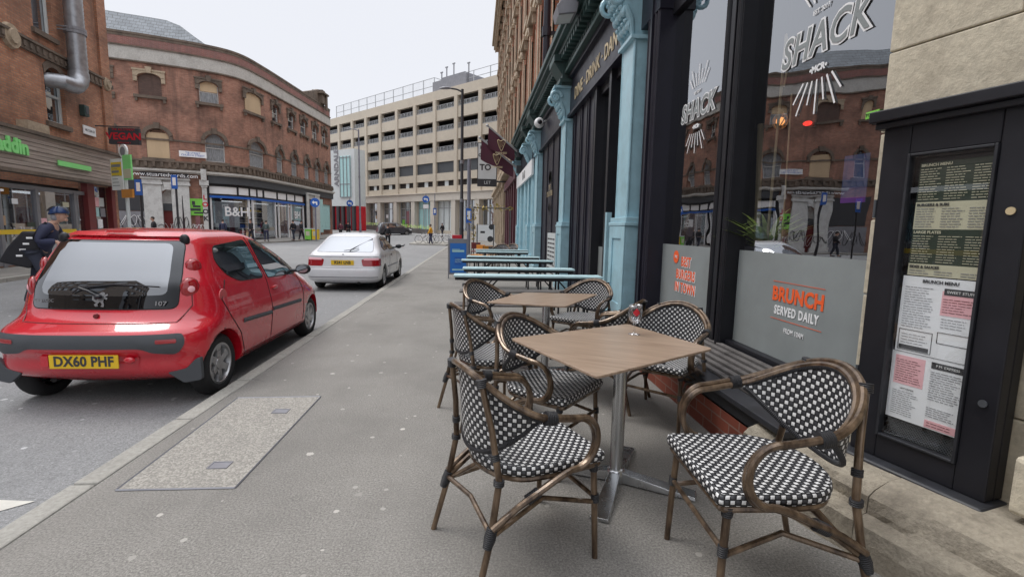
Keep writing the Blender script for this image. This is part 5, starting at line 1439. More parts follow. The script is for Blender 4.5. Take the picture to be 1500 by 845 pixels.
# ---------------- small red hatchback
RC = thing('parked_car', 'small glossy red five door hatchback parked against the kerb beside the pavement', 'car', (-3.10, 4.06, -.1), 0)
rt = dict(hw=.828, arch=.318, wheels=[(.42, .275, .275), (2.80, .275, .275)], tab=[
    # z, y_rear, y_front, half width, rear corner depth, front corner depth, exponent
    (.20, .16, 3.25, .745, .42, .5, 2.8), (.27, .03, 3.36, .81, .27, .6, 3.4), (.34, -.03, 3.41, .822, .32, .7, 3.3), (.44, -.04, 3.42, .828, .34, .75, 3.2), (.50, -.09, 3.42, .83, .40, .75, 3.0),
    (.60, -.10, 3.40, .832, .42, .8, 2.9), (.66, -.07, 3.37, .83, .43, .82, 2.8), (.72, .03, 3.31, .822, .43, .85, 2.5), (.80, .10, 3.20, .806, .40, .9, 2.6), (.88, .125, 3.02, .79, .38, .9, 2.6), (.95, .15, 2.80, .772, .37, .75, 2.8), (1.00, .16, 2.60, .757, .37, .55, 2.9),
    (1.10, .215, 2.38, .715, .36, .40, 3.0), (1.20, .27, 2.18, .675, .34, .36, 3.0), (1.30, .33, 1.96, .635, .33, .34, 3.0), (1.39, .395, 1.76, .592, .32, .33, 3.0), (1.44, .48, 1.60, .545, .30, .32, 2.8), (1.47, .62, 1.42, .46, .28, .28, 2.6), (1.488, .82, 1.2, .30, .15, .15, 2.4)])
body, hit, patch, line = make_car(rt, RC, 'redcar', 'carglass')
rg = rpoly([(-.575, .82), (.575, .82), (.575, 1.06), (.515, 1.38), (-.515, 1.38), (-.575, 1.06)], .06)
tail = patch('tailgate_glass', 'rear', rg, glass_mat('black glass edge', refl=.03, see=False, base=(.004, .004, .005)), RC, off=.004, step=.05)
rin = rpoly([(-.50, .935), (-.2, .925), (.2, .925), (.50, .935), (.49, 1.08), (.445, 1.36), (-.445, 1.36), (-.49, 1.08)], .06)
patch('pane', 'rear', rin, glass_mat('rear pane', refl=.26, see=False, base=(.015, .017, .02)), tail, off=.0055, step=.05)
line('seal', 'rear', rg+[rg[0]], 'under', tail, r=.005, off=.001)
# emblem: a rearing beast as a silver outline
lion = [(-.06, -.05), (-.04, -.075), (-.01, -.07), (-.02, -.045), (.005, -.02), (.03, -.05), (.015, -.075), (.05, -.08), (.055, -.055), (.04, -.02), (.045, .01), (.075, .0), (.08, .02), (.05, .035), (.08, .05), (.075, .068), (.04, .055), (.045, .075), (.03, .09), (.0, .085), (-.015, .065), (.0, .045), (-.02, .03), (-.035, -.005), (-.065, .01), (-.07, .04), (-.05, .06), (-.065, .07), (-.088, .045), (-.085, .0), (-.055, -.02), (-.035, -.035)]
lion = [(a*.72, .895+b*.72) for a, b in lion]
patch('emblem', 'rear', lion, 'rim', RC, off=.009, step=.02)
def car_text(tx, mode, a, b, size, mt, parent, off=.008, sx=1, bold=0):
    h = hit(mode, a, b, 0); h2 = hit(mode, a, b+.02, 0); up_ = (h2-h).normalized()
    if mode == 'rear':
        Mx = Matrix(((1, 0, 0, h.x), (0, up_.z, up_.y, h.y-off), (0, -up_.y, up_.z, h.z), (0, 0, 0, 1)))
    return text_part('lettering', tx, size, Mx, M_[mt], parent, off=bold, sx=sx)
car_text('PEUGEOT', 'rear', -.44, .885, .038, 'rim', RC, off=.014, sx=1.2)
car_text('107', 'rear', .46, .865, .052, 'rim', RC, off=.016, sx=1.3, bold=.001)
line('tailgate_gap', 'rear', [(-.645, 1.02), (-.665, .84), (-.60, .715), (.60, .715), (.665, .84), (.645, 1.02)], 'dred', RC, r=.005, off=0)
# wiper
q = MB(); a = hit('rear', .0, .915, .03); b = hit('rear', -.16, .985, .03); c = hit('rear', .44, 1.0, .018); d = hit('rear', -.22, .945, .018)
q.tube([a, (a+b)/2+Vector((0, -.012, .015)), b], [.013, .011, .009], 7); q.tube([d, b, hit('rear', .1, 1.015, .022), c], [.005, .008, .008, .004], 6); q.ball(a, (.03, .03, .02), 8, 6)
q.build('wiper', M_['black'], RC, smooth=True)
# bumper strip and number plate
patch('bumper_strip', 'rear', rpoly([(-.755, .64), (.70, .64), (.71, .55), (.66, .475), (.50, .495), (.42, .535), (-.42, .535), (-.50, .495), (-.69, .475), (-.765, .55)], .04), 'dgrey', RC, off=.010, step=.045, bulge=.006)
for sx in (-1, 1): patch('reflector', 'rear', rpoly([(sx*.66, .60), (sx*.53, .60), (sx*.53, .57), (sx*.66, .57)], .01), 'redlens', RC, off=.020, step=.02)
patch('plate_recess', 'rear', rpoly([(-.40, .505), (.40, .505), (.36, .345), (-.36, .345)], .03), 'redcar', RC, off=.004)
PLy = min(hit('rear', .25, z_, .0).y for z_ in (.37, .43, .49))-.006; PLy = min(PLy, hit('rear', 0, .487, 0).y-.004)
q = MB(); q.b(-.26, .26, PLy-.012, PLy-.002, .375, .486); plt = q.build('number_plate', M_['plate'], RC, bevel=.004)
text_part('lettering', 'DX60 PHF', .112, T(0, PLy-.0135, .431), M_['ink'], plt, off=.0035, sx=.88, spacing=1.04)
q = MB(); q.b(-.33, -.275, PLy+.0, PLy+.02, .39, .475); q.ball((.33, PLy+.01, .44), (.045, .025, .03), 10, 8); q.build('towing_eye_cover', M_['redcar'], RC, smooth=True)
q = MB(); q.lathe([(0, -.02), (.018, -.02), (.02, 0), (0, 0)], 12, o=(0, hit('rear', 0, .77, 0).y, .77), axis='y'); q.build('tailgate_lock', M_['dred'], RC)
# lower grey corner guards behind the rear wheels, exhaust
for sx, md_ in ((1, 'right'), (-1, 'left')):
    q = MB(); pg = rpoly([(sx*.56, .31), (sx*.70, .34), (sx*.77, .42), (sx*.806, .43), (sx*.808, .235), (sx*.68, .215)], .02); q.prism(pg if sx > 0 else pg[::-1], lambda a, b, d: (a, d+(.8-abs(a))*-.20, b), .055, .095); q.build('mud_guard', M_['dgrey'], RC, bevel=.006)
for sx in (-1, 1):
    # stacked lamps on the rear corner
    for (a_, z_, rx, rz) in ((.622, 1.16, .068, .082), (.645, .985, .080, .098)):
        hp = hit('rear', sx*a_, z_, -.016); q = MB(T(*hp) @ RZ(-sx*-.75)); q.ball((0, 0, 0), (rx*.94, .034, rz*.94), 20, 16); lm = q.build('tail_lamp', M_['redlens'], RC, smooth='all')
        q = MB(T(*hp) @ RZ(sx*.75)); q.lathe([(rx*.9, .0), (rx*1.0, .008), (rx*.9, .014)], 22, axis='y', caps=False); q.v = [(v[0], v[1], hp.z+(v[2]-hp.z)*rz/rx) for v in q.v]; q.build('bezel', M_['dred'], lm, smooth='all')
        if z_ < 1.1:
            q = MB(T(*hp) @ RZ(sx*.75)); q.ball((0, -.016, .0), (rx*.5, .022, rz*.42), 14, 10); q.build('indicator_lens', M_['pink'], lm, smooth='all')
for md_ in ('right', 'left'):
    sx = 1 if md_ == 'right' else -1
    # side windows, pillar, door lines, rubbing strip, handles
    rq = rpoly([(.60, 1.20), (.68, 1.33), (1.34, 1.375), (1.41, .965), (.88, .985), (.70, 1.06)], .06)
    fq = rpoly([(1.44, 1.375), (1.66, 1.35), (1.94, 1.24), (2.30, 1.0), (2.30, .93), (1.50, .955)], .04)
    for nm, pl_ in (('rear_side_window', rq), ('front_side_window', fq)):
        wq = patch(nm, md_, pl_, 'carglass2', RC, off=.003, step=.05); line('seal', md_, pl_+[pl_[0]], 'under', wq, r=.006, off=0)
    line('door_gap', md_, [(1.38, 1.40), (1.455, .95), (1.46, .6), (1.40, .27)], 'under', RC, r=.005, off=0)
    line('sill_line', md_, [(.80, .255), (2.42, .255)], 'under', RC, r=.006, off=0)
    line('door_gap', md_, [(.62, 1.02), (.47, .86), (.56, .68), (.72, .50), (.80, .27)], 'under', RC, r=.005, off=0)
    line('door_gap', md_, [(2.36, .9), (2.44, .7), (2.44, .43), (2.40, .27)], 'under', RC, r=.005, off=0)
    line('door_gap', md_, [(.8, .285), (2.40, .285)], 'under', RC, r=.003, off=-.0005)
    pass
    for (a, b) in ((.78, 1.43), (1.48, 2.34)): line('rubbing_strip', md_, [(a, .605), (b, .575)], 'dgrey', RC, r=.024, off=-.008)
    hp = hit(md_, 1.60, .835, .012); q = MB(); q.ball(hp, (.016, .075, .02), 12, 8); q.build('door_handle', M_['redcar'], RC, smooth=True)
    hp = hit(md_, .50, .885, .004); q = MB(); q.lathe([(0, .0), (.065, .0), (.068, -sx*.006)], 20, o=hp, axis='x'); q.build('fuel_flap', M_['redcar'], RC)
    hm_ = hit(md_, 2.22, .97, .0); q = MB(); q.tube([hm_, hm_+Vector((sx*.09, .0, .0))], .02, 8); q.ball(hm_+Vector((sx*.155, .0, .02)), (.095, .045, .065), 16, 12); mr_ = q.build('door_mirror', M_['black'], RC, smooth=True)
    q = MB(); q.lathe([(0, 0), (1, 0)], 20, axis='y'); 
    q2 = MB(T(hm_.x+sx*.155, hm_.y-.0455, hm_.z+.02)); q2.add([(math.cos(2*PI*i/20)*.07, 0, math.sin(2*PI*i/20)*.045) for i in range(20)], [tuple(range(20))]); q2.build('mirror_glass', M_['carglass'], mr_)
    # roof-edge hinge tabs above the tailgate
    h_ = hit('rear', sx*.50, 1.385, .012); q = MB(); q.ball(h_, (.045, .03, .05), 10, 8); q.build('tailgate_hinge', M_['black'], RC, smooth=True)
patch('spoiler_lip', 'rear', rpoly([(-.47, 1.405), (.47, 1.405), (.44, 1.435), (-.44, 1.435)], .02), 'redcar', RC, off=.022, step=.04, bulge=.015)
patch('brake_lamp', 'rear', rpoly([(-.12, 1.415), (.12, 1.415), (.12, 1.428), (-.12, 1.428)], .005), 'redlens', RC, off=.042, step=.03)
for (yw, r, zc) in rt['wheels']:
    for sx in (-1, 1): make_wheel(RC, sx*(.815-.108), yw, zc-.0, .278, .190, sx, w=.165)
q = MB(); q.lathe([(.022, 0), (.026, 0), (.026, .12), (.022, .12)], 12, o=(-.45, .16, .21), axis='y'); q.tube([(-.8+.1, .475, .275), (.7, .475, .275)], .03, 8); q.b(-.45, .45, .7, 2.9, .16, .2); q.build('underbody', M_['under'], RC)
q = MB(); q.lathe([(0, 0), (.012, .0), (.01, .06), (.003, .35), (0, .35)], 8, o=(0, 1.35, 1.478)); q.build('aerial', M_['black'], RC)
# ---------------- older white hatchback
WC = thing('parked_car', 'older white three door hatchback with red tail lamps parked ahead of the red car', 'car', (-3.115, 11.5, -.1), 0)
wt = dict(hw=.845, arch=.325, wheels=[(.80, .29, .29), (3.265, .29, .29)], tab=[
    (.19, .16, 3.95, .74, .3, .5, 3.2), (.26, .04, 4.05, .82, .28, .6, 3.4), (.34, .0, 4.10, .84, .26, .7, 3.6), (.52, .0, 4.10, .845, .26, .8, 3.6),
    (.56, .03, 4.07, .845, .25, .8, 3.6), (.70, .06, 3.95, .842, .25, .9, 3.5), (.80, .08, 3.75, .835, .25, 1.0, 3.4), (.86, .11, 3.4, .825, .27, 1.0, 3.2), (.92, .20, 3.05, .80, .30, .8, 3.0),
    (1.0, .34, 2.80, .75, .34, .6, 3.0), (1.1, .51, 2.55, .695, .36, .42, 3.0), (1.2, .68, 2.32, .645, .36, .38, 3.0), (1.28, .84, 2.12, .60, .36, .36, 3.0), (1.33, 1.0, 1.95, .55, .35, .34, 2.8), (1.36, 1.2, 1.75, .46, .25, .25, 2.6), (1.375, 1.4, 1.6, .3, .1, .1, 2.4)])
body, hit, patch, line = make_car(wt, WC, 'whitecar', 'carglass')
rg = rpoly([(-.66, .92), (.66, .92), (.60, 1.12), (.50, 1.27), (-.50, 1.27), (-.60, 1.12)], .06)
tg = patch('tailgate_glass', 'rear', rg, glass_mat('pale pane', refl=.34, see=False, base=(.10, .10, .11)), WC, off=.004, step=.06)
line('seal', 'rear', rg+[rg[0]], 'inkgrey', tg, r=.006)
q = MB(); q.tube([hit('rear', 0.0, .93, .03), hit('rear', .25, .96, .03), hit('rear', .32, .99, .03)], .01, 6); q.tube([hit('rear', .12, .95, .02), hit('rear', .55, 1.22, .02)], .009, 6); q.build('wiper', M_['grey'], WC)
for sx in (-1, 1):
    tl = patch('tail_lamp', 'rear', rpoly([(sx*.47, .60), (sx*.80, .60), (sx*.81, .77), (sx*.48, .765)], .02), 'redlens', WC, off=.006, step=.04)
    patch('lens_band', 'rear', rpoly([(sx*.48, .74), (sx*.805, .74), (sx*.81, .79), (sx*.48, .785)], .01), 'pink', tl, off=.009, step=.04)
    patch('lamp_wrap', 'right' if sx > 0 else 'left', rpoly([(.05, .60), (.28, .60), (.30, .77), (.08, .77)], .02), 'redlens', WC, off=.005, step=.04)
line('tailgate_gap', 'rear', [(-.8, .82), (.8, .82)], 'inkgrey', WC, r=.008)
line('bumper_gap', 'rear', [(-.8, .555), (.8, .555)], 'inkgrey', WC, r=.006)
line('bumper_line', 'rear', [(-.8, .34), (.8, .34)], 'dgrey', WC, r=.008)
h = hit('rear', 0, .68, .006); q = MB(); q.b(-.26, .26, h.y-.012, h.y, .625, .735); plt = q.build('number_plate', M_['plate'], WC)
text_part('lettering', 'R241 LNB', .1, T(0, h.y-.0135, .68), M_['ink'], plt, off=.003, sx=.9)
q = MB(); q.b(-.02, .02, hit('rear', 0, .87, 0).y-.012, hit('rear', 0, .87, 0).y, .85, .88); q.build('badge', M_['grey'], WC)
for md_ in ('right', 'left'):
    sx = 1 if md_ == 'right' else -1
    rq = rpoly([(.88, 1.0), (1.22, 1.245), (1.52, 1.27), (1.56, .965), (1.0, .94)], .05); fq = rpoly([(1.62, 1.275), (1.9, 1.25), (2.2, 1.13), (2.55, .93), (1.64, .945)], .04)
    for nm, pl_ in (('rear_side_window', rq), ('front_side_window', fq)):
        wq = patch(nm, md_, pl_, 'carglass2', WC, off=.003, step=.06); line('seal', md_, pl_+[pl_[0]], 'under', wq, r=.008)
    line('door_gap', md_, [(1.6, 1.3), (1.5, .9), (1.45, .3)], 'inkgrey', WC, r=.004); line('door_gap', md_, [(2.58, .92), (2.65, .6), (2.62, .3)], 'inkgrey', WC, r=.004)
    line('rubbing_strip', md_, [(1.2, .52), (2.75, .52)], 'inkgrey', WC, r=.018, off=-.004)
    hp = hit(md_, 1.72, .8, .01); q = MB(); q.ball(hp, (.016, .08, .02), 12, 8); q.build('door_handle', M_['black'], WC, smooth=True)
    hm_ = hit(md_, 2.45, .96, .0); q = MB(); q.tube([hm_, hm_+Vector((sx*.09, 0, 0))], .02, 8); q.ball(hm_+Vector((sx*.16, 0, .03)), (.09, .045, .06), 14, 10); q.build('door_mirror', M_['black'], WC, smooth=True)
for (yw, r, zc) in wt['wheels']:
    for sx in (-1, 1): make_wheel(WC, sx*(.845-.1), yw, zc, .292, .19, sx, w=.17)
q = MB(); q.lathe([(.022, 0), (.03, 0), (.03, .15), (.022, .15)], 12, o=(.35, .08, .2), axis='y'); q.b(-.5, .5, .3, 3.6, .16, .22); q.tube([(-.7, .8, .29), (.7, .8, .29)], .03, 8); q.build('underbody', M_['under'], WC)
# ---------------- dark people carrier crossing far away
pm_ = atD(573, 338, 60); 
DC = thing('people_carrier', 'dark people carrier crossing in front of the concrete car park', 'car', (pm_.x-1.9, pm_.y+.9, gz(pm_.y)), math.radians(-62))
dt = dict(hw=.88, arch=.34, wheels=[(.85, .31, .31), (3.6, .31, .31)], tab=[
    (.2, .15, 4.35, .78, .3, .5, 3.2), (.3, .02, 4.48, .87, .3, .7, 3.4), (.55, .0, 4.5, .88, .3, .9, 3.4), (.75, .04, 4.35, .88, .3, 1.0, 3.2), (.92, .08, 4.0, .86, .3, .9, 3.0), (1.02, .12, 3.6, .83, .3, .6, 3.0), (1.2, .2, 3.3, .78, .3, .4, 3.0), (1.4, .3, 2.95, .71, .3, .4, 3), (1.56, .42, 2.6, .64, .3, .4, 2.8), (1.63, .7, 2.2, .5, .2, .2, 2.5)])
body, hit, patch, line = make_car(dt, DC, 'greycar', 'carglass')
for md_ in ('right', 'left'):
    for pl_ in ([(.45, 1.02), (.5, 1.45), (1.15, 1.5), (1.2, 1.02)], [(1.28, 1.02), (1.25, 1.5), (2.1, 1.5), (2.2, 1.02)], [(2.28, 1.02), (2.2, 1.5), (2.6, 1.45), (3.3, 1.05)]): patch('side_window', md_, rpoly(pl_, .05), 'pane', DC, off=.004, step=.1)
patch('windscreen', 'front', rpoly([(-.68, 1.06), (.68, 1.06), (.58, 1.5), (-.58, 1.5)], .05), 'pane', DC, off=.004, step=.1)
patch('rear_window', 'rear', rpoly([(-.66, 1.06), (.66, 1.06), (.56, 1.5), (-.56, 1.5)], .05), 'pane', DC, off=.004, step=.1)
for sx in (-1, 1): patch('headlight', 'front', rpoly([(sx*.5, .65), (sx*.8, .68), (sx*.78, .82), (sx*.5, .78)], .03), 'wht', DC, off=.006, step=.06)
q = MB(); h = hit('front', 0, .45, .01); q.b(-.26, .26, h.y, h.y+.01, .4, .51); q.build('number_plate', M_['wht'], DC)
for (yw, r, zc) in dt['wheels']:
    for sx in (-1, 1): make_wheel(DC, sx*.78, yw, zc, .31, .2, sx)
# ================================================================ woven cafe chairs
def weave_mat():
    m, t, bs = nt('black and white weave'); g = N(t); uv = g.coord('UV')
    sp = g.n('ShaderNodeSeparateXYZ'); g.l(uv, sp.inputs[0]); k = PI/.0188
    a = g.math('SINE', g.math('MULTIPLY', sp.outputs[0], k)); b = g.math('SINE', g.math('MULTIPLY', sp.outputs[1], k))
    s = g.math('MULTIPLY', a, b)
    w = g.math('MULTIPLY', g.math('GREATER_THAN', s, 0), g.math('GREATER_THAN', g.math('MINIMUM', g.math('ABSOLUTE', a), g.math('ABSOLUTE', b)), .38))
    hgt = g.math('ABSOLUTE', s); nz = g.noise(uv, 30, 3)
    blk = g.mix(g.ramp(hgt, 0, .7), (.006, .006, .007), (.04, .04, .045))
    wt_ = g.mix(nz, (.52, .52, .52), (.88, .87, .85))
    dn = g.ramp(g.noise(uv, 6, 4, .7), .5, .75)
    wt_ = g.mix(g.math('MULTIPLY', dn, .35), wt_, (.42, .38, .32))
    g.l(g.mix(w, blk, wt_), bs.inputs['Base Color']); bs.inputs['Roughness'].default_value = .42
    g.bump(g.math('POWER', hgt, .5), bs, .8, .003); return m
WV = weave_mat()
def frame_mat():
    m, t, bs = nt('bamboo look aluminium'); g = N(t); v = g.coord('Object', (3, 3, 1))
    n1 = g.ramp(g.noise(v, 7, 4, .6), .35, .7); n2 = g.ramp(g.noise(g.coord('Object'), 30, 5, .7), .68, .78)
    c = g.mix(n1, (.045, .026, .015), (.24, .165, .105)); c = g.mix(g.math('MULTIPLY', n2, .6), c, (.42, .36, .30))
    g.l(c, bs.inputs['Base Color']); bs.inputs['Roughness'].default_value = .28; bs.inputs['Metallic'].default_value = .45
    bs.inputs['Coat Weight'].default_value = .3; return m
FM = frame_mat()
def bind_mat():
    m, t, bs = nt('black binding'); g = N(t); uv = g.coord('UV'); sp = g.n('ShaderNodeSeparateXYZ'); g.l(uv, sp.inputs[0])
    a = g.math('SINE', g.math('MULTIPLY', sp.outputs[0], 900)); bs.inputs['Base Color'].default_value = (.028, .028, .032, 1); bs.inputs['Roughness'].default_value = .5
    g.bump(a, bs, .9, .003); return m
BD = bind_mat()
def chair_proto(label, group):
    t_ = thing('armchair', label, 'chair', (0, 0, 0), 0, group)
    HA = .285; HB = .25
    def hoop(u):            # u in [-1, 1] : armrest front, round the back, other armrest front
        s = abs(u); sg = 1 if u > 0 else -1
        if s <= .62:
            a = s/.62*PI/2; x = HA*math.sin(a); y = -.03-HB*math.cos(a); z = .675+.155*math.cos(a)**1.7
        else:
            k = (s-.62)/.38; x = HA-.004*k; y = -.03+.115*k; z = .675-.02*k
        return Vector((sg*x, y, z))
    N_ = 60; top = [hoop(-1+2*i/N_) for i in range(N_+1)]
    def armfront(sg):       # loop from the armrest down and back to the seat rail and rear leg
        pts = []
        for i in range(15):
            a = PI/2-(PI*1.02)*i/14; pts.append(Vector((sg*(HA-.004-.026*i/14), .09+.098*math.cos(a), .545+.11*math.sin(a))))
        pts += [Vector((sg*.256, .02, .415)), Vector((sg*.251, -.06, .375)), Vector((sg*.245, -.15, .33)), Vector((sg*.238, -.245, .265))]
        return pts
    for off in (-.0115, .0115):
        P = list(reversed(armfront(-1)))+top[1:-1]+armfront(1)
        P2 = []
        for i, p in enumerate(P):
            n = Vector((p.x, p.y+.03, 0));
            n = n.normalized() if n.length > .01 else Vector((0, -1, 0))
            if abs(p.y) > .0 and p.y > .0: n = Vector((math.copysign(1, p.x), 0, 0))
            P2.append(p+Vector((0, 0, 1))*off*.55+n*off*.85)
        P = catmull(P2, 2)
        q = MB(); q.tube(P, .0125, 8); o = q.build('arm_rail', FM, t_, smooth=True)
    # legs
    for sg in (-1, 1):
        q = MB(); q.tube([(sg*.232, .235, 0), (sg*.225, .228, .22), (sg*.218, .218, .425)], [.0125, .0135, .014], 10); q.build('leg', FM, t_, smooth=True)
        q = MB(); q.tube([(sg*.248, -.315, 0), (sg*.236, -.255, .22), (sg*.222, -.215, .44), (sg*.19, -.232, .62), (sg*.155, -.262, .80)], [.0125, .0135, .0135, .013, .012], 10); q.build('leg', FM, t_, smooth=True)
    # seat
    out = []; 
    def seat_outline():
        pts = []
        w = .242; yf = .262; yb = -.215
        for i in range(7): a = PI/2*i/6; pts.append((w-.02+.02*math.sin(a)*1.0, yf-.02+.02*math.cos(a)))
        for i in range(1, 14): a = PI*i/14; pts.append((w*.97*math.cos(a)**1 if True else 0, -.04-.18*math.sin(a)))
        pts2 = [(x, y) for x, y in pts[:7]]
        side = [(w, .1), (w*.99, .0)]
        back = [(w*.96*math.cos(PI*i/16), -.05-.175*math.sin(PI*i/16)) for i in range(17)]
        left = [(-w*.99, .0), (-w, .1)]
        fl = [(-x, y) for x, y in reversed(pts2)]
        return pts2+side+back+left+fl
    ol = seat_outline(); n = len(ol); per = [0]
    for i in range(n): per.append(per[-1]+math.dist(ol[i], ol[(i+1) % n]))
    q = MB(); rings = []
    for (sc, z) in ((.94, .425), (1.0, .432), (1.012, .448), (1.0, .464), (.97, .470)): rings.append([(x*sc, y*sc, z) for x, y in ol])
    vs = [p for r_ in rings for p in r_]; fs = []; uvs = []
    arcz = [0, .014, .03, .047, .06]
    for i in range(4):
        for j in range(n):
            j2 = (j+1) % n; fs.append((i*n+j2, i*n+j, (i+1)*n+j, (i+1)*n+j2)[::-1]); uvs.append([(per[j+1], arcz[i]), (per[j], arcz[i]), (per[j], arcz[i+1]), (per[j+1], arcz[i+1])][::-1])
    q.add(vs, fs, uvs)
    m_ = 10; last = rings[-1]
    for k in range(m_):
        s0, s1 = 1-k/m_, 1-(k+1)/m_
        r0 = [(x*s0, y*s0, .470-.008*(1-s0**2)) for x, y, _ in last]; r1 = [(x*s1, y*s1, .470-.008*(1-s1**2)) for x, y, _ in last]
        for j in range(n):
            j2 = (j+1) % n; f4 = [r0[j], r0[j2], r1[j2], r1[j]]
            q.add(f4 if k < m_-1 else f4[:3], [(0, 1, 2, 3) if k < m_-1 else (0, 1, 2)], [[(p[0], p[1]) for p in (f4 if k < m_-1 else f4[:3])]])
    q.build('seat', WV, t_, smooth='all', merge=True)
    q = MB(); q.tube([(x*.93, y*.93, .415) for x, y in ol], .013, 8, closed=True); q.build('seat_frame', FM, t_, smooth=True)
    # backrest
    A0 = .90*PI/2
    def back(u, v):
        a = (-1+2*u)*A0; ca = max(0, math.cos(a)); tp = .675+.155*ca**1.7-.012; D = .32*max(0, (ca-.15)/.85)**1.2+.004; z = tp-D*v
        k = 1-.10*v*ca; return (HA*.965*math.sin(a)*(1-.06*v), (-.03-HB*.955*math.cos(a)*k), z)
    def bkuv(u, v):
        a = (-1+2*u)*A0; p = back(u, v); return (a*.255, p[2])
    for off, fl in ((0, False), (.005, True)):
        pass
    q = MB(); q.grid(44, 12, lambda u, v: back(u, v), bkuv)
    o = q.build('backrest', WV, t_, smooth='all'); sm = o.modifiers.new('thickness', 'SOLIDIFY'); sm.thickness = .007; sm.offset = 0
    q = MB(); q.tube([back(i/40, 1) for i in range(41)], .0105, 8); q.tube([Vector(back(i/40, 0))+Vector((0, 0, -.002)) for i in range(41)], .0115, 8); q.build('back_binding', BD, o, smooth=True)
    # stretchers
    q = MB(); 
    q.tube([(-.226, .228, .27), (.226, .228, .27)], .010, 8); q.build('stretcher', FM, t_, smooth=True)
    for sg in (-1, 1):
        q = MB(); q.tube([(sg*.226, .228, .25), (sg*.18, .0, .30), (sg*.238, -.26, .235)], .0105, 8); q.build('stretcher', FM, t_, smooth=True)
        q = MB(); q.tube([(sg*.236, -.255, .23), (sg*.1, -.15, .36), (sg*.02, -.02, .405)], .0095, 8); q.build('stretcher', FM, t_, smooth=True)
    q = MB(); q.tube([(-.236, -.255, .25), (0, -.235, .27), (.236, -.255, .25)], .0105, 8); q.build('stretcher', FM, t_, smooth=True)
    # black bindings at the joints
    def wrap(pts, r): q = MB(); q.tube(pts, r, 10); q.build('binding', BD, t_, smooth=True)
    for sg in (-1, 1):
        wrap([(sg*.241, -.27, .20), (sg*.237, -.257, .235), (sg*.232, -.246, .27)], [.017, .023, .020]); wrap([(sg*.2225, -.217, .425), (sg*.2225, -.216, .445)], .021)
        wrap([(sg*.219, .220, .385), (sg*.218, .218, .42)], [.018, .021]); wrap([(sg*.226, .229, .25), (sg*.2245, .227, .285)], .017)
        p1, p2, p3 = [hoop(sg*k) for k in (.57, .61, .65)]; wrap([p1, p2, p3], .027)
        wrap([(sg*.250, -.06, .376), (sg*.247, -.11, .352)], .021)
        wrap([(sg*.158, -.260, .785), (sg*.153, -.263, .815)], .021); wrap([(sg*.205, -.223, .515), (sg*.20, -.226, .54)], .018)
    return t_
def face(x, y): return math.atan2(-x, y)
GR = 'woven armchairs around the cafe tables'
ch0 = chair_proto('woven armchair standing alone nearest the menu case, seen from its front and side', GR)
ch0.location = (1.15, 1.79, 0); ch0.rotation_euler = (0, 0, face(-1, .04)); ch0.scale = (1.06, 1.06, 1.06)
for (x, y, dx_, dy_, lb) in (
    (.22, 2.08, .92, .39, 'woven armchair seen from behind at the near left corner of the glass-topped table'.replace('glass-topped ', 'near ')),
    (.46, 2.95, .72, -.60, 'woven armchair at the far left side of the near table, its seat under the top'),
    (1.45, 3.52, -.70, -.72, 'woven armchair between the near table and the window ledge, facing the camera'),
    (.12, 3.66, .93, .37, 'woven armchair at the pavement edge beside the far table, seen from behind'),
    (1.12, 3.98, -.80, .60, 'woven armchair with its back to the window, between the near and far tables'),
    (.20, 5.05, .75, -.66, 'woven armchair behind the far table on the pavement side'),
    (1.20, 5.25, -.65, -.75, 'woven armchair behind the far table on the window side')):
    copy_tree(ch0, (x, y, 0), face(dx_, dy_), lb)
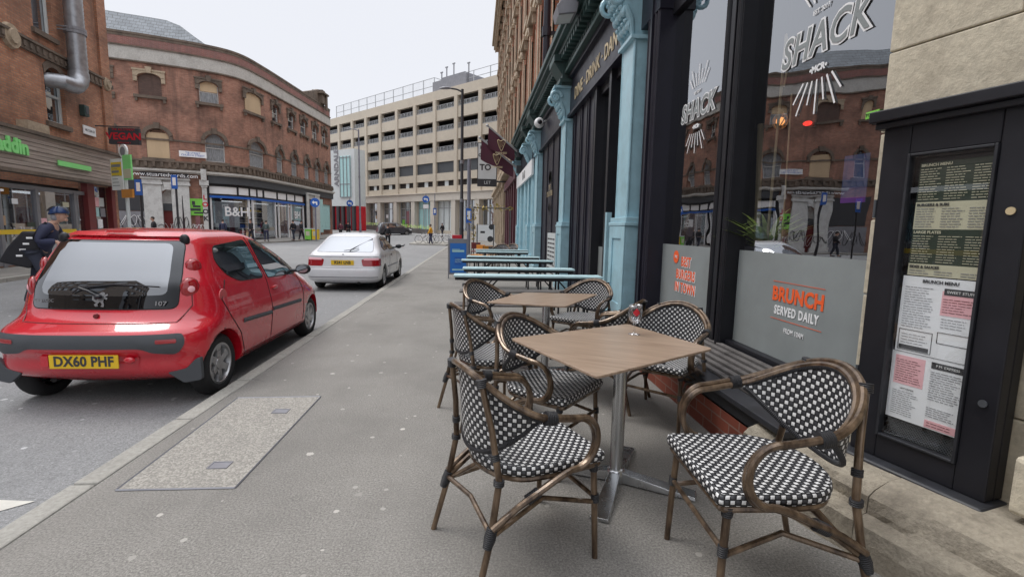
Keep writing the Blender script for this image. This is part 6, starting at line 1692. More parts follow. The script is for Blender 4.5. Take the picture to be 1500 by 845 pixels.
# ================================================================ pedestal tables
def wood_mat():
    m, t, bs = nt('brown laminate'); g = N(t); v = g.coord('Object', (1.2, 14, 1)); n1 = g.ramp(g.noise(v, 2.2, 6, .65), .3, .72); n2 = g.ramp(g.noise(v, 9, 4, .6), .35, .7)
    c = g.mix(n1, (.29, .20, .14), (.49, .365, .265)); c = g.mix(g.math('MULTIPLY', n2, .35), c, (.17, .11, .08)); g.l(c, bs.inputs['Base Color'])
    bs.inputs['Roughness'].default_value = .3; g.bump(n2, bs, .08, .002); return m
WD = wood_mat()
def table(name_label, pts, base, ang):
    cx = sum(p[0] for p in pts)/4; cy = sum(p[1] for p in pts)/4
    t_ = thing('pedestal_table', name_label, 'table', (base[0], base[1], 0), ang, 'square wood topped cafe tables')
    IM = RZ(-ang) @ T(-base[0], -base[1], 0)
    q = MB(); loc = [tuple((IM @ Vector((p[0], p[1], 0)))[:2]) for p in pts]
    area = sum(a[0]*b[1]-b[0]*a[1] for a, b in zip(loc, loc[1:]+loc[:1]))
    if area < 0: loc.reverse()
    q.prism(rpoly(loc, .03), lambda a, b, d: (a, b, d), .766, .780); tp = q.build('tabletop', WD, t_, bevel=.003)
    q = MB(); q.lathe([(.038, .03), (.038, .74)], 24); q.build('pedestal', M_['steel'], t_, smooth=True)
    q = MB(); q.lathe([(.05, .0), (.06, .02), (.05, .075), (.038, .085)], 20); q.build('collar', M_['steel'], t_, smooth=True)
    for k in range(4):
        M2 = Matrix.Rotation(PI/2*k, 4, 'Z'); q = MB(M2)
        sec = [(.0, -.032, .07), (.0, .032, .07), (.43, .05, .014), (.43, -.05, .014)]
        q.add([(.02, -.03, .075), (.02, .03, .075), (.30, .042, .035), (.44, .045, .022), (.44, -.045, .022), (.30, -.042, .035),
               (.02, -.036, .012), (.02, .036, .012), (.30, .047, .006), (.44, .05, .004), (.44, -.05, .004), (.30, -.047, .006)],
              [(0, 1, 2, 5), (5, 2, 3, 4), (7, 8, 2, 1), (8, 9, 3, 2), (9, 10, 4, 3), (10, 11, 5, 4), (11, 6, 0, 5), (6, 11, 8, 7), (11, 10, 9, 8), (6, 7, 1, 0)])
        q.build('foot', M_['steel'], t_, bevel=.003)
    for k in range(2):
        q = MB(Matrix.Rotation(PI/2*k, 4, 'Z')); q.b(-.24, .24, -.018, .018, .735, .764) if k == 0 else q.b(-.24, .24, -.018, .018, .733, .7635); q.build('top_bracket', M_['dgrey'], t_)
    return t_
ch0.scale = (1.10, 1.09, 1.115); ch0.location = (1.17, 1.80, 0)
TT = [(.22, 2.90), (1.11, 3.37), (1.39, 2.65), (.565, 2.12)]
table('square wood topped table nearest the camera with a small stemmed glass on it', TT, (.83, 2.60), math.radians(-27))
T2 = [(.10, 4.36), (.52, 5.06), (1.30, 4.98), (.80, 4.15)]
table('second square wood topped table, behind the near one and before the blue trestles', T2, (.70, 4.64), math.radians(30))
gp = gnd(929, 490, .78)
GL = thing('drinking_glass', 'empty stemmed beer glass with a red mark left on the near table', 'glass', (gp.x, gp.y, .781)); GL.scale = (1.15, 1.15, 1.12)
q = MB(); q.lathe([(0, .0), (.034, .001), (.033, .004), (.01, .008), (.0055, .018), (.0055, .055), (.012, .066), (.03, .08), (.0385, .105), (.0395, .14), (.0365, .175), (.0352, .175), (.0382, .14), (.037, .106), (.028, .083), (.008, .071), (0, .07)], 28); q.build('glass', M_['drink'], GL, smooth='all')
q = MB(); q.lathe([(0, .0705), (.0075, .0715), (.0275, .0835), (.0362, .103), (0, .103)], 24); q.build('drink_rest', M_['drink'], GL, smooth='all')
q = MB(); 
for i in range(6):
    a0 = -PI/2-.45+.9*i/6-.15; a1 = a0+.15; r_ = .0402; h0 = .112+.006*abs(i-2.5); h1 = .162-.008*abs(i-2.5)
    q.add([(r_*math.cos(a0), r_*math.sin(a0), h0), (r_*math.cos(a1), r_*math.sin(a1), h0), (r_*math.cos(a1), r_*math.sin(a1), h1), (r_*math.cos(a0), r_*math.sin(a0), h1)], [(0, 1, 2, 3)])
q.build('printed_mark', M_['red'], GL)
# ================================================================ pale blue trestle tables with grey benches
def trestle(x0, x1, y, z, label, w_=.30, first=None):
    t_ = thing('trestle_table', label, 'table', ((x0+x1)/2, y, 0), 0, 'pale blue trestle tables across the pavement'); L = (x1-x0)/2
    for k in range(3): q = MB(); q.b(-L, L, -w_/2+k*w_/3+.003, -w_/2+(k+1)*w_/3-.003, z-.03, z); q.build('board', M_['bluetop'], t_, bevel=.006)
    q = MB(); q.b(-L+.02, L-.02, -w_/2+.02, -w_/2+.05, z-.07, z-.032); q.b(-L+.02, L-.02, w_/2-.05, w_/2-.02, z-.07, z-.032); q.build('apron', M_['black'], t_)
    for sx in (-1, 1):
        xe = sx*(L-.28)
        for sy in (-1, 1): q = MB(); q.tube([(xe, sy*.10, z-.05), (xe, sy*.22, 0)], .017, 8); q.build('leg', M_['black'], t_)
        q = MB(); q.tube([(xe, -.17, .32), (xe, .17, .32)], .012, 6); q.tube([(xe, 0, .32), (xe-sx*.38, 0, z-.05)], .012, 6); q.build('brace', M_['black'], t_)
    return t_
rows = [((665, 404), (880, 402), 'nearest pale blue trestle table, just behind the far cafe table'), ((678, 394), (840, 391), 'second pale blue trestle table from the camera'), ((676, 381.5), (810, 380), 'third pale blue trestle table from the camera'), ((684, 376), (790, 375), 'fourth pale blue trestle table from the camera'), ((697, 369), (774, 368), 'pale blue trestle table last but one in the row'), ((697, 366), (774, 365.5), 'farthest pale blue trestle table in the row')]
for i, (a, b, lb) in enumerate(rows):
    p, r_ = gnd(a[0], a[1], .78), gnd(b[0], b[1], .78)
    y = (p.y+r_.y)/2; trestle(atX(a[0], a[1], -1).x*-p.x if False else p.x*y/p.y, min(r_.x*y/r_.y, 1.98), y, .78, lb)
def bench(x0, x1, y, label):
    t_ = thing('slatted_bench', label, 'bench', ((x0+x1)/2, y, 0), 0, 'grey slatted benches beside the trestle tables'); L = (x1-x0)/2
    for k in range(3): q = MB(); q.b(-L, L, -.15+k*.105, -.06+k*.105, .43, .455); q.build('slat', M_['slat'], t_, bevel=.005)
    for sx in (-1, 1):
        for sy in (-1, 1): q = MB(); q.tube([(sx*(L-.25), sy*.08, .43), (sx*(L-.25), sy*.13, 0)], .015, 8); q.build('leg', M_['black'], t_)
        q = MB(); q.tube([(sx*(L-.25), -.1, .25), (sx*(L-.25), .1, .25)], .012, 6); q.build('brace', M_['black'], t_)
for (x0, x1, y, lb) in ((-.28, 1.75, 6.35, 'grey slatted bench in front of the nearest blue trestle table'), (-.25, 1.8, 7.72, 'grey slatted bench between the first and second blue trestle tables'), (-.22, 1.75, 9.5, 'grey slatted bench beyond the second blue trestle table'), (-.2, 1.8, 11.9, 'grey slatted bench beyond the third blue trestle table')):
    bench(x0, x1, y, lb)
# ================================================================ blue board sign at the kerb side of the trestles
pa = gnd(656, 400); xa, ya = -.56, 11.2
p0, p1 = atX(655, 343, -1), None
bl = gnd(657, 399); 
AB = thing('pavement_sign', 'blue printed pavement sign in a grey frame standing beside the trestle tables', 'sign', (bl.x*.88+.27, bl.y*.88, 0), math.radians(4))
W_, HH = .54, 1.14
q = MB(); q.b(-W_/2, W_/2, -.03, .03, .12, HH); q.build('panel', M_['grey'], AB, bevel=.01)
q = MB(); q.b(-W_/2+.04, W_/2-.04, -.038, -.031, .17, HH-.13); bo = q.build('poster', M_['bpost'], AB)
q = MB(); 
for (a, b, c, d_) in ((-.17, .17, .76, .82), (-.17, .17, .24, .28), (-.17, .05, .83, .845)): q.b(a, b, -.042, -.038, c, d_)
q.build('print', M_['cyan'], bo)
q = MB(); q.b(-.1, .1, -.042, -.038, .40, .62); im = q.build('print_block', M_['signblue'], bo)
text_part('lettering', 'OPEN\nNOW', .07, T(0, -.044, .51), M_['cyan'], im)
for sx in (-1, 1):
    q = MB(); q.b(sx*W_/2-.015, sx*W_/2+.015, -.045, -.015, .0, HH+.01); q.build('leg', M_['grey'], AB); q = MB(); q.tube([(sx*W_/2, .02, HH), (sx*W_/2, .28, 0)], .015, 6); q.build('strut', M_['grey'], AB)
q = MB(); q.b(-.17, .1, -.02, .02, HH, HH+.10); q.build('topper', M_['red'], AB, bevel=.01)
# ================================================================ orange seating, white board and clutter farther up the pavement
q0 = gnd(712, 360); OY = 19.0
def at_(px, Y): r_ = ray(px, 340); return r_.x/r_.y*Y
wb_ = thing('white_board', 'white board with dark badges standing among the orange chairs', 'sign', (at_(711, 19.5), 19.5, 0))
q = MB(); q.b(-.37, .37, -.02, .02, .95, 1.58); b_ = q.build('panel', M_['wht'], wb_); 
for sx in (-1, 1): q = MB(); q.b(sx*.33-.02, sx*.33+.02, -.03, .03, 0, 1.6); q.build('leg', M_['dgrey'], wb_)
q = MB(); q.lathe([(0, -.025), (.11, -.025), (.11, -.02)], 14, o=(.24, 0, 1.5), axis='y'); q.lathe([(0, -.025), (.12, -.025), (.12, -.02)], 14, o=(.2, 0, 1.02), axis='y'); q.b(-.2, -.02, -.024, -.02, 1.25, 1.33); q.build('badge', M_['ink'], b_)
def simple_chair(x, y, rz, mt, label, z0=0, group='orange pavement chairs', n=1):
    t_ = thing('stacking_chair', label, 'chair', (x, y, z0), rz, group)
    q = MB(); q.b(-.2, .2, -.2, .2, .43, .46); q.build('seat', M_[mt], t_, bevel=.01); q = MB(); q.b(-.2, .2, -.21, -.18, .55, .82); q.build('backrest', M_[mt], t_, bevel=.01)
    for sx in (-1, 1):
        for sy in (-1, 1): q = MB(); q.tube([(sx*.18, sy*.18, .44), (sx*.21, sy*.22, 0)], .014, 6); q.build('leg', M_['slat'], t_)
        q = MB(); q.tube([(sx*.19, -.19, .44), (sx*.19, -.2, .82)], .014, 6); q.build('back_post', M_['slat'], t_)
    return t_
for (px, Y, rz, mt, lb) in ((700, 18.2, 2.5, 'orangec', 'orange slatted chair at the left foot of the white board'), (712, 17.6, .4, 'orangec', 'orange chair in front of the white board'), (722, 18.4, 1.2, 'tan', 'tan chair to the right of the white board'), (697, 21, 3.1, 'dred', 'brown red chair behind the white board'), (727, 17.0, -.4, 'slat', 'grey brown chair nearest the maroon bar front')):
    simple_chair(at_(px, Y), Y, rz, mt, lb)
for (px, Y, lb) in ((734, 16.2, 'black and white woven chair left in the row beside the pub wall'), (745, 16.6, 'black and white woven chair nearest the pub wall beyond the trestles')):
    copy_tree(ch0, (at_(px, Y), Y, 0), 2.9 if px == 734 else 2.4, lb, group='woven armchairs beyond the trestle tables')
ph = thing('plant_stand', 'tall stand of yellowish flowers and lamps behind the white board', 'plant stand', (at_(697, 22), 22, 0))
rr = random.Random(31); q = MB(); 
for sx in (-.1, 1.55): q.tube([(sx, 0, 0), (sx, 0, 2.4)], .03, 6)
q.tube([(-.1, 0, 2.35), (1.55, 0, 2.35)], .03, 6); q.build('frame', M_['slat'], ph)
q = MB(); 
for k in range(90):
    c = Vector((rr.gauss(-.1, .12), rr.gauss(0, .12), rr.uniform(.9, 2.5))) if k < 45 else Vector((rr.uniform(-.2, 1.7), rr.gauss(0, .1), rr.gauss(2.35, .09)))
    d1 = Vector((rr.uniform(-1, 1), rr.uniform(-1, 1), rr.uniform(-1, 1))).normalized()*.09; d2 = d1.cross(Vector((.3, .5, 1))).normalized()*.05
    q.add([c-d1, c+d2, c+d1, c-d2], [(0, 1, 2, 3)])
q.build('foliage', mat('autumn leaves', (.42, .30, .07), .7, var=.6, scale=20), ph)
# ================================================================ flags, hanging sign, lamp posts, traffic signs
def flag(px_tip, py_tip, px_b, py_b, Y, label):
    bx = 1.95; b = atX(px_b, py_b, bx); tip = ray(px_tip, py_tip); tY = b.y-.25; tp = tip*(tY/tip.y)+Vector((0, 0, H))
    t_ = thing('flag', label, 'flag', tuple(b), 0, 'maroon flags on slanting poles over the bar front')
    v = tp-b; q = MB(); q.tube([(0, 0, 0), tuple(v)], [.05, .04], 10); q.ball(tuple(v), .07, 10, 8); pl_ = q.build('flag_pole', M_['railw'], t_, smooth=True)
    q = MB(); q.b(-.02, .25, -.08, .08, -.25, .1); q.build('wall_bracket', M_['dgrey'], t_)
    q = MB(); L = v*.86
    def fn(u, w): p = v*.10+L*u; d = .55+.36*u; return (p.x+.04*math.sin(9*u+3*w)*w, p.y+.10*math.sin(7*u+2*w)*w, p.z-.03-d*w)
    q.grid(14, 8, fn); cl = q.build('cloth', M_['flag'], t_, smooth='all')
    # harp outline on the cloth, on the face towards the camera
    q = MB(); c = Vector(fn(.52, .48)); s = .22; y_ = -.09
    P = lambda a, b_: (c.x+a*s, c.y+y_, c.z+b_*s)
    q.tube([P(-.8, 1), P(-.55, 1.12), P(-.2, .85), P(.2, 1.0), P(.6, 1.15), P(.95, .95), P(.85, .5), P(.55, -.2), P(.25, -1), P(0, -1.15)], .016, 5)
    q.tube([P(-.8, 1), P(-.65, .3), P(-.3, -.6), P(0, -1.15)], .018, 5)
    for i in range(5): a = -.5+i*.25; q.tube([P(a, .95-.05*i), P(a*.5+.05, -.7+.12*i)], .006, 4)
    q.build('harp_emblem', M_['gold'], cl)
    text_part('lettering', 'GUINNESS', .12, T(c.x, c.y+y_, c.z-.36), M_['gold'], cl, off=.002)
    return t_
flag(703, 202, 757, 246, 20, 'lower maroon flag with a gold harp hanging from a slanting white pole')
flag(714, 184, 758, 222, 22, 'upper maroon flag on the higher slanting pole over the bar front')
hs = thing('hanging_sign', 'tall black and pale hanging sign lettered TO behind the maroon flags', 'sign', (1.5, 34, 0)); 
r1, r2 = ray(699, 273), ray(718, 215); Y = 34.0
x0 = r1.x/r1.y*Y; x1 = x0+1.35; z0 = H+r1.z/r1.y*Y; z1 = H+ray(699, 209).z/ray(699, 209).y*Y
IMh = T(-1.5, -34, 0)
q = MB(IMh); q.b(x0, x1, Y-.08, Y+.08, z0, z1); bd_ = q.build('board', M_['ink'], hs); q = MB(IMh); q.b(x0+.05, x1-.05, Y-.1, Y-.08, z0+.5, z1-.05); pn = q.build('panel', M_['whtold'], bd_)
text_part('lettering', 'TO', .55, IMh @ T(x0+.55, Y-.11, (z0+z1)/2-.2), M_['ink'], pn, off=.02)
text_part('lettering', 'BAR\n&\nGRILL', .3, IMh @ T(x0+.45, Y-.11, z1-.6), M_['ink'], pn, off=.01); text_part('lettering', 'LET', .3, IMh @ T(x0+.7, Y-.11, z0+.25), M_['whtold'], bd_)
q = MB(IMh); q.b(x1, 2.4, Y-.03, Y+.03, z1-.3, z1-.2); q.b(x1, 2.4, Y-.03, Y+.03, z0+.3, z0+.4); q.build('bracket', M_['ink'], hs)
def street_lamp(px, Y, ytop, label, r=.11, armpx=None, mt='pole'):
    x = at_(px, Y); rt = ray(px, ytop); zt = H+rt.z/rt.y*Y; zb = gz(Y)+.1 if px > 560 else gz(Y)+.1
    t_ = thing('street_lamp', label, 'street lamp', (x, Y, zb), 0, 'street lamps along the road'); h = zt-zb
    q = MB(); q.tube([(0, 0, 0), (0, 0, 1.4), (0, 0, 1.45), (0, 0, h)], [r*1.35, r*1.3, r, r*.8], 12); q.build('pole', M_[mt], t_, smooth=True)
    a = -armpx if armpx else -.9
    q = MB(); q.tube([(0, 0, h-.15), (a*.4, 0, h-.02), (a*.8, 0, h+.02)], .05, 8); q.build('arm', M_[mt], t_, smooth=True)
    q = MB(); q.tube([(a*.75, 0, h+.02), (a*1.0, 0, h+.04), (a*1.35, 0, h+.02), (a*1.6, 0, h)], [.07, .16, .15, .05], 10, flat=(1, .5)); lh = q.build('lamp_head', M_['grey'], t_, smooth=True)
    for zz in (3.0, h*.55): q = MB(); q.lathe([(r*.95, zz), (r*1.2, zz), (r*1.2, zz+.2), (r*.95, zz+.2)], 12); q.build('band', M_['grey'], t_)
    return t_
street_lamp(676, 30, 131, 'tall black street lamp rising in front of the car park right of centre', .10, .85)
street_lamp(528, 58, 190, 'slim grey street lamp in front of the car park left of centre', .10, .9, 'polegrey')
def sign_post(px, Y, ytop, label, kind, ysign, pole='polegrey', r=.045, cat='traffic sign', zb=None, size=.38):
    x = at_(px, Y); rt = ray(px, ytop); zt = H+rt.z/rt.y*Y; b = gz(Y)+.1
    rs = ray(px, ysign); zs__ = H+rs.z/rs.y*Y-b
    t_ = thing('sign_post', label, cat, (x, Y, b)); q = MB(); q.tube([(0, 0, 0), (0, 0, zt-b)], r, 10); q.build('pole', M_[pole], t_, smooth=True)
    if kind in ('left', 'round', 'ahead'):
        q = MB(); q.lathe([(0, -.02), (size, -.02), (size, .02), (0, .02)], 24, o=(0, -.07, zs__), axis='y'); d_ = q.build('disc', M_['signblue'], t_)
        k = size/.38; y_ = -.095
        q = MB(); A_ = [(-.24, .02), (-.08, .18), (-.08, .08), (.2, .08), (.2, -.2), (.1, -.2), (.1, -.04), (-.08, -.04), (-.08, -.14)]
        q.prism([(a*k, b_*k) for a, b_ in A_], lambda a, b_, d__: (a, d__, b_+zs__), y_-.004, y_); q.build('arrow', M_['wht'], d_)
    elif kind == 'board':
        q = MB(); q.b(-size*.5, size*.5, -.08-r, -.05-r, zs__-.4, zs__+.4); d_ = q.build('board', M_['signblue'], t_); q = MB(); q.b(-size*.28, size*.28, -.085-r, -.08-r, zs__-.2, zs__+.25); q.build('print', M_['wht'], d_)
    return t_
sign_post(463, 44, 292, 'round blue turn left sign on a grey post beside the coloured bins', 'left', 297, size=.40, r=.07)
sign_post(513.5, 56, 290, 'round blue turn left sign in front of the red shopfront', 'left', 298, size=.36)
sp_ = sign_post(624, 57, 284, 'round blue arrow sign above a pale plate on a slim post before the car park', 'left', 292, size=.40)
q = MB(); zz = (H+ray(624, 303).z/ray(624, 303).y*57)-gz(57)-.1; q.b(-.3, .3, -.08, -.05, zz-.2, zz+.25); q.build('plate', M_['wht'], sp_)
s2 = sign_post(637, 58, 284, 'grey post carrying blue and white direction plates before the car park', 'board', 310)
sign_post(686.5, 27, 233, 'tall purple grey pole with a small blue sign beside the black street lamp', 'board', 316, r=.10, size=.3)
# bus stop
bY = 19.0
def rel(px, py, Y): r_ = ray(px, py); return (r_.x/r_.y*Y, H+r_.z/r_.y*Y)
bx_, bt = rel(181, 222, bY); b0 = -.0
BS = thing('bus_stop', 'white bus stop pole with round head, timetable panels and a yellow plate', 'bus stop', (bx_, bY, b0), math.radians(-30))
q = MB(); q.tube([(0, 0, 0), (0, 0, bt-.2)], .06, 12); q.build('pole', M_['whtold'], BS, smooth=True)
q = MB(); q.lathe([(0, -.03), (.25, -.03), (.25, .03), (0, .03)], 20, o=(0, 0, bt), axis='y'); hd = q.build('roundel', M_['wht'], BS); q = MB(); q.lathe([(.1, -.04), (.16, -.04), (.16, -.03), (.1, -.03)], 20, o=(0, 0, bt), axis='y'); q.build('ring', M_['inkgrey'], hd)
zA, zB = rel(172, 278, bY)[1], rel(172, 232, bY)[1]
q = MB(); q.b(-.85, -.1, -.05, .0, zA, zB); pn = q.build('timetable_panel', M_['wht'], BS); q = MB(); q.b(-.82, -.13, -.055, -.05, zB-.62, zB-.12); yb = q.build('header', M_['yellow'], pn)
q = MB(); q.b(-.78, -.17, -.06, -.055, zB-.3, zB-.2); q.b(-.78, -.3, -.06, -.055, zB-.5, zB-.42)
for k in range(6): q.b(-.78, -.3-.05*(k % 3), -.056, -.05, zA+.15+k*.12, zA+.17+k*.12)
q.build('print', M_['inkgrey'], pn)
q = MB(); q.b(.08, .6, -.1, -.05, zA+.35, zB+.1); pn = q.build('route_panel', M_['lime'], BS); q = MB(); q.b(.1, .58, -.106, -.1, zA+.4, zB-.4); q.build('print', M_['cream'], pn)
zy = rel(186, 284, bY)[1]; q = MB(); q.b(-.1, .6, -.12, -.06, zy-.15, zy+.15); yp = q.build('yellow_plate', M_['orangec'], BS)
# vegan sign projecting from the corner
vY = 20.6; vx, vz = rel(183, 200, vY); w2 = rel(205, 200, vY)[0]-rel(160, 200, vY)[0]; h2 = rel(183, 188, vY)[1]-rel(183, 212, vY)[1]
VS = thing('projecting_sign', 'black projecting sign with red lettering at the corner of the takeaway building', 'sign', (vx, vY, vz)); q = MB(); q.b(-w2/2, w2/2, -.06, .06, -h2/2, h2/2); bd_ = q.build('board', M_['ink'], VS, bevel=.01)
text_part('lettering', 'VEGAN', .36, T(0, -.065, -.02), M_['red'], bd_, off=.012, sx=1.1); text_part('lettering', 'THE ALLOTMENT', .11, T(0, -.065, .24), M_['red'], bd_); text_part('lettering', 'OPEN DAILY', .09, T(0, -.065, -.26), M_['red'], bd_)
q = MB(); q.tube([(-w2/2-.5, 0, h2/2+.05), (w2/2, 0, h2/2+.05)], .025, 6); q.build('bracket', M_['ink'], VS)
# blue signs on black posts before the curved building
for (px, yt, ys_, Y, lb) in ((210, 262, 275, 27, 'slim black post with a narrow blue sign left of the white doorway'), (262, 262, 267, 30, 'slim black post with a blue sign in front of the white doorway')):
    sign_post(px, Y, yt, lb, 'board', ys_, pole='pole', r=.06, size=.34)
# bins
for (px, mt, lb) in ((452, 'green', 'bright green litter box by the round blue sign'), (462.5, 'yellow', 'yellow litter box by the round blue sign')):
    Y = 45.5; x = at_(px, Y); t_ = thing('litter_bin', lb, 'bin', (x, Y, gz(Y)+.1), 0, 'coloured litter boxes on the far pavement'); q = MB(); q.b(-.27, .27, -.25, .25, 0, .95); q.build('bin_body', M_[mt], t_, bevel=.03); q = MB(); q.b(-.29, .29, -.27, .27, .95, 1.02); q.build('lid', M_['whtold'], t_); q = MB(); q.b(-.17, .17, -.256, -.25, .35, .75); q.build('print', M_['cream'], t_)
# low planters and cycle racks at the foot of the car park
for k in range(12):
    s_ = tc(534)+k*(tc(690)-tc(534))/12; p = PC.pt(s_); dd = PC.dr(s_)
    x, y = p.x+dd.y*2.6, p.y-dd.x*2.6; 
    if 9 < k: continue
    t_ = thing('planter', 'low timber planter, one of a row at the foot of the car park', 'planter', (x, y, gz(y)), math.atan2(dd.y, dd.x), 'low planters before the car park'); q = MB(); q.b(-1.25, 1.25, -.3, .3, 0, .62); q.build('box', M_['slat'], t_)
    q = MB(); rr = random.Random(k)
    for j in range(60):
        c = Vector((rr.uniform(-1.2, 1.2), rr.uniform(-.25, .25), rr.uniform(.6, 1.0))); q.add([c, c+Vector((.12, rr.uniform(-.1, .1), .1)), c+Vector((0, .1, .2))], [(0, 1, 2)])
    q.build('shrub', M_['leaf'], t_)
def bicycle(x, y, z, rz, label, mt='wht'):
    t_ = thing('bicycle', label, 'bicycle', (x, y, z), rz, 'parked bicycles')
    for wx in (-.5, .5):
        q = MB(); q.lathe([(.315, -.018), (.345, -.018), (.345, .018), (.315, .018), (.315, -.018)], 28, o=(wx, 0, .345), axis='y'); wh = q.build('wheel', M_['rubber'], t_)
        q = MB(); 
        for k in range(12): a = PI*k/6; q.tube([(wx, 0, .345), (wx+.32*math.cos(a), 0, .345+.32*math.sin(a))], .004, 4)
        q.build('spokes', M_['railw'], wh)
    q = MB()
    for a, b in (((-.5, .345), (-.08, .33)), ((-.08, .33), (-.2, .78)), ((-.5, .345), (-.2, .72)), ((-.2, .72), (.34, .76)), ((-.08, .33), (.36, .66)), ((.5, .345), (.32, .88))): q.tube([(a[0], 0, a[1]), (b[0], 0, b[1])], .022, 6)
    q.build('frame', M_[mt], t_)
    q = MB(); q.ball((-.22, 0, .84), (.12, .06, .03), 8, 6); q.build('saddle', M_['ink'], t_); q = MB(); q.tube([(.28, -.25, .96), (.32, 0, .93), (.28, .25, .96)], .014, 6); q.build('handlebar', M_['ink'], t_)
for k, (px, Y) in enumerate(((622, 42), (634, 42.3), (646, 42.8))): bicycle(at_(px, Y), Y, gz(Y)+.1, .2, ['white bicycle parked beside the person in the amber jacket', 'white bicycle parked right behind the amber jacket', 'white bicycle farthest right in the parked row'][k])
tI = thing('cycle_rack', 'low pale railing of hoops on the traffic island', 'cycle rack', (at_(640, 44), 44, gz(44)+.1)); 
for k in range(5): q = MB(); q.tube([(k*.55-1.3, 0, 0), (k*.55-1.3, 0, .8), (k*.55-.9, 0, .8), (k*.55-.9, 0, 0)], .03, 6); q.build('hoop', M_['wht'], tI)
q = MB(); P = [(at_(600, 42), 41.6), (at_(655, 42), 40.6), (at_(668, 46), 46), (at_(610, 47), 47)]; q.prism(P, lambda a, b, d: (a, b, gz(b)+d), -.1, .1); tag(q.build('traffic_island', M_['kerb']), kind='structure')
pgn = gnd(1024, 420)
t_ = thing('pigeon', 'small dark pigeon standing in the road beyond the white car', 'bird', (at_(590, 36), 36, -.1), .5)
q = MB(); q.tube([(-.2, 0, .12), (-.12, 0, .13), (0, 0, .14), (.08, 0, .17), (.11, 0, .22), (.14, 0, .25), (.18, 0, .245)], [.01, .04, .06, .05, .03, .03, .006], 8); q.build('body', M_['dgrey'], t_, smooth=True); q = MB(); q.tube([(.0, .02, .1), (.0, .02, 0)], .006, 4); q.tube([(.0, -.02, .1), (.0, -.02, 0)], .006, 4); q.build('leg', M_['red'], t_)
# ================================================================ people
def skin_mesh(name, verts, edges, radii, mt, parent, sub=2, root=0):
    me = bpy.data.meshes.new(name); me.from_pydata([tuple(v) for v in verts], edges, [])
    o = bpy.data.objects.new(name, me); C.objects.link(o)
    md = o.modifiers.new('skin', 'SKIN'); md.use_smooth_shade = True
    for i, v in enumerate(me.skin_vertices[0].data):
        r = radii[i]; v.radius = (r, r) if not isinstance(r, tuple) else r; v.use_root = (i == root)
    s = o.modifiers.new('sub', 'SUBSURF'); s.levels = sub; s.render_levels = sub
    dg = bpy.context.evaluated_depsgraph_get(); dg.update()
    m2 = bpy.data.meshes.new_from_object(o.evaluated_get(dg)); bpy.data.objects.remove(o); bpy.data.meshes.remove(me)
    m2.materials.clear(); m2.materials.append(mt)
    for p in m2.polygons: p.use_smooth = True
    o = bpy.data.objects.new(name, m2); C.objects.link(o); o.parent = parent
    return o
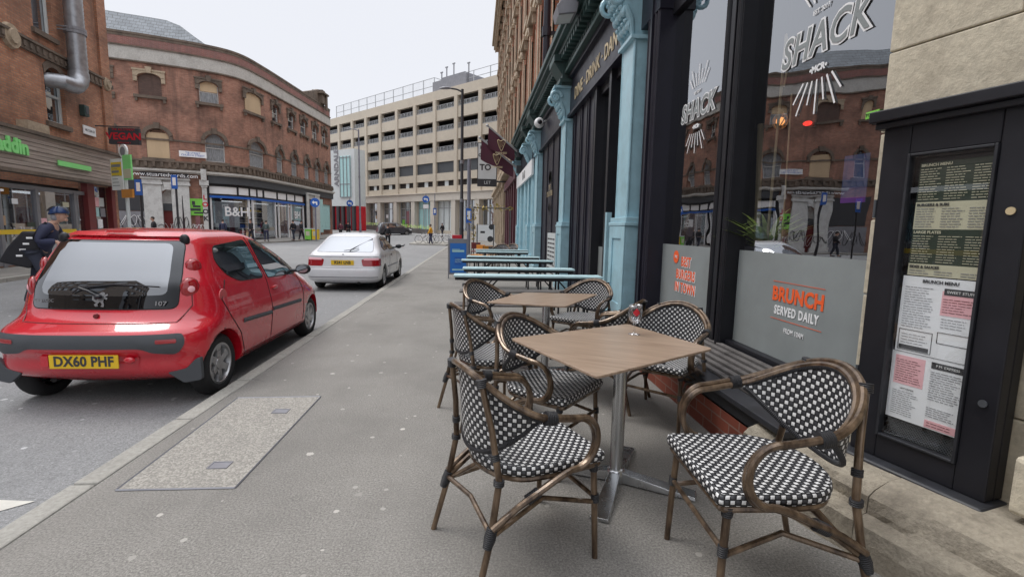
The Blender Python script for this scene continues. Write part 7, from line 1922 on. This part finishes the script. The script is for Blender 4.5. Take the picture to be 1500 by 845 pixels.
def person(label, loc, rz, top='jblack', legs='jean', hair='hair', lean=0, stride=.18, arm=(0, 0), h=1.72, sub=1, bend=(.1, .1), group=None, hood=False, helmet=False):
    """figure faces +y locally"""
    t_ = thing('person', label, 'person', loc, rz, group); k = h/1.75
    V3 = lambda x, y, z: Vector((x*k, (y+lean*max(0, z-.95))*k, (z-.5*abs(lean)*max(0, z-1.0)*.6)*k))
    hipz = .93; J = {}
    J['pel'] = V3(0, 0, .97); J['waist'] = V3(0, .0, 1.10); J['chest'] = V3(0, .01, 1.30); J['neckb'] = V3(0, 0, 1.46); J['neck'] = V3(0, .02, 1.52); J['head'] = V3(0, .03, 1.64)
    for s, n in ((-1, 'l'), (1, 'r')):
        st = stride*s
        J['hip'+n] = V3(s*.10, 0, .90); J['knee'+n] = V3(s*.11, st*.6+.03, .50); J['ank'+n] = V3(s*.11, st-.03*(s < 0), .09); J['toe'+n] = V3(s*.125, st+.15, .035)
        b = bend[0 if s < 0 else 1]
        J['sh'+n] = V3(s*.18, .0, 1.42); J['elb'+n] = V3(s*.23, -st*.5+arm[0]*.12, 1.16+.0); J['wr'+n] = V3(s*.21, -st*.7+arm[0]*.35+b, .93+.25*arm[0]+b*.3); J['ha'+n] = J['wr'+n]+Vector((0, .05, -.07))*k
    ns = list(J); ix = {n: i for i, n in enumerate(ns)}; P = [J[n] for n in ns]
    R = dict(pel=.13, waist=.12, chest=.14, neckb=.075, neck=.055, head=.06, hip=.085, knee=.06, ank=.042, toe=.035, sh=.062, elb=.045, wr=.03, ha=.03)
    rad = [R[n] if n in R else R[n[:-1]] for n in ns]; rad = [r*k for r in rad]
    E = [('pel', 'waist'), ('waist', 'chest'), ('chest', 'neckb'), ('neckb', 'neck'), ('neck', 'head')]
    for n in 'lr': E += [('pel', 'hip'+n), ('hip'+n, 'knee'+n), ('knee'+n, 'ank'+n), ('ank'+n, 'toe'+n), ('neckb', 'sh'+n), ('sh'+n, 'elb'+n), ('elb'+n, 'wr'+n), ('wr'+n, 'ha'+n)]
    body = skin_mesh('body', P, [(ix[a], ix[b]) for a, b in E], rad, M_['skin'], t_, sub)
    # head with face joined to the body figure
    hc = J['head']+Vector((0, .015, .02))*k; q = MB(T(*hc)); a = k
    q.ball((0, 0, 0), (.075*a, .095*a, .115*a), 16, 12); q.ball((0, .092*a, -.012*a), (.014*a, .022*a, .024*a), 8, 6); q.ball((0, .075*a, -.075*a), (.04*a, .03*a, .03*a), 8, 6)
    for s in (-1, 1): q.ball((s*.076*a, 0, -.01*a), (.012*a, .022*a, .032*a), 8, 6)
    hm = q.build('tmp', M_['skin'], None, smooth='all')
    bm = bmesh.new(); bm.from_mesh(body.data); bm.from_mesh(hm.data); bm.to_mesh(body.data); bm.free(); bpy.data.objects.remove(hm)
    for p in body.data.polygons: p.use_smooth = True
    q = MB(T(*hc))
    for s in (-1, 1): q.ball((s*.03*a, .084*a, .018*a), (.012*a, .008*a, .007*a), 8, 6)
    q.build('eyes', M_['ink'], t_)
    q = MB(T(*hc)); q.ball((0, .083*a, -.055*a), (.024*a, .008*a, .006*a), 8, 6); q.build('mouth', M_['pinkwall'], t_)
    q = MB(T(*(hc+Vector((0, -.018, .022))*a)));
    vs = []; n_, m_ = 16, 8
    q.grid(n_, m_, lambda u, v: (.086*a*math.sin(v*PI*.62)*math.cos(2*PI*u), .100*a*math.sin(v*PI*.62)*math.sin(2*PI*u), .112*a*math.cos(v*PI*.62)+(.03*a*max(0, math.sin(2*PI*u)))*v*1.6))
    if helmet:
        q = MB(T(*(hc+Vector((0, -.01, .035))*a))); q.grid(18, 8, lambda u, v: (.11*a*math.sin(v*PI*.5)*math.cos(2*PI*u), .14*a*math.sin(v*PI*.5)*math.sin(2*PI*u), .125*a*math.cos(v*PI*.5)-.03*a*v*max(0, -math.sin(2*PI*u))))
        hl = q.build('helmet', mat('dark blue helmet', (.02, .045, .13), .25), t_, smooth='all'); sm = hl.modifiers.new('t', 'SOLIDIFY'); sm.thickness = .015
        q = MB(T(*(hc+Vector((0, -.01, .035))*a)))
        for j in range(-2, 3): q.tube([(j*.035*a, .136*a*math.cos(th), .118*a*math.sin(th)) for th in [PI*i/12 for i in range(1, 12)]], .006, 5)
        q.build('vents', M_['ink'], hl)
        q = MB(T(*(hc+Vector((0, -.06, -.03))*a))); q.ball((0, 0, 0), (.085*a, .06*a, .08*a), 10, 8); q.build('hair', M_['inkgrey'], t_, smooth='all')
    else: q.build('hair', M_[hair], t_, smooth='all')
    # coat and trousers: slightly fuller skins over the same joints
    cv = ['pel', 'waist', 'chest', 'neckb', 'shl', 'elbl', 'wrl', 'shr', 'elbr', 'wrr']; ce = [('pel', 'waist'), ('waist', 'chest'), ('chest', 'neckb'), ('neckb', 'shl'), ('shl', 'elbl'), ('elbl', 'wrl'), ('neckb', 'shr'), ('shr', 'elbr'), ('elbr', 'wrr')]
    RR = dict(pel=.165, waist=.155, chest=.165, neckb=.085, sh=.085, elb=.066, wr=.05)
    skin_mesh('coat', [J[n] for n in cv], [(cv.index(a_), cv.index(b_)) for a_, b_ in ce], [RR[n if n in RR else n[:-1]]*k for n in cv], M_[top], t_, sub)
    tv = ['pel', 'hipl', 'kneel', 'ankl', 'hipr', 'kneer', 'ankr']; te = [('pel', 'hipl'), ('hipl', 'kneel'), ('kneel', 'ankl'), ('pel', 'hipr'), ('hipr', 'kneer'), ('kneer', 'ankr')]
    RR = dict(pel=.14, hip=.105, knee=.078, ank=.06)
    skin_mesh('trousers', [J[n] for n in tv], [(tv.index(a_), tv.index(b_)) for a_, b_ in te], [RR[n if n in RR else n[:-1]]*k for n in tv], M_[legs], t_, sub)
    q = MB()
    for n in 'lr': p = J['toe'+n]; q.ball((p.x, p.y-.07*k, .045*k), (.05*k, .14*k, .045*k), 10, 8)
    q.build('shoes', M_['ink'], t_, smooth='all')
    return t_, J
def at_g(px, Y): return (at_(px, Y), Y, gz(Y)+(.1 if px < 480 else 0))
# the helmeted person passing behind the red car
p = ray(62, 335); D = 8.3; c_ = p*(D/F)
cy_, J = person('person in a dark jacket and blue helmet leaning forward beyond the red car', (c_.x-.12, c_.y, -.1), math.radians(-68), top='jnavy', lean=.42, stride=.2, h=1.80, sub=2, helmet=True, arm=(.8, 0))
t_ = thing('shoulder_bag', 'large black angular bag carried low behind the helmeted person', 'bag', cy_.location, cy_.rotation_euler.z)
q = MB(); b = J['waist']; q.prism([(-.50, -.34), (-.10, -.46), (.05, -.15), (-.05, .16), (-.16, .18), (-.36, -.08)], lambda a, b_, d: (b.x+d, b.y+a-.02, b.z+b_+.05), -.17, .17); bo = q.build('bag_body', M_['jblack'], t_, bevel=.03)
q = MB(); q.tube([b+Vector((.15, -.1, .1)), J['shr']+Vector((0, 0, .09)), J['chest']+Vector((-.16, .16, 0)), b+Vector((-.18, .0, 0))], .018, 6); q.build('strap', M_['jblack'], t_)
q = MB()
for i in range(4): q.b(b.x+.172, b.x+.178, b.y-.28+i*.05, b.y-.20+i*.05, b.z-.2+i*.1, b.z-.17+i*.1)
q.build('print', M_['wht'], bo)
# pedestrians in front of the curved building and beyond
ppl = [(226, 30.5, 'jblack', 'jean', 2.2, 'person in a dark coat standing before the white doorway'),
       (327, 36.5, 'jnavy', 'jean', .3, 'person in a navy jacket before the first shop window'),
       (368, 38.5, 'jblack', 'jean', 2.6, 'person in black carrying a tan bag before the shop window'),
       (390, 41.0, 'jgrey', 'jnavy', .2, 'person in a grey green jacket standing in the open road, seen from behind'),
       (430, 43.0, 'jblack', 'jean', 1.2, 'person in black walking left of a pair by the green bin'),
       (441.5, 43.0, 'jblack', 'jblack', -.6, 'person all in black, right one of the pair by the green bin'),
       (499, 51.0, 'jmar', 'jblack', .6, 'person in a maroon coat in front of the red shopfront'),
       (510, 52.0, 'jblack', 'jblack', .2, 'person in black to the right of the maroon coat'),
       (568, 36.0, 'jblack', 'jblack', .1, 'person in black crossing the road behind the white car'),
       (631, 41.5, 'jyellow', 'jnavy', 1.4, 'person in an amber jacket beside the white bicycles'),
       (648, 60.0, 'jblack', 'jean', .8, 'distant person in black before the pale teal shop window')]
for (px, Y, tp_, lg, rz, lb) in ppl:
    pp_, J = person(lb, at_g(px, Y), rz, tp_, lg, stride=.16 if rz != .2 else .05, h=random.uniform(1.66, 1.80))
    if px == 368:
        q = MB(); t2 = thing('carrier_bag', 'tan carrier bag held by the person in black before the shop window', 'bag', pp_.location, pp_.rotation_euler.z); w_ = J['har']; q.b(w_.x-.12, w_.x+.12, w_.y-.16, w_.y+.16, w_.z-.45, w_.z-.12); q.build('bag_body', M_['tan'], t2); q = MB(); q.tube([w_+Vector((0, -.1, -.12)), w_+Vector((0, 0, 0)), w_+Vector((0, .1, -.12))], .008, 5); q.build('handle', M_['tan'], t2)
# ================================================================ world, sun, camera
w = bpy.data.worlds.new("World"); scene.world = w; w.use_nodes = True; t = w.node_tree; g = N(t)
bg = t.nodes['Background']; sky = g.n('ShaderNodeTexSky'); sky.sky_type = 'NISHITA'; sky.sun_disc = False
EL, AZ = math.radians(60), math.radians(292)
sky.sun_elevation = EL; sky.sun_rotation = AZ
# overcast: the clear-sky dome seen through an even white cloud layer, brighter towards the horizon
geo = g.n('ShaderNodeTexCoord'); sp = g.n('ShaderNodeSeparateXYZ'); g.l(geo.outputs['Generated'], sp.inputs[0])
el = g.ramp(sp.outputs[2], .42, .95)
cloud = g.mix(el, (8.6, 8.75, 9.25), (23, 23.6, 25))
nz = g.noise(geo.outputs['Generated'], 2.2, 4, .5)
cloud = g.mix(g.math('MULTIPLY', g.ramp(nz, .35, .7), .10), cloud, (7.6, 7.85, 8.6))
g.l(g.mix(.93, sky.outputs[0], cloud), bg.inputs[0]); bg.inputs[1].default_value = .105
sd = bpy.data.lights.new('sun', 'SUN'); sd.energy = 1.5; sd.angle = math.radians(24); sd.color = (1, .97, .93)
so = bpy.data.objects.new('sun', sd); C.objects.link(so)
dirv = Vector((math.sin(AZ)*math.cos(EL), math.cos(AZ)*math.cos(EL), math.sin(EL)))
so.rotation_euler = dirv.to_track_quat('Z', 'Y').to_euler()
cd = bpy.data.cameras.new('camera'); cam = bpy.data.objects.new('camera', cd); C.objects.link(cam)
cd.sensor_width = 36; cd.lens = F/1500*36; cd.clip_end = 4000; cd.clip_start = .05
fw = ray(CX, CY).normalized(); rt = (ray(CX+100, CY)-ray(CX, CY)).normalized(); up = rt.cross(fw).normalized()
cam.matrix_world = Matrix(((rt.x, up.x, -fw.x, 0), (rt.y, up.y, -fw.y, 0), (rt.z, up.z, -fw.z, H), (0, 0, 0, 1)))
scene.camera = cam
scene.view_settings.view_transform = 'Standard'; scene.view_settings.look = 'None'; scene.view_settings.exposure = 0
scene.render.engine = 'CYCLES'
